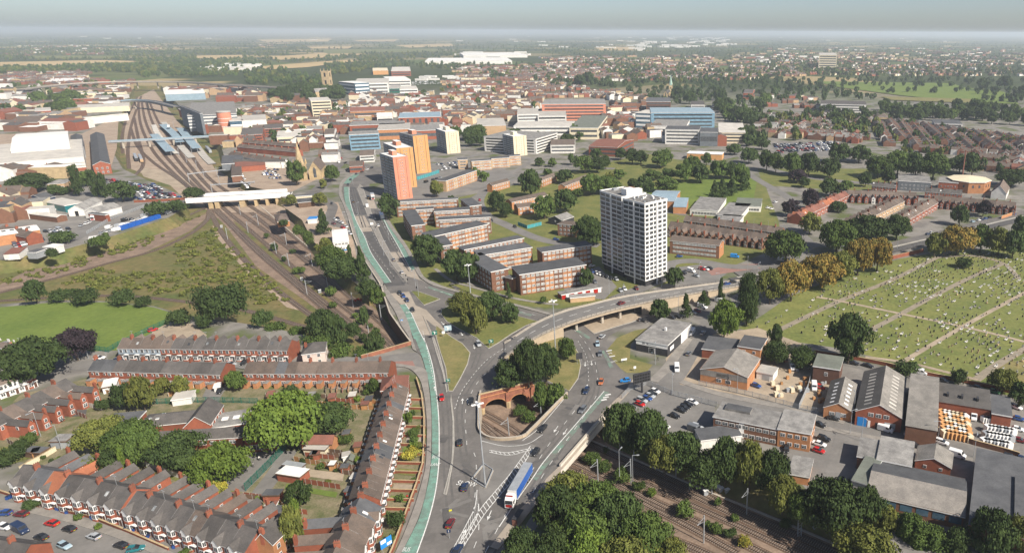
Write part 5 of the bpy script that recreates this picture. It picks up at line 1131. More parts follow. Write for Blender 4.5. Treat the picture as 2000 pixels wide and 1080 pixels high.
for px, wd, w_ in (([(300, 262), (322, 285), (333, 296)], 9, 'left platform'), ([(318, 243), (340, 262), (352, 278)], 9, 'middle platform'), ([(352, 250), (372, 276), (385, 290)], 9, 'right platform')):
 c = cr(wpts(px, RZ + 5), 4); m = MB(); strip(m, offs(c, wd / 2), offs(c, -wd / 2), 'roof_blue', 0, .4); r = empty('platform_canopy', c[0].xy.to_3d() + Vector((0, 0, RZ + .9)))
 T = Matrix.Translation(-r.location); m.v = [tuple(T @ Vector(v)) for v in m.v]; link('roof', m.mesh('roof'), r)
 for p in c[::2]:
  k = MB(); q = T @ p; k.cyl((q.x, q.y, 0), (q.x, q.y, q.z - .3), .2, .2, 'metal_grey', 6); link('post', k.mesh('post'), r)
 reg(r, 'pale blue glazed platform canopy', 'over the ' + w_ + ' of the station', 'canopy')
B('car_showroom', 'dark roofed trade unit', 'by the station car park', (432, 312), (475, 318), (470, 302), 6, 'grey_clad', 'felt', 'flat', .3, (), 'building')
B('trade_unit', 'red roofed long trade unit', 'by the station car park', (460, 325), (518, 322), (516, 316), 5, 'brick_red', 'tile_red', 'mono', 1.5, (), 'building')
B('trade_unit', 'brown flat roofed unit', 'between tracks and station car park', (452, 340), (472, 343), (470, 318), 5, 'brick_brown', 'slate_brown', 'flat', .3, (), 'building')
B('apartment_house', 'long white painted terrace block', 'above the station car park', (455, 306), (556, 316), (558, 309), 6, 'render_white', 'slate', 'gx', 2, (), 'building')
B('modular_office', 'white modular office stack', 'beside the dual carriageway', (650, 467), (681, 470), (676, 447), 6, 'render_white', 'roof_white', 'flat', .3, [('a', 4, 2, 1.5, 1.2, 1, 2.9)], 'office', bands=[('a', .2, .9, 'paint_bright_blue_car', 'stripe')])
B('cabin', 'white cabin with blue roof', 'above the modular office', (600, 425), (618, 428), (620, 421), 3, 'render_white', 'paint_bright_blue_car', 'flat', .1, (), 'cabin')
B('brick_house', 'small brick house with brown hipped roof', 'beside the tracks below white bridge', (541, 428), (565, 431), (556, 418), 3.5, 'brick_orange', 'slate_brown', 'hx', 3, (), 'house')
B('shop', 'yellow-fronted shop', 'at right end of the white bridge', (570, 383), (620, 381), (620, 378), 5, 'render_cream', 'felt', 'flat', .3, (), 'shop')
B('pub', 'dark low building', 'below the yellow-fronted shop', (582, 393), (614, 393), (610, 386), 4, 'wood_dark', 'felt', 'hx', 1.5, (), 'pub')
# ---- church by the ring road
def church(desc, where, tx, ty, top, tw, nave, wall, roof, spire=True, nh=9, nr=7, sp='stone'):
 b = P(tx, ty); h = hgt(b, top); root = empty('church', (b.x, b.y, 0)); m = MB(); t = tw / 2; th = h * (.42 if spire else .86)
 m.box(-t, -t, -.3, t, t, th, wall); link('tower', m.mesh('tower'), root)
 if spire:
  m = MB(); m.cyl((0, 0, th), (0, 0, h), t * 1.05, .05, sp, 8, False); link('spire', m.mesh('spire'), root)
 for sx in (-t, t):
  for sy in (-t, t):
   m = MB(); m.box(sx - .6, sy - .6, th - .5, sx + .6, sy + .6, th + 2, wall); m.cyl((sx, sy, th + 2), (sx, sy, th + (5 if spire else h * .13)), .7, .05, wall, 6, False); link('pinnacle', m.mesh('pinnacle'), root)
 for f in range(4):
  for zz in ((.55,) if spire else (.35, .72)):
   M = Matrix.Rotation(f * PI / 2, 4, 'Z'); m = MB(); m.prism([(-tw * .12, -t - .08), (tw * .12, -t - .08), (tw * .12, -t + .1), (-tw * .12, -t + .1)], th * zz, th * (zz + .2), 'dark_gap'); m.v = [tuple(M @ Vector(v)) for v in m.v]; link('belfry_opening', m.mesh('belfry_opening'), root)
 a, L, W, rz, sw = frame3(*nave, nh); T = Matrix.Translation((a.x - b.x, a.y - b.y, 0)) @ Matrix.Rotation(rz, 4, 'Z')
 m = MB(); m.box(0, 0, -.3, L, W, nh - .05, wall); r = MB(); roofmesh(r, 'gy', L, W, nh, nr, roof, .3, wall, None, (m, wall))
 for k in range(4): m.box(-.7, W * (k + .5) / 4 - .5, -.3, .05, W * (k + .5) / 4 + .5, nh * .7, wall); m.box(L - .05, W * (k + .5) / 4 - .5, -.3, L + .7, W * (k + .5) / 4 + .5, nh * .7, wall)
 link('nave', m.mesh('nave'), root, T); link('nave_roof', r.mesh('nave_roof'), root, T)
 m = MB(); m.prism([(L * .38, -.1), (L * .62, -.1), (L * .62, .05), (L * .38, .05)], 2, nh + 1, 'glass'); m.face([(L * .38, -.1, nh + 1), (L * .62, -.1, nh + 1), (L * .5, -.1, nh + 3.4)], 'glass'); link('west_window', m.mesh('west_window'), root, T)
 reg(root, desc, where, 'church')
church('stone church with slender spire', 'near the white railway bridge', 591, 352, 277, 7, ((602, 331), (626, 333), (635, 321)), 'stone', 'slate_brown', True, 8, 8)
church('pale minster with tall pinnacled tower', 'in the hazy town centre', 642, 178, 133, 15, ((612, 176), (616, 180), (640, 172)), 'stone', 'felt_grey', False, 14, 6)
church('stone church with green copper spire', 'among trees behind the town', 1310, 182, 146, 8, ((1296, 182), (1304, 184), (1309, 178)), 'stone', 'slate', True, 8, 5, 'copper')
# ---- bridges
def rail_bridge():
 z = 1.0; a, b = P(363, 392, z), P(567, 380, z); root = empty('railway_bridge', (*((a + b) / 2).xy, RZ)); d = (b - a).to_2d(); L = d.length; rz = math.atan2(d.y, d.x); root.rotation_euler = (0, 0, rz); Z = -RZ + z
 m = MB(); m.box(-L / 2, -1, Z - 1.6, L / 2, 11, Z, 'white_paint', 'asphalt_old', bottom=True); link('deck', m.mesh('deck'), root)
 for x0, x1, hh in ((-.5, -.23, 1.2), (-.23, .04, .9), (.04, .5, 1.2)):
  m = MB(); m.box(L * x0 + .05, -1.4, Z - 1.9, L * x1 - .05, -1.02, Z + 1.6 + hh * .3, 'white_paint'); link('parapet', m.mesh('parapet'), root)
 for x0, x1 in ((-.45, .45),):
  m = MB(); m.box(L * x0, 11.02, Z - 1.9, L * x1, 11.4, Z + 2.6, 'white_paint'); link('parapet', m.mesh('parapet'), root)
 for k, wd in ((-.28, 1.5), (-.22, 1.5), (.02, 2), (.15, 1), (.26, 1), (.36, 1)):
  m = MB(); m.box(L * k - wd, -.6, -.2, L * k + wd, 10.5, Z - 1.65, 'stone'); link('pier', m.mesh('pier'), root)
 reg(root, 'white-sided road bridge on brick piers', 'crossing the railway tracks', 'bridge')
rail_bridge()
def viaduct(name, desc, where, px, zt, wd, m, piers, zb=0, par='concrete', th=1.6):
 c = cr([P(x, y, zt) for x, y in px], 6); root = empty(name, (*c[len(c) // 2].xy, zb)); T = Matrix.Translation(-root.location)
 l, r = [T @ p for p in offs(c, wd / 2)], [T @ p for p in offs(c, -wd / 2)]; mb = MB(); strip(mb, l, r, m, 0, th); link('deck', mb.mesh('deck'), root)
 for e in (l, r):
  mb = MB()
  for i in range(len(e) - 1):
   for u, v in ((0, 1.1),): mb.face([e[i] + Vector((0, 0, u)), e[i + 1] + Vector((0, 0, u)), e[i + 1] + Vector((0, 0, v)), e[i] + Vector((0, 0, v))], par); mb.face([e[i] + Vector((.3, .3, u)), e[i + 1] + Vector((.3, .3, u)), e[i + 1] + Vector((.3, .3, v)), e[i] + Vector((.3, .3, v))], par)
  link('parapet', mb.mesh('parapet'), root)
 for i in range(2, len(c) - 1, piers):
  p = T @ c[i]; mb = MB(); mb.cyl((p.x, p.y, -.3), (p.x, p.y, p.z - th), 1.3, 1.3, 'concrete', 8); link('pier', mb.mesh('pier'), root)
 reg(root, desc, where, 'bridge')
viaduct('road_viaduct', 'long curving concrete road viaduct', 'beyond the station in the distance', [(40, 176), (110, 167), (200, 161), (280, 160), (360, 161), (440, 166), (520, 170), (640, 178)], 14, 14, 'asphalt_old', 3)
viaduct('rail_overbridge', 'pale blue bridge over the tracks', 'at the far end of the station', [(232, 198), (262, 196), (300, 199), (345, 209)], 8, 10, 'asphalt_old', 4, RZ, 'roof_blue', 2.5)
viaduct('station_footbridge', 'long glazed grey footbridge', 'across the station tracks', [(212, 277), (290, 273), (360, 269), (420, 266)], 2, 4, 'metal_grey', 4, RZ, 'roof_blue', 1.2)
# ---- town landmarks: (name, what, where, A, B, C, height, wall, roof, storeys of window bands)
TOWN = [('offices', 'long orange-red brick office block', 'in the town centre', (1058, 199), (1183, 203), (1180, 194), 24, 'paint_orange', 'felt_grey', 5),
 ('civic_offices', 'blue glass civic office', 'at centre right of the town', (1272, 223), (1396, 220), (1386, 210), 21, 'blue_pane', 'roof_blue', 4), ('civic_offices', 'glazed end wing of civic office', 'left end of the civic office', (1241, 217), (1271, 222), (1290, 214), 20, 'glass_blue', 'roof_pale', 3),
 ('theatre', 'white flat-roofed theatre', 'in front of the civic office', (1270, 240), (1340, 247), (1346, 234), 12, 'render_white', 'felt_grey', 1), ('flats', 'dark framed white panel block', 'left of the dark square block', (1299, 250), (1366, 254), (1368, 247), 17, 'render_white', 'felt', 4),
 ('offices', 'dark square block', 'right of the white panel block', (1367, 256), (1402, 259), (1402, 250), 16, 'grey_clad', 'felt', 1), ('council_offices', 'cream council office ranges', 'right of the dark square block', (1404, 253), (1456, 259), (1450, 241), 13, 'render_cream', 'roof_pale', 3),
 ('car_park', 'white multi-storey car park', 'behind the right cream tower', (945, 259), (1046, 272), (1087, 255), 16, 'render_white', 'felt_grey', 5), ('shop_block', 'low white shopping block', 'above the multi-storey car park', (1003, 238), (1118, 246), (1120, 236), 12, 'render_white', 'roof_pale', 2),
 ('flats', 'white slab block', 'below the orange-red offices', (1010, 219), (1052, 223), (1050, 212), 18, 'render_white', 'roof_pale', 4), ('flats', 'white gabled end block', 'right end of the white slab', (1050, 222), (1106, 226), (1104, 217), 16, 'render_white', 'roof_pale', 3),
 ('shop_block', 'flat cream shop corner', 'at the end of the high street', (1112, 246), (1168, 250), (1186, 226), 14, 'render_cream', 'felt_green', 2), ('blue_offices', 'bright blue glazed office', 'at the top of the ring road', (681, 260), (740, 261), (737, 255), 17, 'blue_pane', 'felt_grey', 4),
 ('market_hall', 'red brick hall with arched bays', 'in the town centre left', (778, 224), (861, 228), (858, 219), 16, 'brick_red', 'roof_blue', 0), ('shop_block', 'amber shop block with long roof', 'left of the arched hall', (683, 214), (751, 216), (750, 208), 15, 'brick_orange', 'tile_red', 2),
 ('shop_block', 'white box shop', 'between amber block and arched hall', (736, 226), (767, 228), (765, 220), 14, 'render_white', 'roof_white', 2), ('superstore', 'beige windowless store', 'left of the multi-storey car park', (932, 240), (988, 245), (982, 231), 13, 'brick_buff', 'roof_pale', 0),
 ('offices', 'cream square office', 'below the minster trees', (607, 199), (646, 196), (640, 190), 24, 'render_cream', 'roof_pale', 5), ('hospital', 'white-framed college block', 'right of the minster', (690, 161), (758, 162), (760, 153), 22, 'render_white', 'roof_pale', 3),
 ('hospital', 'blue-grey glazed college wing', 'nearest the minster', (662, 150), (692, 163), (720, 152), 24, 'glass_blue', 'roof_white', 3), ('hospital', 'white hospital wing with pale roof', 'at right of the college', (758, 160), (802, 156), (790, 149), 20, 'render_white', 'roof_white', 3),
 ('flats', 'mint green apartment block', 'right below the college', (760, 172), (780, 173), (782, 166), 20, 'fence_green', 'roof_pale', 3), ('flats', 'white apartment block', 'beside the mint green block', (778, 176), (816, 174), (812, 168), 18, 'render_white', 'roof_pale', 3),
 ('superstore', 'yellow shed', 'behind the college', (728, 137), (758, 138), (756, 133), 12, 'paint_amber', 'render_cream', 0), ('brick_mill', 'red brick mill', 'behind the college at right', (764, 139), (802, 139), (800, 131), 14, 'brick_red', 'roof_pale', 2),
 ('offices', 'dark brown office block', 'below the copper spire', (1262, 198), (1310, 199), (1308, 191), 16, 'brick_dark', 'felt', 3), ('hospital', 'cream and grey hospital tower', 'far off at upper right', (1600, 108), (1635, 108), (1632, 104), 50, 'render_cream', 'roof_pale', 6),
 ('hotel', 'long white villa terrace', 'among park trees at upper right', (1603, 206), (1692, 205), (1688, 198), 13, 'render_white', 'slate', 3), ('hotel', 'white hotel with black roof', 'below the park trees at right', (1826, 240), (1880, 243), (1872, 235), 8, 'render_white', 'felt', 2),
 ('leisure_hall', 'white and blue sports hall', 'beyond the shopping centre', (322, 180), (400, 182), (396, 174), 12, 'roof_blue', 'roof_white', 0), ('rotunda_library', 'domed stone pavilion', 'beside the park trees', (1712, 228), (1734, 229), (1734, 222), 10, 'stone', 'slate_brown', 1),
 ('brick_hall', 'dark red drill hall', 'behind the estate trees', (1150, 278), (1206, 288), (1236, 270), 10, 'brick_red', 'tile_red', 2), ('pale_house', 'mint and brown gabled house', 'by the multi-storey car park', (1075, 285), (1122, 283), (1124, 272), 9, 'render_white', 'slate_brown', 2),
 ('pavilion', 'curved cream and timber pavilion', 'beside the roundabout', (1342, 294), (1410, 302), (1412, 296), 6, 'paint_amber', 'roof_white', 0), ('villas', 'white stucco villa', 'below the copper spire church', (1350, 204), (1376, 205), (1374, 198), 10, 'render_white', 'slate', 2), ('villas', 'white stucco villa', 'right of another villa by trees', (1391, 202), (1410, 203), (1409, 196), 10, 'render_white', 'slate', 2),
 ('brick_church', 'brick church with gabled front', 'among trees at upper right', (1452, 180), (1470, 182), (1474, 175), 13, 'brick_red', 'slate', 1), ('superstore', 'vast pale retail shed', 'far behind the town, left part', (830, 121), (1000, 119), (990, 113), 12, 'render_white', 'roof_white', 0),
 ('superstore', 'vast pale retail shed', 'far behind the town, right part', (905, 110), (1030, 108), (1010, 103), 12, 'render_white', 'roof_white', 0), ('trade_unit', 'pale roofed depot', 'left of the station viaduct', (90, 156), (160, 157), (165, 152), 8, 'render_white', 'roof_white', 0),
 ('brick_mill', 'square brick depot', 'beyond the railway works', (68, 216), (99, 216), (98, 210), 14, 'brick_red', 'roof_pale', 2), ('trade_unit', 'pale green shed', 'beyond the station viaduct', (140, 178), (186, 182), (190, 176), 9, 'render_cream', 'roof_pale', 0),
 ('trade_unit', 'cream flat depot', 'beside the station throat', (90, 203), (165, 208), (168, 203), 8, 'render_cream', 'roof_white', 0), ('cinema', 'white gabled hall', 'right of the round stair drum', (472, 236), (520, 234), (518, 224), 14, 'render_white', 'roof_pale', 0), ('offices', 'green glass link block', 'beside the round stair drum', (448, 238), (474, 236), (470, 228), 14, 'glass_blue', 'roof_pale', 1),
 ('pub', 'white gabled pub', 'on the main shopping street', (633, 258), (652, 262), (655, 250), 10, 'render_white', 'slate_brown', 1), ('pub', 'white hipped corner house', 'left of the orange tower', (702, 300), (730, 303), (732, 292), 7, 'render_white', 'slate_brown', 2), ('shop', 'brick shop with hipped roof', 'beside the ring road bend', (682, 322), (708, 324), (710, 316), 6, 'brick_red', 'slate_brown', 1),
 ('store', 'pale flat store', 'below the white gabled hall', (540, 262), (588, 266), (586, 254), 8, 'render_cream', 'roof_pale', 1), ('flats', 'red brick flats with gables', 'left of the pale flat store', (470, 258), (512, 262), (516, 248), 10, 'brick_red', 'slate', 3), ('flats', 'red brick flats with gables', 'right behind the shopping street trees', (516, 252), (552, 250), (552, 243), 10, 'brick_red', 'slate', 3), ('shop_block', 'dark glazed roof block', 'above the bright blue office', (682, 238), (790, 242), (788, 234), 12, 'brick_red', 'felt_grey', 1),
 ('shop_block', 'tan roofed shopping hall', 'behind the amber tower', (736, 248), (800, 252), (800, 240), 12, 'brick_orange', 'roof_pale', 1), ('shop_block', 'grey pitched shop range', 'right of the tan shopping hall', (800, 252), (860, 254), (856, 243), 11, 'brick_red', 'felt_grey', 1)]
for nm, ds, wh, a, b, c, h, wl, rf, fl in TOWN:
 bands = []
 if fl:
  st = h / (fl + .4)
  for f in 'ab':
   for k in range(fl): bands.append((f, st * (k + .5), st * (k + .95), 'dark_gap' if nm == 'car_park' else ('white_paint' if wl == 'glass_blue' else 'glass'), 'window_band', .04, .96))
 if ds.startswith('red brick hall'): bands = [('a', 1, 14, 'glass', 'arched_window', k / 7 + .04, k / 7 + .1) for k in range(7)]
 pit = rf in ('slate', 'slate_brown', 'tile_red'); bld(nm, ds, wh, a, b, c, h, wl, rf, 'gx' if pit and nm != 'rotunda_library' else ('hx' if nm == 'rotunda_library' else 'flat'), 3 if pit else .3, (), 'building', bands=bands)
# ------------------------------------------------------------------ trees
def quad_mesh(name, V, m):
 """mesh of separate quads from an (n, 4, 3) array"""
 n = len(V); me = bpy.data.meshes.new(name); me.vertices.add(n * 4); me.vertices.foreach_set('co', V.reshape(-1).astype(np.float32))
 me.loops.add(n * 4); me.loops.foreach_set('vertex_index', np.arange(n * 4, dtype=np.int32)); me.polygons.add(n)
 me.polygons.foreach_set('loop_start', np.arange(0, n * 4, 4, dtype=np.int32)); me.polygons.foreach_set('loop_total', np.full(n, 4, dtype=np.int32)); me.update()
 me.materials.append(MATS[m]); return me
def leaf_quads(r, lobes, per, size):
 """leaf clumps over a set of lobes (cx, cy, cz, rx, rz)"""
 out = []
 for cx, cy, cz, rx, rz in lobes:
  n = r.normal(size=(per, 3)); n /= np.linalg.norm(n, axis=1)[:, None]; n[:, 2] = np.where(n[:, 2] < -.55, -n[:, 2], n[:, 2])
  rad = r.uniform(.55, 1.18, (per, 1)); c = np.array([cx, cy, cz]) + n * rad * np.array([rx, rx, rz])
  nn = n + r.normal(size=(per, 3)) * .55; nn /= np.linalg.norm(nn, axis=1)[:, None]
  t = np.cross(nn, r.normal(size=(per, 3))); t /= np.linalg.norm(t, axis=1)[:, None]; b = np.cross(nn, t); s = size * r.uniform(.6, 1.35, (per, 1)); b = b * r.uniform(.5, .9, (per, 1))
  out.append(np.stack([c - t * s - b * s * .35, c + b * s, c + t * s + b * s * .25, c - b * s], 1))
 V = np.concatenate(out)
 fn = np.cross(V[:, 1] - V[:, 0], V[:, 2] - V[:, 0]); ctr = V.mean(1) - np.array([0, 0, .5]); fl = (fn * ctr).sum(1) < 0; V[fl] = V[fl][:, ::-1]
 return V
def lobeset(r, shape, n):
 L = []
 for k in range(n):
  if shape == 'round':
   a = r.uniform(0, 2 * PI); u = r.uniform(-.75, 1); q = math.sqrt(1 - u * u * .9) * r.uniform(.5, .86); s = r.uniform(.15, .4); L.append((q * math.cos(a), q * math.sin(a), .5 + u * .3, s, s * r.uniform(.4, .52)))
  elif shape == 'column':
   z = (k + .5) / n; a = r.uniform(0, 2 * PI); w_ = (.35 + .75 * math.sin(min(1, z * 1.25 + .12) * PI * .82)) * .55; L.append((w_ * math.cos(a) * .7, w_ * math.sin(a) * .7, .12 + z * .8, .5 * w_ + .2, .11))
  elif shape == 'cone':
   z = (k + .5) / n; a = r.uniform(0, 2 * PI); w_ = .85 * (1 - z) + .06; L.append((w_ * math.cos(a) * .6, w_ * math.sin(a) * .6, .1 + z * .84, .4 * w_ + .12, .08))
  else:
   a = r.uniform(0, 2 * PI); q = r.uniform(.1, .72); s = r.uniform(.3, .5); L.append((q * math.cos(a), q * math.sin(a), .4 + r.uniform(-.12, .18), s, s * .62))
 if shape == 'round': L += [(0, 0, .48, .66, .32), (.2, -.1, .7, .45, .22), (-.25, .2, .62, .4, .2), (0, 0, .28, .5, .14)]
 return L
CROWN = {}
for sh in ('round', 'column', 'cone', 'shrub'):
 for lod, (nl, per, sz, k) in {'near': (46, 210, .044, 3), 'mid': (28, 80, .075, 3), 'far': (12, 34, .15, 2)}.items():
  for v in range(k if sh == 'round' else 1 if sh != 'shrub' else 2):
   r = np.random.default_rng(100 + v); CROWN[sh, lod, v] = quad_mesh('crown', leaf_quads(r, lobeset(r, sh, nl), per, sz * (.8 if sh in ('column', 'cone') else 1)), 'leaf_mid')
m = MB(); m.cyl((0, 0, -.02), (0, 0, .42), .055, .035, 'bark', 7, False)
for k in range(5):
 a = k * 1.3; m.cyl((0, 0, .22 + .04 * k), (.42 * math.cos(a), .42 * math.sin(a), .5 + .05 * k), .03, .01, 'bark', 5, False)
TRUNK = m.mesh('trunk')
LEAF = {'d': ('leaf_dark', 'dark green'), 'm': ('leaf_mid', 'mid green'), 'b': ('leaf_bright', 'bright green'), 'o': ('leaf_olive', 'olive green'), 'a': ('leaf_autumn', 'brown-tinged autumn'), 'p': ('leaf_purple', 'dark purple'), 'y': ('leaf_yellow', 'yellow-green')}
SHN = {'round': 'tree', 'column': 'upright tree', 'cone': 'pointed conifer', 'shrub': 'rounded bush'}
NT = [0]
def tree(x0, y0, x1, y1, t, where, shape='round', z=0.0, shared=False, group=None):
 cx, cy = (x0 + x1) / 2, (y0 + y1) / 2; g = P(cx, cy + (y1 - y0) * .25, z); _, _, ppm = pix(g)
 R = (x1 - x0) / 2 / ppm * 1.02; hv = (y1 - y0) / 2 / ppm; q = Vector((0, 0, CAM_H)) - g; dl = math.atan2(q.z, q.to_2d().length)
 V = math.sqrt(max(hv * hv - (R * math.sin(dl)) ** 2, (R * .55) ** 2)) / math.cos(dl); h = V / (.48 if shape != 'shrub' else .42)
 zc = h * (.51 if shape != 'shrub' else .42); b = P(cx, cy, z + zc); NT[0] += 1
 root = empty('tree' if shape != 'shrub' else 'bush', (b.x, b.y, z), random.uniform(0, 6.28), (R * random.uniform(.9, 1.12), R * random.uniform(.9, 1.12), h))
 px = R * ppm; lod = 'near' if px > 26 else 'mid' if px > 11 else 'far'; k = [c for c in CROWN if c[0] == shape and c[1] == lod]
 c = link('crown', CROWN[random.choice(k)], root); setmat(c, LEAF[t][0])
 if shape != 'shrub': link('trunk', TRUNK, root)
 reg(root, LEAF[t][1] + ' ' + SHN[shape], where, 'tree' if shape != 'shrub' else 'bush', group, shared); return root
def trees(where, s, z=0.0):
 for q in s.split(';'):
  v = q.split(',')
  if len(v) < 5: continue
  t = v[4].strip(); tree(*map(float, v[:4]), t[0], where, {'c': 'column', 'x': 'cone', 's': 'shrub'}.get(t[1:2], 'round'), z)
trees('beside the green field', '108,640,178,705,p;-5,660,108,750,d;45,545,88,592,d;328,605,372,636,ds;215,570,262,594,ds;385,556,480,628,ds;495,606,530,640,ds;382,612,410,642,ds;100,568,140,586,ds;140,572,190,588,ds;265,580,300,598,ds')
trees('around the school', '485,762,622,876,b;600,782,680,852,d;158,812,240,884,o;205,815,310,892,m;235,825,305,915,m;225,868,250,932,bx;300,838,402,925,d;378,862,478,952,b;150,888,190,928,o;188,882,232,940,dc;405,940,440,972,ys;278,918,300,938,as;250,732,300,802,o;218,745,262,800,d;298,735,332,772,o;334,732,366,772,o;443,722,478,762,m;188,778,216,802,ds')
trees('in the terrace back gardens', '560,938,606,990,d;542,985,590,1068,o;562,975,584,1012,bs;715,738,742,768,m;553,752,582,776,ds;600,768,625,785,ms;660,850,690,866,ms;690,890,706,908,bs;250,928,272,960,ms;20,860,50,885,ds;-10,880,40,905,ds;40,845,68,870,ms')
trees('in the front gardens of the bus lane row', '787,802,806,832,bs;800,862,820,876,bs;796,838,822,850,ms;800,850,818,868,ms;755,996,790,1034,ds;784,880,820,892,ys;756,1040,774,1062,ms;748,730,766,748,bs;770,965,790,978,ms')
trees('in front of the parked-car street houses', '46,978,75,992,ds;140,1004,160,1016,ms;186,1020,200,1034,bs;350,1070,372,1084,ms')
trees('on the railway bank', '598,602,662,672,d;632,612,678,678,d;675,628,702,662,d;714,646,752,695,d;560,640,600,662,ms;640,668,690,706,ms;590,650,650,690,ms;690,676,722,704,ms;520,632,560,652,ms;700,600,718,640,ds', -3)
trees('between the tracks and dual carriageway', '620,478,682,538,m;640,500,702,548,d;672,480,696,528,dx;690,484,722,548,dx;718,560,750,598,m;698,545,736,580,d;614,410,646,456,dx;618,464,652,502,o;554,380,580,402,o;612,376,638,402,o;590,450,612,482,ms;570,440,592,462,ms;545,428,562,444,ds;560,312,592,360,m;634,322,660,354,m;624,350,640,368,o;570,335,586,360,ds')
trees('in the trade yard', '25,338,88,374,d;95,360,118,381,d;115,364,138,380,d;134,326,160,380,dc;154,334,180,364,m;170,334,196,382,dc;190,340,210,384,dc;212,354,262,393,d;102,325,118,344,m;120,325,136,342,m;325,394,366,412,ds;198,454,214,474,m;176,464,212,480,ms;285,400,330,416,ds;90,485,112,505,ds;98,455,140,472,ds;360,365,395,388,d')
trees('on the estate by the dual carriageway', '802,456,862,518,d;864,487,914,548,d;888,492,938,550,d;738,378,778,428,d;873,383,893,406,d;838,352,866,384,o;985,552,1000,582,dx;1074,490,1096,522,dx;1091,484,1112,514,dx;1112,486,1132,512,dx;1130,522,1158,562,d;1072,555,1086,562,ms;1054,578,1068,594,ms;838,505,850,522,ds;820,415,838,432,ds')
trees('beside the white tower block', '1120,420,1176,476,d;1140,440,1180,478,d;1298,520,1336,562,d;1258,572,1272,580,ms')
trees('among the maisonettes', '1016,330,1056,384,d;1040,380,1086,426,m;1082,368,1124,414,d;950,372,986,412,d;974,394,1002,424,d;1085,330,1119,358,d;1010,340,1030,362,d;1120,368,1140,385,ms;1130,338,1176,380,m;1160,342,1212,378,m')
trees('along the estate back road', '1044,308,1063,324,d;1070,309,1087,326,m;1108,300,1126,322,d;1124,304,1160,337,m;1150,306,1182,336,d;1172,302,1194,330,d;1200,288,1224,312,d;1154,290,1174,312,d;1220,290,1250,320,d;1240,294,1264,321,d;1272,292,1314,326,m;1196,330,1222,350,m;1180,336,1200,352,o;1255,330,1290,352,m;1290,328,1320,350,d;1062,330,1080,345,ms')
trees('around the playing field', '1240,344,1278,378,d;1280,344,1324,376,m;1334,304,1376,342,m;1318,318,1354,354,m;1350,322,1388,356,d;1384,312,1428,348,m;1408,316,1446,348,d;1430,318,1464,362,m;1382,354,1410,388,dx;1398,350,1424,384,dx;1416,344,1444,380,dx;1438,334,1466,370,dx;1368,298,1392,322,m;1224,348,1250,368,d')
trees('along the grass verge by the park', '1480,293,1516,332,d;1500,298,1532,336,m;1530,298,1566,342,m;1560,298,1602,342,d;1600,308,1642,346,d;1540,330,1574,356,p;1558,345,1582,366,d;1618,278,1662,316,d;1655,283,1702,316,d;1690,303,1742,346,m;1728,293,1782,342,m;1768,298,1812,346,d;1798,298,1852,348,m;1720,328,1752,360,d;1678,336,1704,364,d;1850,303,1902,338,d;1878,298,1924,342,d;1948,328,2005,364,d;1598,348,1648,384,d;1572,374,1598,396,o;1526,388,1564,422,p;1568,368,1602,408,p;1640,352,1668,372,m;1420,280,1450,302,d;1445,288,1482,318,d')
trees('beside the cemetery', '1500,448,1572,512,m;1558,414,1606,456,o;1600,428,1672,492,m;1658,418,1738,474,d;1726,418,1780,468,d;1478,524,1532,592,o;1512,508,1582,586,a;1568,494,1642,560,a;1618,488,1672,544,o;1648,464,1708,536,a;1688,462,1744,528,a;1808,454,1846,502,o;1838,438,1906,497,a;1898,438,1938,492,m;1928,443,1978,497,o;1958,448,2005,502,d;1978,418,2015,472,d;1904,390,1940,422,p;1860,400,1892,440,d;1620,392,1654,414,d;1624,612,1698,708,d;1498,632,1532,678,d;1490,668,1542,712,ds;1538,678,1592,722,ds;1744,704,1792,732,ds;1854,720,1886,750,ds;1934,718,1988,768,o;1972,745,2015,795,d;1868,505,1902,524,ds;1640,690,1670,702,ds')
trees('by the flyover', '1434,538,1486,632,dc;1399,544,1418,588,dx;1384,584,1446,662,b;1268,584,1310,628,d;1326,574,1354,618,dx;1360,568,1390,598,dx;1460,560,1482,600,m')
trees('on the junction islands', '880,568,932,618,o;904,584,950,652,o;928,568,986,628,d;978,590,1012,632,d;962,698,1032,758,d;998,662,1062,752,d;1038,668,1092,748,d;1090,658,1126,702,m')
trees('in the railway hole', '1040,745,1078,806,m;1062,748,1110,804,m;1078,765,1106,798,ds;1000,792,1030,812,ms;1020,800,1050,826,ms', RZ)
trees('in the grove beside the lorry', '1072,916,1150,990,o;1048,948,1134,1046,d;1118,936,1214,1026,m;1088,985,1192,1085,m;1160,956,1254,1062,d;1210,998,1304,1094,m;978,1032,1052,1115,d;1038,1028,1122,1115,d;1108,1028,1184,1115,b;1082,1048,1100,1062,ys;1178,1038,1282,1122,o;1280,1048,1344,1112,o')
trees('along the bank above the tracks', '1178,782,1252,874,d;1238,798,1304,892,d;1204,828,1262,884,d;1264,848,1332,924,o;1288,838,1372,924,d;1338,876,1432,956,d;1382,852,1454,944,d;1438,858,1494,954,o;1478,878,1544,964,d;1498,926,1562,1004,o;1568,932,1684,1044,d;1656,948,1724,1034,d;1538,958,1592,1024,m;1616,998,1694,1056,m;1700,982,1754,1044,o;1748,998,1814,1064,m;1776,1018,1852,1085,m;1636,1032,1744,1094,o;1898,992,1978,1094,d;1956,1008,2024,1094,o;1838,1028,1904,1094,d', -3)
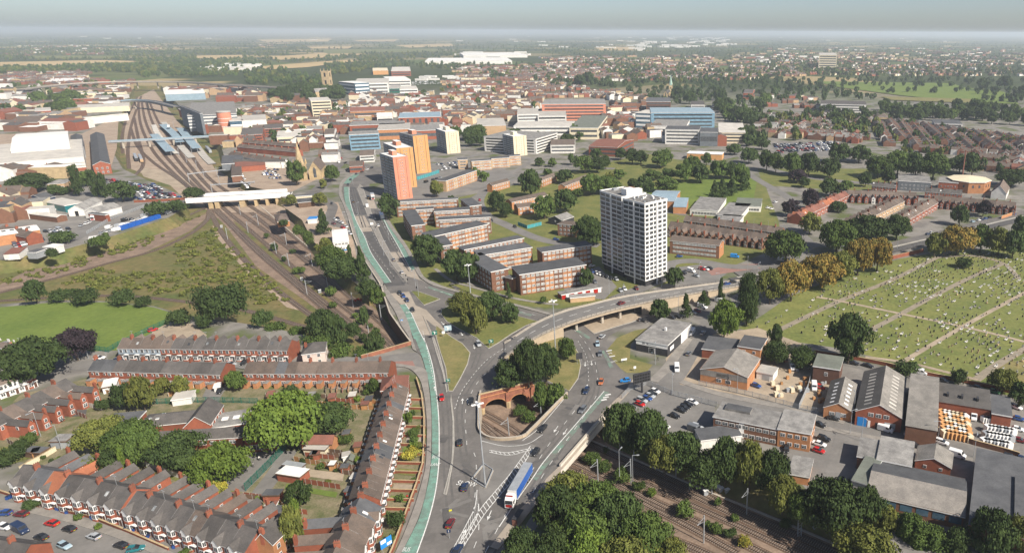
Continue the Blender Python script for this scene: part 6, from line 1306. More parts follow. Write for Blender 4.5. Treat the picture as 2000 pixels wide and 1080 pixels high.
for where, s in (('between the right-hand tracks', '1140,888,1175,906,ms;1165,900,1200,922,ms;1195,916,1235,942,ms;1235,938,1262,960,ms;1262,955,1284,970,bs;1318,982,1358,1008,ms;1375,1016,1396,1034,ms;1388,1022,1416,1040,ms;1414,1030,1440,1050,ds;1440,1044,1470,1066,ys;1395,970,1412,988,ms;1426,1004,1446,1020,ms;1176,872,1190,888,ms;1520,1015,1545,1030,ms'),
                 ('among the main line tracks', '635,560,655,580,ms;688,610,700,622,ms;694,616,715,634,ms;715,632,728,642,ms;725,640,742,656,ms;700,650,720,670,ds;630,470,645,490,ms;566,486,578,496,ds;550,500,560,512,ds;574,520,594,536,ms;640,590,660,602,ms;515,455,526,466,ms;530,475,545,490,ds')): trees(where, s, RZ)
def scrub():
 rr = np.random.default_rng(5); base = leaf_quads(rr, lobeset(rr, 'shrub', 6), 16, .26); out = []
 poly = [P(*q, RZ) for q in ((415, 445), (520, 545), (600, 612), (440, 590), (260, 570), (110, 562), (160, 535), (300, 500), (395, 460))]; rest = [P(*q, RZ) for q in ((0, 540), (200, 490), (360, 430), (395, 420), (290, 480), (100, 540), (0, 560))]
 for pl, n in ((poly, 520), (rest, 130)):
  xs = [p.x for p in pl]; ys = [p.y for p in pl]; k = 0; g = 0
  while k < n and g < 9000:
   g += 1; x, y = rr.uniform(min(xs), max(xs)), rr.uniform(min(ys), max(ys))
   if not inpoly(x, y, pl) or math.sin(x * .07 + 2 * math.sin(y * .05)) + math.sin(y * .09) < rr.uniform(-1.6, .9): continue
   s = rr.uniform(.5, 2.0) ** 1.3; a = rr.uniform(0, 6.28); c, d = math.cos(a), math.sin(a); v = base * np.array([s, s, s * rr.uniform(.8, 1.4)]); v = v @ np.array([[c, d, 0], [-d, c, 0], [0, 0, 1]]) + np.array([x, y, RZ]); out.append(v); k += 1
 o = link('scrub', quad_mesh('scrub', np.concatenate(out), 'leaf_olive')); o['kind'] = 'stuff'
scrub()
for _ in range(70):
 q = random.choice((((500, 768), (740, 762), (700, 790), (640, 800)), ((590, 880), (700, 890), (690, 960), (560, 945)), ((180, 930), (300, 940), (440, 985), (300, 970)), ((60, 880), (160, 900), (190, 920), (60, 895)), ((460, 960), (600, 1000), (590, 1050), (480, 990)), ((170, 765), (420, 750), (410, 770), (180, 785)), ((795, 790), (822, 800), (815, 940), (785, 930)))); u, v = random.random(), random.random()
 x, y = ((1 - v) * (q[0][i] + (q[1][i] - q[0][i]) * u) + v * (q[3][i] + (q[2][i] - q[3][i]) * u) for i in (0, 1)); s = random.uniform(3, 8); tree(x - s, y - s, x + s, y + s * .7, random.choice('ddmmbo'), 'in the terrace gardens', 'shrub')
# ------------------------------------------------------------------ vehicles
def loft(mb, secs, m, cap=True):
 """secs: list of (x, [(y, z) ...]) closed rings"""
 n = len(secs[0][1]); k = len(mb.v); mi = mb.mi(m)
 for x, ring in secs: mb.v += [(x, y, z) for y, z in ring]
 for i in range(len(secs) - 1):
  for j in range(n):
   a, b = k + i * n + j, k + i * n + (j + 1) % n; mb.f.append((a, a + n, b + n, b)); mb.m.append(mi)
 if cap: mb.f.append(tuple(range(k, k + n))); mb.m.append(mi); e = k + (len(secs) - 1) * n; mb.f.append(tuple(reversed(range(e, e + n)))); mb.m.append(mi)
def ring(w_, z0, z1, b=.12): return [(-w_, z0 + b), (-w_ + b * .3, z0), (w_ - b * .3, z0), (w_, z0 + b), (w_, z1 - b), (w_ - b, z1), (-w_ + b, z1), (-w_, z1 - b)][::-1]
def wheel_mesh(r, wd):
 m = MB(); m.cyl((0, -wd / 2, r), (0, wd / 2, r), r, r, 'tyre', 12); m.cyl((0, -wd / 2 - .01, r), (0, wd / 2 + .01, r), r * .6, r * .6, 'rim', 10); return m.mesh('wheel')
WH, WHB = wheel_mesh(.32, .22), wheel_mesh(.5, .3)
def car_parts(kind):
 """(name, mesh, matrix) of one kind of car, front towards +x"""
 out = []; b = MB(); pm = 'paint_white_car'
 if kind in ('hatch', 'estate', 'saloon', 'suv'):
  L = {'hatch': 1.98, 'estate': 2.3, 'saloon': 2.3, 'suv': 2.2}[kind]; z = .14 if kind == 'suv' else 0
  loft(b, [(-L, ring(.72, .38, .78 + z)), (-L + .12, ring(.84, .28, .95 + z)), (-.9, ring(.89, .22, .93 + z)), (.7, ring(.89, .22, .92 + z)), (L - .5, ring(.86, .24, .82 + z)), (L - .08, ring(.76, .3, .68 + z)), (L, ring(.66, .36, .6 + z))], pm)
  rear = {'hatch': (-L + .18, -L + .55), 'estate': (-L + .15, -L + .4), 'saloon': (-L + .75, -L + 1.35), 'suv': (-L + .12, -L + .38)}[kind]; f0, f1 = L - 1.15, L - 1.95; top = 1.44 + z * 1.6; hz = .9 + z
  def cab(s, e): return [(rear[0] - e, -.8 + s, hz), (f0 + e, -.8 + s, hz), (f0 + e, .8 - s, hz), (rear[0] - e, .8 - s, hz), (rear[1], -.62, top), (f1, -.62, top), (f1, .62, top), (rear[1], .62, top)]
  c = cab(0, 0); 
  for q in ((0, 1, 5, 4), (1, 2, 6, 5), (2, 3, 7, 6), (3, 0, 4, 7)): pass
  r = MB(); r.face([(x, y * 1.02, z_ + .015) for x, y, z_ in c[4:]], pm); r.face([(x * .98, y * .9, z_ + .05) for x, y, z_ in c[4:]], pm)
  for x in ((f0 + rear[0]) / 2,):
   for sy in (-1, 1): r.face([(x - .06, sy * .81, hz), (x + .06, sy * .81, hz), (x + .05, sy * .635, top), (x - .05, sy * .635, top)], pm)
  k = len(b.v); b.v += r.v; b.f += [tuple(k + i for i in f) for f in r.f]; b.m += [b.mi(r.mats[i]) for i in r.m]
  g = MB()
  for q in ((0, 1, 5, 4), (1, 2, 6, 5), (2, 3, 7, 6), (3, 0, 4, 7)): g.face([c[i] for i in q], 'car_glass')
  out = [('body', b, None), ('window_glass', g, None)]; wx, wy, wm_ = (-L + .72, L - .78), .78, WH
  lx, lz = L - .03, .58 + z; tx, tz = -L + .02, .72 + z
 elif kind == 'van':
  L = 2.6; loft(b, [(-L, ring(.9, .3, 2.15)), (-L + .1, ring(.97, .25, 2.25)), (.9, ring(.97, .25, 2.25)), (1.25, ring(.95, .25, 2.1)), (1.75, ring(.93, .25, 1.3)), (L - .1, ring(.9, .28, 1.0)), (L, ring(.82, .35, .8))], pm)
  g = MB(); g.face([(1.3, -.78, 2.03), (1.72, -.82, 1.35), (1.72, .82, 1.35), (1.3, .78, 2.03)][::-1], 'car_glass'); g.v = [(x + .05, y, z_ + .03) for x, y, z_ in g.v]
  for sy in (-.985, .985): g.face([(.35, sy, 1.35), (1.5, sy, 1.35), (1.1, sy, 1.95), (.35, sy, 1.95)], 'car_glass')
  out = [('body', b, None), ('window_glass', g, None)]; wx, wy, wm_ = (-L + .95, L - .85), .84, WH; lx, lz = L - .03, .8; tx, tz = -L, 1.0
 w_ = [('wheel', wm_, Matrix.Translation((x, y, 0))) for x in wx for y in (-wy, wy)]
 for nm, x, zz, mm in (('headlight', lx, lz, 'lamp_clear'), ('tail_light', tx, tz, 'lamp_red')):
  for y in (-.6, .6):
   q = MB(); q.box(x - .04, y - .14, zz - .08, x + .04, y + .14, zz + .08, mm); out.append((nm, q, None))
 q = MB(); q.box(tx - .05, -.26, tz - .28, tx - .01, .26, tz - .16, 'plate_yellow'); out.append(('number_plate', q, None))
 return [(n, m_.mesh(n), M) for n, m_, M in out] + w_
CARP = {k: car_parts(k) for k in ('hatch', 'estate', 'saloon', 'suv', 'van')}
FARC = {}
for k, ps in CARP.items():
 mb = MB()
 for n, me, M in ps:
  if n in ('body', 'window_glass') or n == 'wheel':
   q = len(mb.v); mb.v += [tuple((M @ v.co) if M else v.co) for v in me.vertices]; mb.f += [tuple(q + i for i in p.vertices) for p in me.polygons]; mb.m += [mb.mi(me.materials[p.material_index].name) for p in me.polygons]
 FARC[k] = mb
FARM = {k: m.mesh('car') for k, m in FARC.items()}
NCAR = [0]; FAR_CARS = []
def wpos(x, y, dx, dy, z):
 p = P(x, y, z); d = P(x + dx, y + dy, z) - p; return p, math.atan2(d.y, d.x)
def car(x, y, dx, dy, col, where, kind='hatch', z=.13, far=False, group=None):
 p, a = wpos(x, y, dx, dy, z); NCAR[0] += 1; pm = 'paint_' + col.replace(' ', '_') + '_car'; nm = {'van': 'van', 'suv': 'car'}.get(kind, 'car'); p.z += z * 0
 if far:
  r = link('parked_car' if nm == 'car' else 'parked_van', FARM[kind]); r.location = p; r.rotation_euler = (0, 0, a); setmat(r, pm)
 else:
  r = empty(nm, p, a)
  for n, me, M in CARP[kind]:
   o = link(n, me, r, M)
   if n == 'body': setmat(o, pm)
 reg(r, col + ' ' + {'hatch': 'hatchback', 'estate': 'estate car', 'saloon': 'saloon car', 'suv': 'tall car', 'van': 'van'}[kind], where, nm, group); return r
KD = {'h': 'hatch', 'e': 'estate', 's': 'saloon', 'u': 'suv', 'v': 'van'}
CD = {'w': 'white', 'k': 'black', 's': 'silver', 'g': 'grey', 'r': 'red', 'b': 'blue', 'n': 'dark blue', 'm': 'maroon', 'B': 'bright blue', 'p': 'pale blue', 'o': 'orange', 't': 'teal', 'G': 'green', 'y': 'yellow', 'e': 'beige'}
def cars(where, s, z=.13, d=None, far=False):
 for q in s.split(';'):
  v = q.split(','); dx, dy = (float(v[3]), float(v[4])) if len(v) > 4 else d
  car(float(v[0]), float(v[1]), dx, dy, CD[v[2][0]], where, KD[v[2][1:] or 'h'], z, far)
RZ_ = .29
cars('on the green-laned carriageway', '863,779,rh,1,10;781,574,k,8,12;788,580,b,8,12;795,588,n,8,12;806,607,k,8,14;690,395,k,-4,-10;680,362,k,-2,10;685,352,n,5,-8;696,341,n,10,-7;707,337,k,10,-4;717,332,w,10,-3', RZ_)
cars('on the northbound carriageway', '769,509,g,-6,-10;785,534,s,-8,-10;739,442,w,-4,-10;719,388,kv,-5,-12;717,404,wv,-5,-12;726,329,k,-10,3', RZ_)
cars('on the roundabout slip', '935,674,su,6,12', RZ_)
cars('on the road left of the lamp mast', '983,697,k,-10,6;920,786,k,-2,10;898,866,k,0,-10;908,953,n,3,-10;880,1024,m,5,-10;894,1077,ns,6,-10', RZ_)
cars('on the road beside the railway hole', '1176,659,s,8,-6;1167,674,p,1,10;1172,693,g,-1,10;1145,765,ne,-5,10;1174,748,o,-3,10;1221,745,B,-10,1;1138,802,ge,-7,9;1060,839,ks,-8,10;1046,885,k,-8,10;1254,626,g,10,-2', RZ_)
cars('on the flyover', '1214,594,m,10,-3', 6.25); cars('at the far end of the flyover', '1420,556,b,10,-2;1432,552,k,10,-2', 2.2)
cars('in the junction car park', '1280,766,w;1274,771,k;1270,775,s;1264,780,b;1254,784,su;1250,791,r;1232,797,k', d=(10, 3.5)); cars('in the second row of junction car park', '1352,787,ws;1344,792,k;1337,798,k;1331,803,k;1318,814,k;1284,829,n;1298,834,w;1362,835,se;1357,841,gv', d=(10, 3.5))
cars('on the street beside the showroom', '1351,652,wv,-6,8;1373,652,s,8,-8;1345,692,g,8,-9;1322,722,wv,1,10;1270,687,p,10,4')
cars('in the lot under the flyover wall', '1372,601,wv,10,3;1362,609,m,10,3;1354,612,g,10,3;1345,613,w,10,3;1333,617,w,10,3;1325,620,k,10,3;1313,622,k,10,3;1406,590,wv,8,2')
cars('on the industrial street', '1627,819,ks,10,2;1600,831,ks,10,4;1699,825,s,4,10;1722,827,su,3,10;1736,831,gu,3,10;1729,841,wv,10,3;1751,836,r,1,10;1779,852,wu,10,3;1839,866,wu,10,3;1869,891,wv,10,3;1972,896,ku,10,3;1997,899,n,10,3;1901,816,wv,1,10;1785,871,k,10,3')
cars('in the bays beside the square office', '1609,859,ku,10,3;1600,869,ws,10,3;1599,882,r,10,3;1536,879,k,-1,10')
cars('on the lane by the cemetery wall', '1667,711,ks,10,2;1695,716,ks,10,3;1841,745,ks,10,3;1910,760,k,10,3;1942,767,G,10,3;1989,777,w,10,3;1985,797,w,10,4;1797,730,wv,10,2;1990,820,b,10,2;1988,840,w,10,2;1992,862,m,10,2')
cars('on parked-car street', '9,1004,b,-10,0;42,1006,m,-10,-1;102,1024,r,-10,-2;11,1031,w,10,2;41,1037,nv,10,5;81,1051,k,-10,-3;136,1035,k,-10,-3;184,1050,s,-10,-3;127,1068,p,10,4;237,1067,k,-10,-3;266,1074,t,10,-2')
cars('near the terrace back street', '299,646,r,10,-3;195,701,w,10,-1;452,713,s,10,1;476,711,k,-5,5;439,751,k,-4,8;429,766,k,-5,8;232,706,n,10,0;112,823,k,10,-1;137,781,w,5,4')
cars('beside the white tower block', '1156,521,w,10,-3;1158,532,b;1166,535,w;1172,537,w;1178,539,k;1186,542,k;1194,545,k;1204,547,s;1220,566,w;1212,569,s;1243,565,m;1162,552,g', d=(4, 4)); cars('in the bays right of the white tower', '1336,535,k;1350,531,wv;1371,527,ru;1379,527,w;1387,526,k;1360,540,s', d=(10, 3)); cars('on the roads near the white tower', '1435,503,Bv,10,1;1327,502,b,10,0;1086,469,b,10,1;1006,444,k,6,4;946,413,k,5,6;937,392,r,2,4;960,432,k,5,4;1527,510,wv,10,1')
cars('beside the dual carriageway slip', '655,430,w;663,434,w;652,438,m;668,436,w;670,446,r;676,444,w;679,452,s;684,458,w;660,428,k', d=(8, 3)); cars('on the ring road', '648,399,k,4,10;662,318,wv,5,4;667,310,r,2,8;654,300,k,1,8;652,290,w,1,8;657,284,m,1,8;656,275,k,1,8', .1)
cars('by the parallel terraces at right', '1812,459,n;1820,456,w;1900,434,p;1912,431,w;1918,430,n;1925,428,b;1933,426,k;1980,420,b;1901,446,k;1500,407,w;1507,409,w;1515,396,w', d=(10, -2), far=True)
def grid(where, quad, rows, per, fill=.8, d=(10, 3), cols='wwwkkksgrbnmw', kinds='hhesuv'):
 for r in range(rows):
  for c in range(per):
   if random.random() > fill: continue
   u, v = (c + .5) / per, (r + .5) / rows; t = [quad[0][i] + (quad[1][i] - quad[0][i]) * u for i in (0, 1)]; q = [quad[3][i] + (quad[2][i] - quad[3][i]) * u for i in (0, 1)]
   FAR_CARS.append((t[0] + (q[0] - t[0]) * v + random.uniform(-1, 1), t[1] + (q[1] - t[1]) * v + random.uniform(-.4, .4), d, random.choice(cols), random.choice(kinds), where))
grid('in the crowded yard beside the tracks', ((245, 358), (300, 362), (360, 391), (264, 393)), 9, 13, .85); grid('in the crowded yard left corner', ((205, 350), (240, 354), (215, 362), (200, 358)), 2, 4, .8)
grid('in the station car park', ((500, 325), (545, 330), (560, 352), (520, 352)), 4, 6, .7, (8, 5), 'wwswkgb'); grid('in the strip below station car park', ((455, 345), (475, 342), (500, 368), (480, 370)), 5, 2, .8, (8, 5), 'wwwks')
grid('in the van yard beside containers', ((215, 442), (262, 436), (230, 452), (188, 462)), 2, 5, .9, (8, -3), 'wwwsw', 'vvh'); grid('above the blue containers', ((236, 432), (336, 410), (335, 418), (250, 440)), 3, 8, .7, (8, -3), 'wwwkyGbs', 'hvve')
grid('in the car sales yard', ((24, 478), (78, 462), (90, 470), (30, 486)), 2, 9, .8, (4, 5), 'kkgrswn'); grid('outside the white warehouse', ((85, 450), (138, 445), (140, 458), (88, 464)), 2, 6, .7, (8, 2), 'wwskg'); grid('in the works yard', ((40, 410), (100, 400), (120, 412), (60, 420)), 2, 5, .6, (8, 2), 'wsbk', 'vhu'); grid('on the sloping yard road', ((155, 440), (180, 432), (176, 438), (158, 446)), 1, 4, .9, (6, -3), 'ws')
grid('in the big car park by the park trees', ((1508, 282), (1636, 278), (1640, 294), (1520, 300)), 7, 24, .8, (8, 1)); grid('at the crowded market car park', ((800, 160), (945, 155), (945, 161), (800, 167)), 4, 30, .7, (8, 0), 'wwwws'); grid('by the play area flats', ((850, 320), (890, 316), (905, 328), (860, 335)), 3, 6, .6, (8, 2)); grid('beside the orange flats', ((826, 355), (862, 345), (866, 349), (832, 360)), 1, 5, .7, (8, -3), 'wsk'); grid('along the shop street', ((655, 270), (665, 240), (668, 240), (660, 270)), 6, 1, .8, (1, 8))
grid('on the shopping centre roof', ((385, 201), (450, 200), (455, 205), (390, 210)), 2, 10, 0, (8, 0))
left = max(0, 296 - NCAR[0]); FAR_CARS.sort(key=lambda c: -c[1]); mb = MB()
for i, (x, y, d, c, k, wh) in enumerate(FAR_CARS):
 if i < left: car(x, y, d[0], d[1], CD[c], wh, KD[k], .13, True)
 else:
  p, a = wpos(x, y, *d, .05); T = Matrix.Translation(p) @ Matrix.Rotation(a, 4, 'Z'); s = FARC[KD[k]]; q = len(mb.v); mb.v += [tuple(T @ Vector(v)) for v in s.v]; mb.f += [tuple(q + j for j in f) for f in s.f]; pm = 'paint_' + CD[c].replace(' ', '_') + '_car'; mb.m += [mb.mi(pm if s.mats[j] == 'paint_white_car' else s.mats[j]) for j in s.m]
struct(mb.build('distant_cars'), 'stuff')
def lorry(x, y, dx, dy, where, desc, trailer='paint_strong_blue_car', L=13.6, z=.29, rigid=False):
 p, a = wpos(x, y, dx, dy, z); r = empty('lorry', p, a); m = MB()
 m.box(-L / 2, -1.27, 1.25, L / 2, 1.27, 4.1, trailer, bottom=True); link('trailer', m.mesh('trailer'), r)
 m = MB(); m.box(-L / 2 - .02, -1.29, 4.1, L / 2 + .02, 1.29, 4.2, 'metal_grey'); m.box(-L / 2 - .03, -1.3, 1.15, L / 2 + .03, 1.3, 1.3, 'metal_grey'); m.box(L / 2, -1.28, 1.2, L / 2 + .06, 1.28, 4.15, 'white_paint'); link('trailer_frame', m.mesh('trailer_frame'), r)
 c0 = L / 2 + .7; m = MB(); loft(m, [(c0, ring(1.22, .9, 3.6, .15)), (c0 + 1.5, ring(1.22, .6, 3.55, .15)), (c0 + 2.1, ring(1.2, .5, 2.9, .15)), (c0 + 2.25, ring(1.18, .45, 1.7, .15))], 'white_paint'); link('cab', m.mesh('cab'), r)
 m = MB(); m.face([(c0 + 2.15, -1.05, 2.78), (c0 + 2.3, -1.08, 1.75), (c0 + 2.3, 1.08, 1.75), (c0 + 2.15, 1.05, 2.78)][::-1], 'car_glass')
 for sy in (-1.24, 1.24): m.face([(c0 + .9, sy, 1.9), (c0 + 1.9, sy, 1.9), (c0 + 1.8, sy, 2.7), (c0 + .9, sy, 2.7)], 'car_glass')
 link('windscreen', m.mesh('windscreen'), r); m = MB(); m.box(c0 + 2.2, -.9, .75, c0 + 2.34, .9, 1.5, 'lamp_red'); m.box(c0 + 2.2, -.9, 1.55, c0 + 2.33, .9, 1.62, 'metal_dark'); link('grille', m.mesh('grille'), r)
 m = MB(); m.box(c0 + .3, -1.0, 3.55, c0 + 1.4, 1.0, 4.1, 'white_paint'); m.box(c0 + 1.38, -.95, 3.6, c0 + 1.46, .95, 4.0, 'lamp_red'); link('air_deflector', m.mesh('air_deflector'), r); m = MB(); m.box(-L / 2, -.5, .75, c0 + .5, .5, 1.15, 'metal_dark', bottom=True); link('chassis', m.mesh('chassis'), r)
 for wx in (-L / 2 + 1.2, -L / 2 + 2.5, -L / 2 + 3.8, c0 - .9, c0 + 1.3):
  for wy in (-1.08, 1.08): link('wheel', WHB, r, Matrix.Translation((wx, wy, 0)))
 for wy in (-.95, .95):
  m = MB(); m.box(c0 + 2.2, wy - .16, .55, c0 + 2.36, wy + .16, .72, 'lamp_clear'); link('headlight', m.mesh('headlight'), r)
  m = MB(); m.box(c0 + 1.9, wy * 1.38 - .12, 1.9, c0 + 2.05, wy * 1.38 + .12, 2.7, 'metal_dark'); link('mirror', m.mesh('mirror'), r)
 reg(r, desc, where, 'lorry')
lorry(1018, 953, -9, 16, 'heading down the hatched road', 'articulated lorry with blue curtain sides'); lorry(191, 426, -10, 6, 'on the bridge approach road', 'grey-sided articulated lorry', 'metal_grey', 12, .1); lorry(728, 388, 3, 10, 'on the northbound carriageway', 'white delivery lorry', 'white_paint', 7); lorry(330, 250, 4, -10, 'parked beyond the station', 'white box lorry', 'white_paint', 7, .1)
def bus(x, y, dx, dy, where):
 p, a = wpos(x, y, dx, dy, .29); r = empty('bus', p, a); m = MB(); loft(m, [(-5.5, ring(1.2, .4, 3.0)), (-5.3, ring(1.25, .35, 3.1)), (5.3, ring(1.25, .35, 3.1)), (5.5, ring(1.18, .4, 2.9))], 'paint_white_car'); link('body', m.mesh('body'), r); m = MB()
 for sy in (-1.27, 1.27): m.box(-5.1, sy - .02, 1.4, 5.1, sy + .02, 2.5, 'car_glass')
 m.box(5.46, -1.1, 1.2, 5.54, 1.1, 2.6, 'car_glass'); link('window_glass', m.mesh('window_glass'), r); m = MB()
 for sy in (-1.28, 1.28): m.box(-5.2, sy - .02, .5, 5.2, sy + .02, 1.3, 'paint_bright_blue_car')
 link('side_stripe', m.mesh('side_stripe'), r)
 for wx in (-3.2, 3.4):
  for wy in (-1.1, 1.1): link('wheel', WHB, r, Matrix.Translation((wx, wy, 0)))
 reg(r, 'single-deck white bus with blue stripe', where, 'bus')
bus(746, 425, -5, -11, 'on the northbound carriageway')
def train(px, n, desc, where, col):
 c = cr(wpts(px, RZ + .35), 8); L = along(c)
 r = empty('train', c[0]); s = 1
 for k in range(n):
  p, d = at(c, L, s + 10); T = Matrix.Translation(p - c[0]) @ Matrix.Rotation(math.atan2(d.y, d.x), 4, 'Z'); m = MB(); m.box(-9.7, -1.35, .5, 9.7, 1.35, 3.4, col, 'metal_grey', T=T); m.box(-9.2, -1.38, 1.9, 9.2, 1.38, 2.7, 'car_glass', T=T); m.box(-9.6, -1.1, 3.4, 9.6, 1.1, 3.75, 'metal_grey', T=T); m.box(-8, -1, 0, 8, 1, .5, 'metal_dark', T=T); link('carriage', m.mesh('carriage'), r); s += 20.2
 reg(r, desc, where, 'train')
train([(268, 316), (258, 292), (252, 270)], 2, 'dark parked train', 'left of the station platforms', 'metal_dark'); train([(278, 318), (268, 296), (262, 280)], 2, 'yellow-ended engineering train', 'beside a dark parked train', 'brick_buff'); train([(412, 300), (398, 284), (380, 262)], 2, 'silver passenger train', 'at the right platform', 'metal_grey'); train([(235, 333), (234, 322), (233, 312)], 1, 'dark single coach', 'on the leftmost siding', 'paint_dark_blue_car')
# ------------------------------------------------------------------ brick arches, parapets, walls, fences
def arch_bridge():
 a, b = P(938, 777), P(1041, 751); d = (b - a).to_2d(); L = d.length; rz = math.atan2(d.y, d.x); r = empty('arch_bridge', (a.x, a.y, RZ), rz); H = -RZ + 1.3; m = MB(); N = 60; back = 14; sp = []
 def op(x):
  for c, hw, hh in ((L * .26, L * .2, 4.5), (L * .70, L * .15, 4.1)):
   if abs(x - c) < hw: return 1.7 + (hh - 1.7) * math.sqrt(max(0, 1 - ((x - c) / hw) ** 2))
  return 0
 for i in range(N):
  x0, x1 = L * i / N, L * (i + 1) / N; z0, z1 = op(x0 + .01), op(x1 - .01)
  m.face([(x0, -.05, z0), (x1, -.05, z1), (x1, -.05, H), (x0, -.05, H)], 'brick_viaduct')
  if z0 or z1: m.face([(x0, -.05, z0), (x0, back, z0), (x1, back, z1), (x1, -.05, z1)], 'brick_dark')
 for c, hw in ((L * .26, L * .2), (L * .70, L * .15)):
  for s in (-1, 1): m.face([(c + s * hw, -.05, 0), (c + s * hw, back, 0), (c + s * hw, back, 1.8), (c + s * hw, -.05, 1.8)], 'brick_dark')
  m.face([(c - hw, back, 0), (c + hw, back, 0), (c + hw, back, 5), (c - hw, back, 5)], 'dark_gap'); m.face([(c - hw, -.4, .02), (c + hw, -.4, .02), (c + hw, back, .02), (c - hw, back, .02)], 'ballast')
 link('arch_wall', m.mesh('arch_wall'), r); m = MB(); m.box(-.4, -.35, H - 1.5, L + .4, -.06, H - 1.25, 'brick_orange'); m.box(-.4, -.2, H, L + .4, .5, H + .25, 'stone'); link('coping', m.mesh('coping'), r)
 for x in (L * .5, .3, L - .4):
  m = MB(); m.box(x - .8, -.6, 0, x + .8, -.06, H - 1.6, 'brick_viaduct'); m.prism([(x - .8, -.6), (x + .8, -.6), (x, -1.2)], 0, 2.5, 'stone'); link('buttress', m.mesh('buttress'), r)
 for c, hw, hh in ((L * .26, L * .2, 4.5), (L * .70, L * .15, 4.1)):
  m = MB()
  for i in range(20):
   t0, t1 = PI * i / 20, PI * (i + 1) / 20; f = lambda t, k: (c - math.cos(t) * hw * k, -.12, 1.7 + (hh - 1.7) * math.sin(t) * k)
   m.face([f(t0, 1), f(t1, 1), f(t1, 1.12), f(t0, 1.12)], 'brick_orange')
  link('arch_ring', m.mesh('arch_ring'), r)
 reg(r, 'weathered red brick bridge with two arches', 'at the head of the railway hole', 'bridge')
arch_bridge()
def wall(name, desc, where, px, h, th=.35, m='brick_red', z=0.0, top=None, zb=-.3, smooth=0, cat='wall', zt=None):
 pts = wpts(px, z if zt is None else zt); pts = cr(pts, smooth) if smooth else pts; r = pts[0].copy(); r.z = z; mb = MB(); T = Matrix.Translation(-r)
 for i in range(len(pts) - 1):
  p, q = T @ Vector((pts[i].x, pts[i].y, z)), T @ Vector((pts[i + 1].x, pts[i + 1].y, z)); d = (q - p); l = d.length
  if l < .05: continue
  M = Matrix.Translation(p) @ Matrix.Rotation(math.atan2(d.y, d.x), 4, 'Z'); mb.box(-.01 * (i % 2), -th / 2 - .003 * (i % 3), zb, l, th / 2 + .003 * (i % 3), h + .004 * (i % 3), m, T=M)
  mb.box(-.02, -th / 2 - .06, h + .015, l, th / 2 + .06, h + .09, top or 'stone', T=M)
 o = mb.build(name); o.location = r; reg(o, desc, where, cat); return o
wall('bridge_parapet', 'long pale concrete bridge parapet', 'over the tracks beside the grove', [(1182, 812), (1140, 860), (1094, 913)], 1.1, .5, 'concrete_pale', .2, 'concrete', -3.0)
wall('hole_parapet', 'curved concrete parapet', 'round the railway hole', HOLE[:11], 1.0, .45, 'concrete_tan', .2, 'concrete', -1.2, 3)
wall('brick_parapet', 'long brick parapet wall', 'above the tracks near the terraces', [(706, 701), (760, 686), (803, 673)], 1.6, .5, 'brick_viaduct', 0, 'stone', -1)
wall('retaining_wall', 'dark retaining wall with pale coping', 'between tracks and the dual carriageway', [(745, 560), (752, 585), (762, 615), (785, 648), (803, 672)], 1.1, .5, 'brick_dark', 0, 'concrete', -2)
wall('retaining_wall', 'concrete parapet beside the bus lane', 'above the modular office', [(742, 556), (722, 525), (703, 496), (692, 466), (682, 432)], 1.0, .4, 'concrete', 0, 'concrete')
wall('garden_wall', 'long curved brick wall', 'between bus lane pavement and gardens', [(757, 1100), (768, 1075), (785, 1030), (801, 985), (814, 950), (826, 911), (829, 865), (829, 816), (824, 775), (814, 742)], 1.3, .3, 'brick_red')
wall('boundary_wall', 'low brick boundary wall', 'in front of parked-car street houses', [(-5, 960), (42, 975), (120, 998), (180, 1012), (250, 1040), (330, 1075)], .9, .3, 'brick_red')
wall('cemetery_wall', 'brick cemetery wall with pale piers', 'along the back lane of warehouses', [(1590, 690), (1680, 704), (1730, 714), (1800, 731), (1870, 745), (1935, 758), (2040, 785)], 1.5, .35, 'brick_red')
wall('cemetery_wall', 'red brick wall beside dual carriageway', 'at the top of the cemetery', [(1740, 507), (1775, 499), (1803, 492)], 2.2, .35, 'brick_red'); wall('roadside_wall', 'orange brick roadside wall', 'at the far right of dual carriageway', [(1955, 429), (1978, 421)], 2.5, .35, 'brick_orange')
wall('yard_wall', 'long brown brick yard wall', 'in front of the timber yard', [(1831, 843), (1900, 868), (1960, 884), (1990, 893)], 1.8, .35, 'brick_brown'); wall('boundary_wall', 'white rendered wall', 'below the school trees', [(280, 908), (320, 922), (360, 936), (400, 950)], 1.8, .3, 'render_white'); wall('boundary_wall', 'cream wall', 'below the school lawn at left', [(110, 880), (80, 898), (40, 920)], 1.6, .3, 'render_cream')
wall('rail_wall', 'long brick wall with white coping', 'beside the crowded car yard', [(262, 396), (330, 393), (366, 390)], 1.8, .3, 'brick_red')
for i in range(13):   # walls between the front gardens of the bus lane row
 t = (i + .5) / 13; x0, y0 = 791 - 46 * t ** 1.6 - 6, 772 + 232 * t; x1 = 826 + 8 * math.sin(t * 3.1) - 30 * t ** 3
 wall('garden_wall', 'short brick garden wall', 'between front gardens of bus lane row', [(x0 + 6, y0), (x1, y0 + 1.5)], .9, .22, 'brick_red')
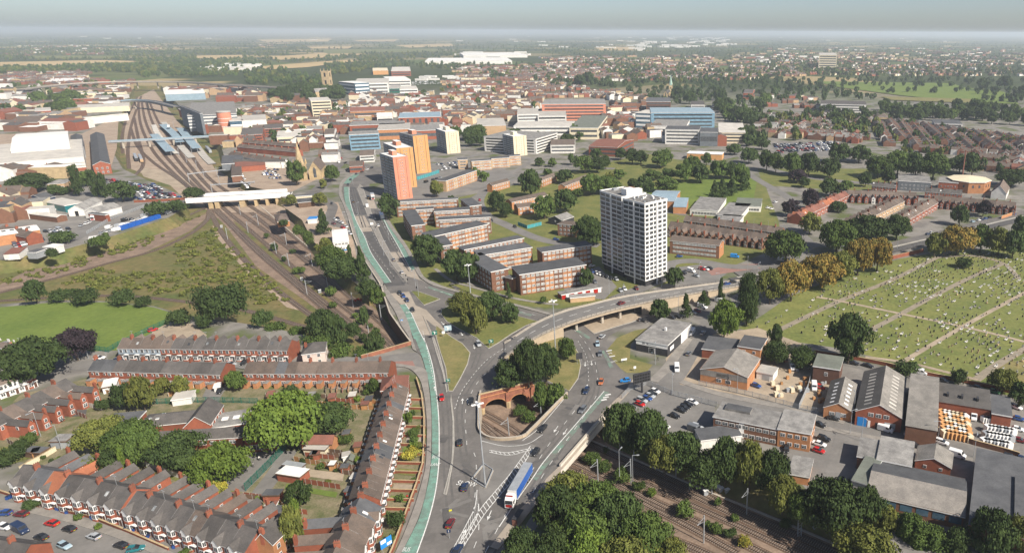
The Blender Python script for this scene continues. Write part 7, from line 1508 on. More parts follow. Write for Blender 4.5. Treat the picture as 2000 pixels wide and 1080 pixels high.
for i, (q, m) in enumerate((([(806, 790), (828, 792), (829, 806), (802, 804)], 'grass'), ([(796, 852), (826, 854), (825, 866), (792, 862)], 'pale_surfacing'), ([(790, 872), (824, 874), (822, 886), (786, 882)], 'grass_lush'), ([(780, 915), (814, 917), (810, 930), (776, 926)], 'grass'), ([(770, 945), (806, 947), (803, 960), (766, 956)], 'dirt'), ([(764, 968), (800, 970), (796, 982), (760, 978)], 'grass_lush'), ([(612, 900), (680, 906), (678, 914), (608, 908)], 'grass_lush'), ([(600, 916), (672, 925), (670, 940), (596, 930)], 'dirt'), ([(560, 945), (660, 962), (656, 972), (556, 955)], 'grass_lush'), ([(520, 955), (560, 962), (580, 990), (560, 1000), (515, 975)], 'grass'), ([(205, 945), (275, 928), (282, 948), (222, 962)], 'dirt'), ([(340, 950), (380, 962), (376, 976), (336, 966)], 'grass'), ([(510, 740), (560, 742), (558, 760), (508, 758)], 'grass'), ([(640, 745), (700, 745), (698, 762), (640, 760)], 'pavement'), ([(375, 748), (395, 748), (388, 768), (370, 766)], 'grass_lush'), ([(410, 745), (438, 746), (430, 776), (395, 776)], 'asphalt_old'), ([(0, 875), (40, 868), (60, 895), (0, 915)], 'grass'), ([(130, 800), (170, 800), (168, 812), (120, 815)], 'asphalt_new'), ([(60, 985), (85, 993), (60, 998), (40, 990)], 'brick_red'), ([(250, 1030), (300, 1042), (290, 1055), (240, 1045)], 'brick_orange'))):
 sheet('garden_plot', q, m, dz=.12 + .004 * i)
def fence(name, desc, where, px, h, m, post='metal_grey', every=3.0, z=0.0, open_=False):
 pts = wpts(px, z); r = empty(name, pts[0]); T = Matrix.Translation(-pts[0]); pts = [T @ p for p in pts]; mb = MB(); ps = MB()
 for i in range(len(pts) - 1):
  p, q = pts[i], pts[i + 1]; d = q - p; l = d.length; M = Matrix.Translation(p) @ Matrix.Rotation(math.atan2(d.y, d.x), 4, 'Z')
  if open_:
   s = 0
   while s < l: mb.box(s - .04, -.02, .1, s + .05, .02, h, m, T=M); s += .32
   for zz in (.3, h - .25): mb.box(0, .02, zz, l, .06, zz + .07, m, T=M)
  else: mb.box(0, -.03, .05, l, .03, h, m, T=M)
  for k in range(int(l / every) + 1): ps.box(k * every - .06, -.07, 0, k * every + .06, .07, h + .1, post, T=M)
 link('panel', mb.mesh('panel'), r); link('post', ps.mesh('post'), r); reg(r, desc, where, 'fence')
fence('mesh_fence', 'green mesh fence', 'along the school playground', [(480, 958), (520, 918), (560, 876)], 2.6, 'fence_green', 'fence_green', open_=True); fence('mesh_fence', 'green mesh fence', 'behind the school hall', [(290, 790), (370, 786), (440, 786), (505, 788)], 2.2, 'fence_green', 'fence_green', open_=True); fence('mesh_fence', 'green mesh fence', 'beside the green field', [(175, 682), (212, 688), (232, 676), (290, 648), (330, 630)], 2.2, 'fence_green', 'fence_green', open_=True); fence('mesh_fence', 'green mesh fence', 'by the tall trees at left', [(132, 872), (162, 846), (166, 838)], 2.6, 'fence_green', 'fence_green', open_=True)
fence('palisade_fence', 'grey palisade fence', 'round the junction car park', [(1215, 780), (1232, 762), (1262, 752), (1312, 772), (1400, 795)], 2.2, 'metal_grey', open_=True); fence('palisade_fence', 'grey palisade fence', 'in front of the scrap yard', [(1365, 752), (1440, 768), (1500, 783), (1560, 800), (1600, 808)], 2.2, 'metal_grey', open_=True); fence('yard_fence', 'blue-grey sheet fence', 'between scrap yard and small workshop', [(1560, 800), (1578, 760), (1584, 735)], 2.4, 'metal_grey'); fence('palisade_fence', 'grey palisade fence', 'along the bridge approach road', [(170, 458), (220, 428), (280, 406), (355, 396)], 2.2, 'metal_grey', open_=True); fence('site_hoarding', 'teal building-site hoarding', 'on the estate lawn', [(1012, 440), (1030, 447), (1058, 440)], 2.4, 'teal_panel'); fence('play_hoarding', 'teal and yellow playground fence', 'beside the amber tower', [(815, 352), (838, 345), (858, 338)], 3, 'teal_panel')
for a, b, m, w_ in (((575, 900), (680, 920), 'wood_fence', 'orange panel garden fence'), ((548, 985), (585, 1030), 'wood_fence', 'orange panel garden fence'), ((640, 892), (690, 896), 'wood_dark', 'dark panel garden fence'), ((588, 878), (670, 888), 'wood_dark', 'dark panel garden fence'), ((330, 775), (400, 752), 'wood_fence', 'orange panel garden fence'), ((180, 762), (222, 772), 'wood_fence', 'orange panel garden fence'), ((160, 790), (200, 802), 'roof_pale', 'pale panel garden fence'), ((135, 805), (170, 818), 'tile_red', 'red panel garden fence'), ((150, 770), (165, 782), 'roof_pale', 'pale panel garden fence'), ((265, 945), (300, 958), 'wood_dark', 'dark panel garden fence'), ((520, 775), (640, 778), 'wood_dark', 'dark panel garden fence'), ((665, 798), (730, 800), 'wood_fence', 'orange panel garden fence'), ((540, 935), (665, 955), 'brick_red', 'red panel garden fence'), ((16, 865), (60, 888), 'wood_dark', 'dark panel garden fence')):
 fence('garden_fence', w_, 'in the terrace back gardens', [a, b], 1.7, m, 'roof_pale', 2)
for k in range(9): x = 640 + k * 11; fence('garden_fence', 'low back garden fence', 'behind the curved brown-roofed row', [(x, 748), (x - 4, 768)], 1.4, random.choice(('wood_fence', 'wood_dark', 'brick_red')), 'roof_pale', 2)
rq = random.Random(21)
for k in range(26):
 q = rq.choice((((500, 772), (735, 768), (705, 790), (640, 798)), ((596, 878), (690, 890), (685, 955), (560, 940)), ((190, 935), (300, 945), (430, 985), (310, 972)), ((470, 965), (560, 995), (560, 1030), (490, 990)), ((180, 768), (420, 752), (410, 772), (190, 785)))); u, v = rq.random(), rq.random(); x, y = ((1 - v) * (q[0][i] + (q[1][i] - q[0][i]) * u) + v * (q[3][i] + (q[2][i] - q[3][i]) * u) for i in (0, 1))
 if k % 2: c = rq.choice(('felt', 'roof_pale', 'tile_red', 'roof_white')); shed({'felt': 'dark-roofed', 'roof_pale': 'pale-roofed', 'tile_red': 'red-roofed', 'roof_white': 'white-roofed'}[c] + ' small outhouse', 'amid the terrace gardens', (x, y), (x + rq.uniform(9, 15), y + 1), (x + rq.uniform(11, 16), y - 7), 2.1, rq.choice(('wood_dark', 'brick_red', 'render_white', 'wood_fence')), c)
 else: m = rq.choice(('wood_fence', 'wood_dark', 'brick_red')); fence('garden_fence', {'wood_fence': 'orange', 'wood_dark': 'dark', 'brick_red': 'red'}[m] + ' plank garden divider', 'amid the terrace gardens', [(x, y), (x + rq.uniform(30, 60), y + rq.uniform(2, 7))], 1.6, m, 'roof_pale', 2)
# ------------------------------------------------------------------ lamp masts, posts, signs
def mast(x, y, top, where):
 b = P(x, y); h = hgt(b, top); r = empty('lamp_mast', b); m = MB(); m.cyl((0, 0, 0), (0, 0, h), .28, .12, 'metal_grey', 10); link('pole', m.mesh('pole'), r)
 m = MB(); m.cyl((0, 0, h - .5), (0, 0, h + .1), .5, .5, 'metal_grey', 10); link('head_ring', m.mesh('head_ring'), r)
 for k in range(4):
  a = k * PI / 2 + .5; c, s = math.cos(a), math.sin(a); m = MB(); m.box(.4, -.3, h - .3, 1.7, .3, h - .05, 'white_paint', bottom=True, T=Matrix.Rotation(a, 4, 'Z')); link('lamp', m.mesh('lamp'), r)
 reg(r, 'very tall lamp mast with four lamps', where, 'lamp mast')
mast(948, 948, 788, 'in the hatched junction island'); mast(1086, 702, 587, 'beside the flyover'); mast(919, 572, 517, 'in front of the nearest flats')
def enclosure():
 c = P(944, 935); pts = [P(921, 938), (P(945, 908)), P(963, 920), P(948, 955)]; r = empty('safety_barrier', c); T = Matrix.Translation(-c)
 for i in range(4):
  p, q = T @ pts[i], T @ pts[(i + 1) % 4]; d = q - p; M = Matrix.Translation(p) @ Matrix.Rotation(math.atan2(d.y, d.x), 4, 'Z'); m = MB(); m.box(.1, -.08, .4, d.length - .1, .08, .8, 'metal_grey', T=M); m.box(0, -.2, 0, d.length, .2, .28, 'concrete', T=M); link('rail', m.mesh('rail'), r)
 reg(r, 'square crash barrier on concrete base', 'round the foot of the lamp mast', 'barrier')
enclosure()
POST = MB(); POST.cyl((0, 0, 0), (0, 0, 9), .1, .06, 'metal_grey', 6); POST = POST.mesh('pole'); ARM = MB(); ARM.box(-.06, -.06, 8.9, 1.6, .06, 9.0, 'metal_grey', bottom=True); ARM = ARM.mesh('arm'); LH = MB(); LH.box(1.2, -.16, 8.85, 2.0, .16, 9.05, 'metal_grey', bottom=True); LH = LH.mesh('lamp')
def post(x, y, where, h=9, a=0.0, dark=False):
 r = empty('street_lamp', P(x, y), a, (1, 1, h / 9))
 for n, me in (('pole', POST), ('arm', ARM), ('lamp', LH)):
  o = link(n, me, r)
  if dark: setmat(o, 'wood_dark')
 reg(r, 'dark wooden-look post' if dark else 'slim grey street lamp', where, 'street lamp', 'street lamps')
for wh, s in (('along the dual carriageway', '750,500;762,520;734,452;702,470;727,540;812,560;818,580;700,420;690,362;716,345;760,470;672,440;640,440;655,470'), ('beside the flyover approach', '1139,565;1218,588;1294,557;1108,562;1325,612;1292,562;1366,545;1460,530;1190,575'), ('on the streets right of the junction', '1280,712;1313,770;1440,762;1682,862;1240,612;1404,565;1210,930;1236,940;1830,870;1901,892;1667,812;1660,848'), ('on the terrace streets', '155,702;173,700;121,878;190,885;432,935;515,735;80,852'), ('along the road past the cemetery', '1570,530;1640,510;1752,488;1893,448;1955,432;1480,545;1700,497;1925,440')):
 for q in s.split(';'): post(*map(float, q.split(',')), wh, 9, random.uniform(0, 6))
def sign(x, y, w_, h, zh, col, desc, where, face=-1.2, posts=2, marks=()):
 b = P(x, y); r = empty('road_sign', b, face + PI / 2)
 for k in ((-w_ * .35, w_ * .35) if posts == 2 else (0,)):
  m = MB(); m.cyl((k, .1, 0), (k, .1, zh + h), .06, .06, 'metal_grey', 6); link('post', m.mesh('post'), r)
 m = MB(); m.box(-w_ / 2, -.04, zh, w_ / 2, .04, zh + h, col, bottom=True); link('panel', m.mesh('panel'), r)
 if marks:
  m = MB()
  for x0, z0, x1, z1 in marks: m.face([(w_ * (x0 - .5), -.06, zh + h * z0), (w_ * (x1 - .5), -.06, zh + h * z0), (w_ * (x1 - .5), -.06, zh + h * z1), (w_ * (x0 - .5), -.06, zh + h * z1)], 'white_paint')
  link('symbol', m.mesh('symbol'), r)
 reg(r, desc, where, 'sign')
AR_ = ((.45, .15, .55, .85), (.55, .5, .85, .6), (.2, .75, .5, .85))
sign(850, 662, 2.2, 1.8, 2, 'fence_green', 'green direction sign with white lines', 'at the top of the long dry island', marks=AR_); sign(876, 653, 3, 2.4, 1.8, 'paint_pale_blue_car', 'large pale blue direction sign with white arrows', 'where slip road leaves the carriageway', marks=AR_); sign(876, 752, 1.6, 1.2, 1.5, 'fence_green', 'small green sign', 'low on the long dry island', marks=AR_); sign(960, 678, 2, 1.6, 2, 'fence_green', 'green sign', 'at the nose of the tree island', marks=AR_); sign(1132, 712, 2.6, 2.8, 2.4, 'metal_dark', 'dark-backed direction sign on two posts', 'on the hole-side island'); sign(1219, 708, 2.4, .8, 1, 'white_paint', 'low white sign', 'on the dry grass bank'); sign(878, 1052, 1, 1, 2, 'paint_dark_blue_car', 'round-looking blue keep-left sign', 'at the hatched road split', posts=1, marks=((.45, .2, .55, .8),)); sign(867, 735 - 75, 1.2, 1.2, 2, 'white_paint', 'white sign board', 'beside the concrete carriageway strip', posts=1); sign(1240, 725, 1, 1, 1.2, 'white_paint', 'small white sign', 'at the tip of the dry bank', posts=1); sign(757, 1078, 3.2, 2.6, 1.8, 'paint_bright_blue_car', 'bright advertising board', 'in the bottom garden of bus lane row', face=-.6, marks=((.05, .55, .5, .95), (.55, .1, .95, .4))); sign(727, 445, 2, 1.6, 2, 'white_paint', 'white road sign', 'on the central reservation'); sign(880, 1000, .8, .5, .4, 'paint_yellow_car', 'yellow bollard sign', 'at the tip of the median', posts=1); sign(785, 632 - 4, 1, 1, .05, 'paint_bright_blue_car', 'blue cycle sign', 'on the pavement above the tracks', posts=1, marks=((.3, .3, .7, .7),))
def billboard():
 b = P(1254, 766); r = empty('billboard', b, math.radians(28)); m = MB(); m.box(-.3, -.3, 0, .3, .3, 5.5, 'metal_dark'); link('post', m.mesh('post'), r); m = MB(); m.box(-3.4, -.35, 4.2, 3.4, .35, 8, 'metal_dark', bottom=True); link('cabinet', m.mesh('cabinet'), r); m = MB()
 for i in range(6):
  for j in range(3): m.box(-3.1 + i * 1.05, -.4, 4.5 + j * 1.15, -2.3 + i * 1.05, -.34, 5.2 + j * 1.15, 'tyre')
 link('rear_panel', m.mesh('rear_panel'), r); reg(r, 'large black digital billboard seen from behind', 'at the junction car park corner', 'billboard')
billboard()
def shelter():
 p, a = wpos(1012, 1018, 8, -12, .1); r = empty('bus_shelter', p, a); m = MB(); m.box(-2.2, -.8, 2.3, 2.2, .8, 2.42, 'metal_dark', bottom=True); link('roof', m.mesh('roof'), r); m = MB(); m.box(-2.1, .6, .3, 2.1, .66, 2.2, 'glass_blue'); link('glass_panel', m.mesh('glass_panel'), r); m = MB(); m.box(-2.3, -.7, .3, -2.18, .6, 2.1, 'tile_red', bottom=True); link('advert', m.mesh('advert'), r); reg(r, 'dark bus shelter with red advert', 'beside the grove near the lorry', 'shelter')
shelter()
for i, (x, y) in enumerate(((797, 556), (794, 548), (751, 566), (815, 572), (707, 444), (734, 452))):
 r = empty('traffic_light', P(x, y)); m = MB(); m.cyl((0, 0, 0), (0, 0, 3.2), .06, .06, 'metal_dark', 6); link('post', m.mesh('post'), r); m = MB(); m.box(-.2, -.2, 2.4, .2, .2, 3.5, 'tyre', bottom=True); link('signal_head', m.mesh('signal_head'), r); reg(r, 'black traffic signal', 'at the carriageway crossing', 'traffic light')
# ------------------------------------------------------------------ overhead line masts and trackside things
def cat_mast(x, y, a, where, h=8, arm=3.2):
 r = empty('catenary_mast', P(x, y, RZ), a); m = MB(); m.box(-.14, -.14, 0, .14, .14, h, 'metal_grey'); link('post', m.mesh('post'), r); m = MB(); m.cyl((0, 0, h - .6), (arm, 0, h - 1.2), .05, .05, 'metal_grey', 5); m.cyl((0, 0, h - 2), (arm, 0, h - 1.2), .05, .05, 'metal_grey', 5); link('bracket', m.mesh('bracket'), r); reg(r, 'grey overhead line mast', where, 'mast')
for q in '1168,946;1232,945;1211,892;1238,900;1374,1060;1458,1005;1390,965;1320,935'.split(';'): cat_mast(*map(float, q.split(',')), -2.2, 'beside the right-hand tracks', 9)
for q in '994,850;1057,815'.split(';'): cat_mast(*map(float, q.split(',')), -2.2, 'in the railway hole', 7)
for q in '660,545;640,560;610,520;560,478;540,495;505,440;485,455;690,600;720,650;745,625;565,520;470,420;600,575;445,468'.split(';'): cat_mast(*map(float, q.split(',')), random.choice((.6, -2.4)), 'among the left tracks', 8)
for q in '430,362;455,352;400,350;385,330;365,318;350,305;425,345;330,300;310,280;300,260;340,250;375,300'.split(';'): cat_mast(*map(float, q.split(',')), .4, 'around the station tracks', 9)
def gantry(x0, y0, x1, y1, where):
 a, b = P(x0, y0, RZ), P(x1, y1, RZ); d = b - a; l = d.length; r = empty('signal_gantry', a, math.atan2(d.y, d.x)); m = MB(); m.box(0, -.25, 7, l, .25, 7.7, 'metal_grey', bottom=True); link('beam', m.mesh('beam'), r)
 for x in (0, l): m = MB(); m.box(x - .2, -.2, 0, x + .2, .2, 8.5, 'metal_grey'); link('leg', m.mesh('leg'), r)
 reg(r, 'steel portal gantry', where, 'gantry')
gantry(370, 356, 455, 345, 'across the tracks above the white bridge'); gantry(415, 378, 500, 372, 'nearest the white bridge')
def tower_mast(x, y, where):
 r = empty('lattice_mast', P(x, y, RZ)); m = MB()
 for sx in (-.5, .5):
  for sy in (-.5, .5): m.cyl((sx, sy, 0), (sx, sy, 9), .07, .07, 'metal_grey', 4)
 for k in range(8):
  for s in (-.5, .5): m.cyl((-.5, s, k * 1.1), (.5, s, k * 1.1 + 1.1), .05, .05, 'metal_grey', 4); m.cyl((s, -.5, k * 1.1), (s, .5, k * 1.1 + 1.1), .05, .05, 'metal_grey', 4)
 link('frame', m.mesh('frame'), r); m = MB(); m.cyl((-3, 0, 8.6), (1.4, 0, 8.6), .08, .08, 'metal_grey', 5); m.cyl((-3, .3, 7.2), (1.4, .3, 7.6), .08, .08, 'metal_grey', 5); link('boom', m.mesh('boom'), r); reg(r, 'steel lattice anchor mast', where, 'mast')
tower_mast(1349, 955, 'beside the bank above the tracks'); tower_mast(1561, 1045, 'at lower right beside the tracks'); tower_mast(1676, 1062, 'at lower right beside the tracks')
for x, y, w_ in ((1402, 958, 'by the bank above the tracks'), (1408, 961, 'by the bank above the tracks'), (1420, 964, 'by the bank above the tracks'), (1378, 966, 'by the bank above the tracks'), (1592, 1034, 'lower right of the tracks'), (1607, 1030, 'lower right of the tracks'), (1640, 1045, 'lower right of the tracks'), (625, 1052 - 480, 'among the left tracks'), (590, 548, 'among the left tracks'), (433, 445, 'among the left tracks')):
 r = empty('trackside_cabinet', P(x, y, RZ), .5); m = MB(); m.box(-.7, -.45, 0, .7, .45, 1.7, 'metal_grey'); link('cabinet', m.mesh('cabinet'), r); m = MB(); m.box(-.78, -.53, 1.7, .78, .53, 1.8, 'white_paint'); link('lid', m.mesh('lid'), r); reg(r, 'grey trackside equipment cabinet', w_, 'cabinet')
for x, y in ((696, 588), (707, 587)):
 r = empty('buffer_stop', P(x, y, RZ), 1.0); m = MB()
 for s in (-.8, .8): m.box(s - .12, -1.2, 0, s + .12, .3, 1.1, 'lamp_red'); m.cyl((s, 1.6, 0), (s, 0, 1), .1, .1, 'lamp_red', 5)
 link('frame', m.mesh('frame'), r); m = MB(); m.box(-1.3, -.5, .8, 1.3, -.2, 1.3, 'lamp_red'); link('beam', m.mesh('beam'), r); reg(r, 'red buffer stop', 'at the end of the sidings', 'buffer stop')
# ------------------------------------------------------------------ cemetery
def stone(k):
 m = MB(); c = ('stone', 'roof_pale', 'metal_dark', 'felt_grey')[k % 4]
 if k < 4:
  m.box(-.35, -.08, 0, .35, .08, .75, c); n = 8; a = [(.35 * math.cos(PI * i / n), .75 + .3 * math.sin(PI * i / n)) for i in range(n + 1)]; m.face([(x, -.08, z) for x, z in a][::-1], c); m.face([(x, .08, z) for x, z in a], c)
  for i in range(n): m.face([(a[i][0], -.08, a[i][1]), (a[i + 1][0], -.08, a[i + 1][1]), (a[i + 1][0], .08, a[i + 1][1]), (a[i][0], .08, a[i][1])], c)
  m.box(-.45, -.2, -.05, .45, .2, .12, c)
 elif k < 6:
  w_ = 'render_white' if k == 4 else 'felt_grey'; m.box(-.5, 0, 0, -.38, 2, .25, w_); m.box(.38, 0, 0, .5, 2, .25, w_); m.box(-.38, 1.88, 0, .38, 2, .25, w_); m.box(-.38, -.04, 0, .38, .1, .9, w_); m.box(-.38, .1, .02, .38, 1.88, .1, 'roof_pale')
 elif k == 6: m.box(-.5, -.5, 0, .5, .5, .3, 'stone'); m.box(-.35, -.35, .3, .35, .35, .6, 'stone'); m.box(-.1, -.1, .6, .1, .1, 2, 'render_white'); m.box(-.4, -.09, 1.4, .4, .09, 1.6, 'render_white')
 else: m.box(-.55, -.55, 0, .55, .55, .8, 'stone'); m.cyl((0, 0, .8), (0, 0, 3.2), .32, .12, 'render_white', 4)
 return m
GM = [stone(k) for k in range(8)]; GME = [m.mesh('gravestone') for m in GM]; GN = ['plain pale stone headstone', 'pale grey headstone', 'black headstone', 'grey headstone', 'white kerbed grave', 'grey kerbed grave', 'white cross on steps', 'small white obelisk']
def cemetery():
 pl = [P(*q) for q in ((1460, 645), (1500, 628), (1560, 592), (1640, 555), (1760, 512), (1850, 496), (2060, 486), (2090, 680), (2000, 745), (1935, 735), (1900, 742), (1780, 706), (1690, 690), (1640, 672), (1520, 652))]
 xs = [p.x for p in pl]; ys = [p.y for p in pl]; dvec = (P(1830, 503) - P(1640, 588)).to_2d().normalized(); nv = Vector((-dvec.y, dvec.x)); rz = math.atan2(nv.y, nv.x); sp = []; rr = random.Random(3)
 o = P(1640, 640).to_2d()
 for i in range(-60, 110):
  for j in range(-60, 60):
   q = o + dvec * (i * 2.9 + rr.uniform(-.5, .5)) + nv * (j * 2.6 + rr.uniform(-.5, .5))
   if not inpoly(q.x, q.y, pl): continue
   u, v, _ = pix((q.x, q.y, 0)); den = .5
   if v < 545 and u > 1800: den = .85
   if u > 1900 and v > 590: den = .6
   if rr.random() > den * (.5 + .9 * abs(math.sin(q.x * .06) * math.cos(q.y * .045))): continue
   sp.append((v, q, rr.choice((0, 0, 1, 1, 2, 2, 2, 2, 3, 3, 3, 4, 4, 4, 4, 5, 5, 5, 0, 3, 2, 6) if v > 545 else (0, 1, 2, 2, 2, 3, 3, 4)), rz + rr.uniform(-.1, .1), rr.uniform(.6, .95)))
 sp.sort(key=lambda s: -s[0]); mb = MB()
 for n, (v, q, k, a, s) in enumerate(sp):
  if n < 298:
   g = link('gravestone', GME[k]); g.location = (q.x, q.y, .2); g.rotation_euler = (0, 0, a); g.scale = (s, s, s); reg(g, GN[k], 'standing in the cemetery lawn', 'gravestone', 'gravestones like ' + GN[k], True)
  else:
   T = Matrix.Translation((q.x, q.y, .2)) @ Matrix.Rotation(a, 4, 'Z') @ Matrix.Scale(s, 4); w_ = len(mb.v); mb.v += [tuple(T @ Vector(p)) for p in GM[k].v]; mb.f += [tuple(w_ + i for i in f) for f in GM[k].f]; mb.m += [mb.mi(GM[k].mats[i]) for i in GM[k].m]
 struct(mb.build('distant_gravestones'), 'stuff')
cemetery()
# ------------------------------------------------------------------ yards: pallets, skips, bins, people
PAL = MB(); PAL.box(-.6, -.6, 0, .6, .6, .15, 'wood_fence'); PAL = PAL.mesh('pallet'); LD = MB(); LD.box(-.58, -.58, .15, .58, .58, 1.4, 'white_paint'); LD = LD.mesh('load')
def pallet(x, y, col, where, s=1.5):
 r = empty('pallet_stack', P(x, y), .25, (s, s, s)); link('pallet', PAL, r); o = link('load', LD, r); setmat(o, col); reg(r, {'white_paint': 'white wrapped', 'render_cream': 'cream wrapped', 'paint_amber': 'amber wrapped', 'wood_fence': 'bare timber', 'metal_grey': 'grey wrapped'}[col] + ' pallet stack', where, 'pallet stack')
rr = random.Random(9)
for k in range(42): pallet(1836 + (k % 7) * 8 + (k // 7) * 1.5, 812 + (k // 7) * 8 + (k % 7) * 1.6, rr.choice(('paint_amber', 'render_cream', 'white_paint', 'paint_amber')), 'in the near stacks of timber yard', 1.7)
for k in range(24): pallet(1928 + (k % 8) * 7 - (k // 8) * 4, 842 + (k // 8) * 13 + (k % 8) * 1.2, rr.choice(('white_paint', 'white_paint', 'metal_grey')), 'in the white stacks of timber yard', 1.7)
for k in range(8): pallet(1921 + k * 5, 824 + k * .8, 'white_paint', 'in the long row of timber yard', 1.5)
for k in range(26): pallet(1505 + rr.uniform(0, 75), 722 + rr.uniform(0, 55), rr.choice(('wood_fence', 'metal_grey', 'render_cream')), 'scattered in the scrap yard', rr.uniform(.7, 1.3))
for k in range(9): pallet(1586 + rr.uniform(0, 28), 748 + rr.uniform(0, 40), rr.choice(('wood_fence', 'metal_grey')), 'in the narrow yard', rr.uniform(.7, 1.2))
cars('in the scrap yard', '1547,719,wv,2,8;1590,758,wv,1,9;1602,758,r,4,2;1530,705,o,6,3;1560,716,o,5,5;1477,755,b,6,2')
BIN = MB(); BIN.box(-.3, -.35, .05, .3, .35, 1.0, 'paint_blue_car'); BIN = BIN.mesh('bin_body'); LID = MB(); LID.box(-.32, -.38, 1.0, .32, .38, 1.08, 'paint_dark_blue_car'); LID = LID.mesh('lid')
for x, y in ((112, 995), (116, 996), (131, 1003), (173, 1008), (180, 1012), (183, 1014), (246, 1036), (262, 1037), (290, 1050), (314, 1053), (340, 1070), (368, 1070), (15, 975), (20, 973), (25, 971)):
 r = empty('wheelie_bin', P(x, y), .3); link('bin_body', BIN, r); link('lid', LID, r); reg(r, 'blue wheelie bin', 'in front of parked-car street houses', 'bin')
def person(x, y, top, where, a=0.0):
 """one continuous skinned body mid-stride, with hair"""
 me = bpy.data.meshes.new('body'); V = [(0, 0, .95), (0, 0, 1.2), (0, 0, 1.42), (0, 0, 1.52), (.02, 0, 1.68), (0, .19, 1.4), (.1, .24, 1.12), (.22, .22, .92), (0, -.19, 1.4), (-.1, -.24, 1.12), (-.08, -.23, .88), (.02, .1, .9), (.16, .1, .5), (.1, .1, .06), (.24, .1, .03), (-.02, -.1, .9), (-.06, -.1, .5), (-.28, -.1, .12), (-.16, -.1, .05)]
 E_ = [(0, 1), (1, 2), (2, 3), (3, 4), (2, 5), (5, 6), (6, 7), (2, 8), (8, 9), (9, 10), (0, 11), (11, 12), (12, 13), (13, 14), (0, 15), (15, 16), (16, 17), (17, 18)]; R = [.14, .14, .15, .06, .11, .07, .05, .04, .07, .05, .04, .09, .07, .05, .04, .09, .07, .05, .04]
 me.from_pydata(V, E_, []); o = link('person', me); md = o.modifiers.new('s', 'SKIN'); o.modifiers.new('u', 'SUBSURF').levels = 1
 for i, r in enumerate(R): me.skin_vertices[0].data[i].radius = (r, r)
 me.skin_vertices[0].data[0].use_root = True; dg = bpy.context.evaluated_depsgraph_get(); m2 = bpy.data.meshes.new_from_object(o.evaluated_get(dg)); o.modifiers.clear(); o.data = m2
 for c in (top, 'wood_dark', 'metal_dark'): m2.materials.append(MATS[c])
 for p in m2.polygons: z = p.center.z; p.material_index = 1 if z > 1.52 else (2 if z < .95 else 0)
 o.location = P(x, y, .1); o.rotation_euler = (0, 0, a); h = MB(); h.cyl((0, 0, 1.68), (0, 0, 1.8), .11, .06, 'tyre', 8); link('hair', h.mesh('hair'), o); return o
DONE = None
for i, (x, y, c, d, wh) in enumerate(((507, 899, 'render_white', 'child in white shirt', 'on the school playground, upper'), (512, 884, 'render_white', 'child in white shirt', 'nearest the school block'), (495, 912, 'felt_grey', 'child in grey top', 'in the middle of school playground'), (534, 877, 'render_white', 'child in white shirt', 'by the playground tree shade'), (796, 975, 'lamp_red', 'walker in purple-red coat', 'on the bus lane pavement'), (797, 990, 'metal_dark', 'walker in dark clothes', 'on the bus lane pavement'), (823, 765, 'metal_dark', 'walker in dark clothes', 'near the top of the bus lane pavement'), (1285, 704, 'metal_dark', 'walker in dark clothes', 'on the pavement beside the showroom'), (1302, 686, 'metal_dark', 'figure in dark clothes', 'at the showroom corner'), (770, 546, 'metal_dark', 'person waiting in dark coat', 'at the carriageway crossing'))):
 if DONE is None: o = DONE = person(x, y, c, '')
 else:
  o = DONE.copy(); COL.objects.link(o); hr = DONE.children[0].copy(); COL.objects.link(hr); hr.parent = o
  o.location = P(x, y, .3 if x > 700 else .1); o.rotation_euler = (0, 0, i * 1.3); setmat(o, c)
 reg(o, d, wh, 'person')
# ------------------------------------------------------------------ far belts, woods and houses
def quadpx(a, b, c, d):
 u, v = random.random(), random.random(); t = [a[i] + (b[i] - a[i]) * u for i in (0, 1)]; q = [d[i] + (c[i] - d[i]) * u for i in (0, 1)]; return t[0] + (q[0] - t[0]) * v, t[1] + (q[1] - t[1]) * v
far_spots = []
FIELDS = (([(0, 122), (200, 118), (268, 120), (230, 126), (100, 132), (0, 134)], 'crop'), ([(440, 136), (560, 126), (690, 117), (700, 120), (600, 132), (480, 139)], 'crop'), ([(520, 112), (640, 104), (730, 106), (620, 114), (540, 118)], 'crop'), ([(500, 78), (650, 76), (640, 82), (520, 83)], 'crop'), ([(770, 89), (880, 86), (890, 91), (800, 94)], 'crop'), ([(690, 79), (780, 77), (770, 82), (700, 82)], 'crop'), ([(380, 110), (480, 108), (470, 116), (390, 118)], 'crop'), ([(1160, 94), (1240, 92), (1240, 98), (1170, 99)], 'crop'), ([(600, 92), (690, 91), (680, 96), (610, 96)], 'crop'),
 ([(1590, 160), (1860, 164), (1880, 172), (1960, 180), (1990, 205), (1900, 202), (1760, 188), (1640, 172)], 'grass_lush'), ([(1720, 190), (1900, 195), (1900, 203), (1740, 197)], 'grass_dry'), ([(1594, 230), (1640, 230), (1640, 238), (1600, 238)], 'grass_dry'), ([(620, 98), (850, 96), (860, 102), (640, 106)], 'grass'), ([(60, 110), (230, 110), (220, 116), (60, 116)], 'grass'), ([(880, 330), (880, 331), (881, 331)], 'grass'))
FP = [[P(*q) for q in f[0]] for f in FIELDS]
def belt(quad, n, s0, s1, col='d'):
 for _ in range(n):
  x, y = quadpx(*quad); g = P(x, y)
  if y < 160 and any(inpoly(g.x, g.y, f) for f in FP): continue
  far_spots.append((x, y, random.uniform(s0, s1), random.choice(col)))
def Q(x0, y0, x1, y1, x2=None, y2=None, x3=None, y3=None): return ((x0, y0), (x1, y1), (x2, y2), (x3, y3)) if x2 is not None else ((x0, y0), (x1, y0), (x1, y1), (x0, y1))
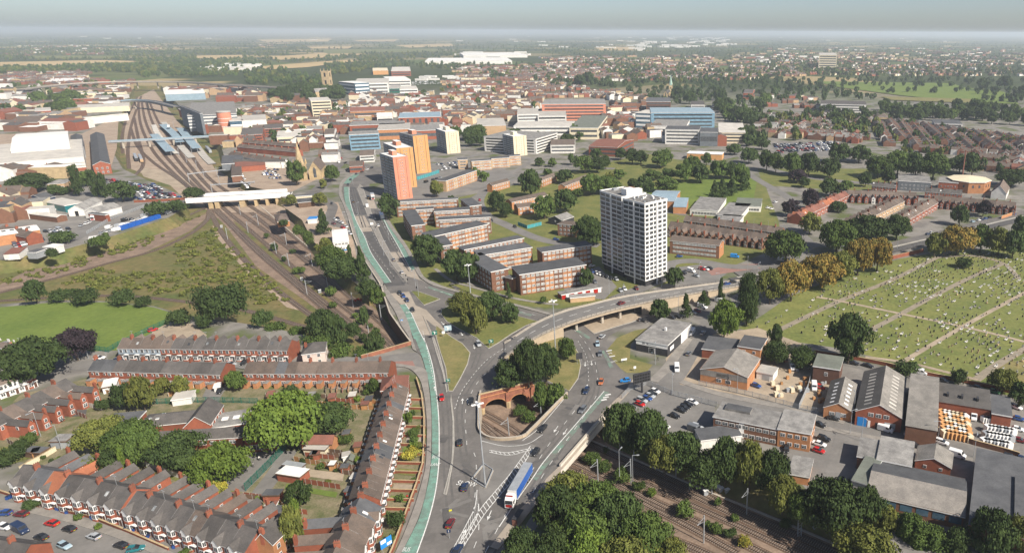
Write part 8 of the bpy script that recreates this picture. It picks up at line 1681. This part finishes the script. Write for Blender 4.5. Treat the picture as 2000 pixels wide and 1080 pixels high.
belt(Q(1700, 206, 2010, 212, 2010, 240, 1760, 232), 120, 8, 13, 'ddm'); belt(Q(1560, 205, 1780, 218, 1760, 240, 1560, 236), 60, 7, 12, 'dd'); belt(Q(1480, 152, 1600, 158, 1720, 195, 1500, 200), 110, 7, 11, 'dd'); belt(Q(1600, 152, 1960, 158, 1960, 163, 1600, 160), 50, 7, 10); belt(Q(1640, 165, 1880, 168, 1880, 172, 1640, 170), 26, 6, 9); belt(Q(1720, 176, 1900, 178, 1900, 186, 1720, 184), 16, 7, 11); belt(Q(1880, 158, 2010, 160, 2010, 205, 1920, 200), 70, 8, 12)
belt(Q(1070, 160, 1255, 157, 1260, 175, 1075, 174), 60, 7, 12); belt(Q(1260, 165, 1500, 165, 1500, 200, 1330, 200), 110, 7, 12, 'dd'); belt(Q(1390, 208, 1500, 200, 1500, 245, 1420, 240), 60, 8, 13, 'ddm'); belt(Q(1225, 180, 1300, 172, 1330, 205, 1250, 205), 30, 6, 9)
belt(Q(530, 178, 660, 176, 660, 196, 535, 198), 50, 8, 13, 'd'); belt(Q(68, 192, 160, 192, 165, 222, 70, 222), 36, 8, 13, 'dm'); belt(Q(0, 215, 80, 210, 90, 228, 0, 230), 12, 7, 11); belt(Q(760, 188, 832, 186, 832, 201, 762, 201), 18, 7, 10); belt(Q(640, 205, 680, 205, 680, 240, 650, 245), 14, 6, 9); belt(Q(1000, 270, 1140, 268, 1140, 282, 1010, 284), 12, 9, 14); belt(Q(880, 262, 950, 262, 950, 282, 890, 284), 16, 9, 14, 'dm'); belt(Q(1440, 250, 1500, 260, 1490, 290, 1450, 285), 22, 8, 13)
belt(Q(900, 330, 960, 345, 960, 360, 930, 366), 4, 7, 10, 'm'); belt(Q(510, 235, 560, 240, 556, 252, 512, 250), 12, 6, 9)
near_n = len(far_spots); budget = max(0, 298 - sum(1 for r in REG if r[3] is False and r[0].get('category') == 'tree'))
for q, n, a, b in ((Q(0, 130, 260, 128, 260, 142, 0, 146), 420, 4, 8), (Q(260, 118, 480, 112, 600, 150, 270, 152), 700, 5, 9), (Q(480, 150, 640, 150, 640, 168, 480, 166), 120, 5, 9), (Q(630, 108, 760, 100, 800, 130, 640, 150), 420, 5, 9), (Q(790, 122, 960, 128, 960, 136, 790, 136), 90, 4, 8), (Q(870, 130, 1250, 118, 1260, 170, 880, 150), 160, 4, 8), (Q(1050, 100, 1500, 100, 1500, 165, 1250, 165), 700, 4, 9), (Q(1500, 92, 2000, 90, 2000, 150, 1500, 150), 1150, 4, 9), (Q(1500, 118, 1640, 120, 1640, 150, 1500, 150), 100, 5, 9),
                   (Q(0, 72, 2000, 76, 2000, 92, 0, 88), 1800, 2.4, 6), (Q(0, 86, 1000, 88, 1000, 104, 0, 104), 800, 3, 7), (Q(1000, 90, 1500, 90, 1500, 104, 1000, 104), 420, 3, 7), (Q(0, 98, 480, 100, 480, 120, 0, 120), 700, 4, 8), (Q(380, 96, 900, 98, 900, 116, 400, 128), 600, 4, 8), (Q(0, 62, 2000, 66, 2000, 75, 0, 72), 700, 1.6, 3.4), (Q(850, 170, 1050, 175, 1050, 225, 860, 220), 26, 5, 8), (Q(1700, 255, 2000, 270, 2000, 350, 1900, 330), 12, 7, 10), (Q(1700, 236, 2000, 270, 2000, 335, 1760, 300), 70, 4, 8), (Q(450, 225, 700, 210, 700, 300, 470, 270), 40, 6, 9), (Q(1500, 225, 1720, 235, 1720, 275, 1500, 275), 90, 7, 12), (Q(0, 160, 250, 165, 230, 200, 0, 205), 40, 5, 9)):
 belt(q, n, a, b, 'ddmo')
far_masses = {}
fb = {}
for v in range(4):
 r = np.random.default_rng(60 + v); fb[v] = leaf_quads(r, lobeset(r, 'round', 7), 9, .26)
order = sorted(range(near_n), key=lambda i: -far_spots[i][2]); chosen = set(order[:budget])
for i, (x, y, s, c) in enumerate(far_spots):
 g = P(x, y)
 if i in chosen:
  tree(x - s, y - s * 1.5, x + s, y + s * .4, c, 'in the leafy belt beyond the estate and town', 'round', 0, True, 'distant park and belt trees'); continue
 ppm = pix(g)[2]; R = s / ppm; R = min(R, random.uniform(4.2, 7.5)); h = R * random.uniform(1.7, 2.3); a = random.uniform(0, 6.28); cc, ss = math.cos(a), math.sin(a)
 v = fb[i % 4] if g.y < 2600 else fb[i % 4][::2]
 v = v * np.array([R, R, h]) @ np.array([[cc, ss, 0], [-ss, cc, 0], [0, 0, 1]]) + np.array([g.x, g.y, 0]); far_masses.setdefault(c, []).append(v)
V = [np.concatenate(far_masses[c]) for c in 'dmo' if c in far_masses]
me = quad_mesh('woodland', np.concatenate(V), 'leaf_dark'); me.materials.append(MATS['leaf_mid']); me.materials.append(MATS['leaf_olive'])
me.polygons.foreach_set('material_index', np.concatenate([np.full(len(v), i, dtype=np.int32) for i, v in enumerate(V)])); struct(link('woodland', me), 'stuff')
HB = MB(); WL = ['brick_red', 'brick_brown', 'brick_brown', 'stone', 'render_white', 'render_white', 'render_cream', 'brick_brown', 'brick_buff']; RF = ['slate', 'slate_brown', 'slate_brown', 'tile_red', 'slate', 'slate_brown', 'slate_brown', 'felt_grey']
def small(x, y, w_, d_, h, rh, ang, wl, rf, flat=False):
 c, s = math.cos(ang), math.sin(ang); f = lambda a, b, z: (x + a * c - b * s, y + a * s + b * c, z); p = [f(a, b, z) for z in (-.2, h) for a, b in ((-w_, -d_), (w_, -d_), (w_, d_), (-w_, d_))]
 for q in ((0, 1, 5, 4), (1, 2, 6, 5), (2, 3, 7, 6), (3, 0, 4, 7)): HB.face([p[i] for i in q], wl)
 if flat: HB.face([p[4], p[5], p[6], p[7]], rf); return
 r0, r1 = f(-w_, 0, h + rh), f(w_, 0, h + rh); HB.face([p[4], p[5], r1, r0], rf); HB.face([p[6], p[7], r0, r1], rf); HB.face([p[5], p[6], r1], wl); HB.face([p[7], p[4], r0], wl)
 HB.face([f(-w_ * .3 - .6, -.5, h + rh - .5), f(-w_ * .3 + .6, -.5, h + rh - .5), f(-w_ * .3 + .6, -.5, h + rh + 1.2), f(-w_ * .3 - .6, -.5, h + rh + 1.2)], 'brick_red')
def terr(quad, rows, ang, n, L=5.5):
 """streets of houses over an area: rows at one angle"""
 for _ in range(rows):
  x, y = quadpx(*quad); g = P(x, y); a = ang + random.choice((0, 0, PI / 2)) + random.uniform(-.06, .06); wl = random.choice(WL); rf = random.choice(RF)
  for k in range(random.randint(max(1, n // 2), n)):
   s = k * L * 2; small(g.x + math.cos(a) * s, g.y + math.sin(a) * s, L * .5 * random.uniform(1.5, 2), random.uniform(3.6, 5), random.uniform(4.6, 6), 2.6, a, wl if random.random() < .8 else random.choice(WL), rf if random.random() < .8 else random.choice(RF))
def town(quad, n, ang, s0=6, s1=15):
 for _ in range(n):
  x, y = quadpx(*quad); g = P(x, y); fl = random.random() < .35; w_, d_ = random.uniform(s0, s1), random.uniform(s0 * .6, s1 * .6)
  small(g.x, g.y, w_, d_, random.uniform(6, 11), random.uniform(2, 4), ang + random.choice((0, PI / 2)) + random.uniform(-.1, .1), random.choice(WL), random.choice(['felt_grey', 'roof_pale', 'felt', 'roof_white']) if fl else random.choice(RF), fl)
terr(Q(1050, 112, 1480, 108, 1480, 158, 1100, 158), 330, .5, 6); terr(Q(870, 132, 1080, 126, 1240, 160, 900, 158), 170, .3, 7); terr(Q(850, 162, 1080, 165, 1240, 195, 900, 190), 110, .3, 5); terr(Q(1480, 112, 2000, 108, 2000, 150, 1480, 150), 340, .7, 6); terr(Q(1480, 94, 2000, 94, 2000, 112, 1480, 112), 110, .6, 6, 7)
terr(Q(0, 90, 190, 90, 200, 108, 0, 110), 50, .2, 4, 7); terr(Q(0, 142, 150, 140, 170, 164, 0, 168), 90, .3, 6); terr(Q(250, 90, 320, 90, 320, 98, 250, 98), 10, 0, 5, 8); terr(Q(500, 84, 560, 84, 560, 94, 500, 94), 8, .2, 4, 7)
terr(Q(1500, 228, 1700, 236, 1690, 282, 1500, 272), 60, 1.2, 6); terr(Q(1480, 190, 1600, 190, 1600, 215, 1490, 215), 14, .2, 3)
for i in range(15):      # long parallel terraces at the right edge
 for k in range(30):
  if random.random() < .1: continue
  x0, y0 = 1706 + i * 24, 234 + i * 3.4; g0, g1 = P(x0, y0), P(x0 + 26 + i * 5, y0 + (40 if i % 3 == 1 else 54)); q = g0.lerp(g1, k / 30); d = (g1 - g0).to_2d(); small(q.x, q.y, d.length / 64, 3.7, 5.2, 2.5, math.atan2(d.y, d.x), random.choice(('brick_dark', 'brick_brown', 'brick_brown', 'render_white')), random.choice(('slate_brown', 'slate_brown', 'slate', 'slate', 'tile_red')))
  if k % 2: n = Vector((-d.y, d.x)).normalized(); small(q.x + n.x * 7, q.y + n.y * 7, 3.4, 2.2, 4.4, 1.6, math.atan2(n.y, n.x), 'brick_brown', random.choice(('slate', 'slate_brown')))
terr(Q(1900, 300, 2010, 305, 2010, 345, 1930, 330), 16, 1.1, 6)
town(Q(470, 222, 690, 200, 690, 262, 480, 252), 160, .2, 5, 12); town(Q(690, 186, 1060, 180, 1050, 235, 690, 235), 330, .15, 5, 12); town(Q(680, 236, 940, 235, 930, 262, 690, 262), 26, .15, 5, 10); town(Q(1190, 185, 1270, 195, 1240, 250, 1180, 245), 36, .4); town(Q(860, 225, 1060, 230, 1000, 245, 880, 250), 26, .2)
town(Q(0, 162, 260, 160, 240, 215, 0, 225), 110, .3, 7, 20); town(Q(0, 222, 160, 220, 160, 256, 0, 256), 30, .1, 8, 26); town(Q(560, 260, 660, 262, 650, 318, 590, 300), 26, .3, 5, 10); town(Q(1180, 250, 1300, 262, 1290, 285, 1130, 265), 18, .4, 6, 12); town(Q(420, 255, 520, 262, 470, 300, 420, 280), 14, .3, 5, 10); town(Q(1310, 262, 1440, 268, 1430, 288, 1310, 285), 12, .1, 6, 14); town(Q(0, 335, 110, 330, 120, 352, 0, 352), 14, .2, 7, 16); town(Q(0, 395, 90, 400, 60, 440, 0, 430), 14, .4, 5, 12); town(Q(300, 178, 460, 176, 640, 200, 470, 205), 50, .2, 8, 18)
def big(quad, n, s0, s1, h=9):
 for _ in range(n):
  x, y = quadpx(*quad); g = P(x, y); small(g.x, g.y, random.uniform(s0, s1), random.uniform(s0, s1) * .4, h, 1, random.uniform(-.2, .2), 'render_white', random.choice(('roof_white', 'roof_pale')), True)
big(Q(1190, 74, 1410, 72, 1450, 88, 1250, 98), 46, 25, 80, 12); big(Q(830, 108, 1030, 100, 1030, 112, 900, 122), 14, 25, 70); big(Q(1480, 110, 1640, 112, 1640, 124, 1480, 122), 12, 10, 25); big(Q(380, 130, 500, 128, 500, 140, 380, 142), 16, 10, 30); big(Q(100, 66, 2000, 70, 2000, 84, 100, 82), 26, 15, 50); big(Q(840, 150, 960, 148, 950, 158, 800, 158), 16, 8, 22, 5); big(Q(1000, 72, 1260, 72, 1260, 100, 1000, 100), 14, 20, 50)
struct(HB.build('distant_houses'), 'stuff')
for k, (px, m) in enumerate(FIELDS): sheet('field', px, m, dz=.4 + .1 * k)
# ------------------------------------------------------------------ labels
def finish():
 groups = {}
 for o, d, wh, sh in REG:
  if sh: o['label'] = (d + ' ' + wh).strip(); continue
  groups.setdefault((d, wh), []).append(o)
 bpy.context.view_layer.update()
 for (d, wh), os_ in groups.items():
  if len(os_) == 1: os_[0]['label'] = (d + ' ' + wh).strip(); continue
  n = len(os_); os_.sort(key=lambda o: pix(o.matrix_world.translation)[0])
  for i, o in enumerate(os_):
   r = 'leftmost' if i == 0 else 'rightmost' if i == n - 1 else ordw(i + 1) + ' from left'
   o['label'] = (r + ' ' + d + ' ' + wh).strip()
finish()
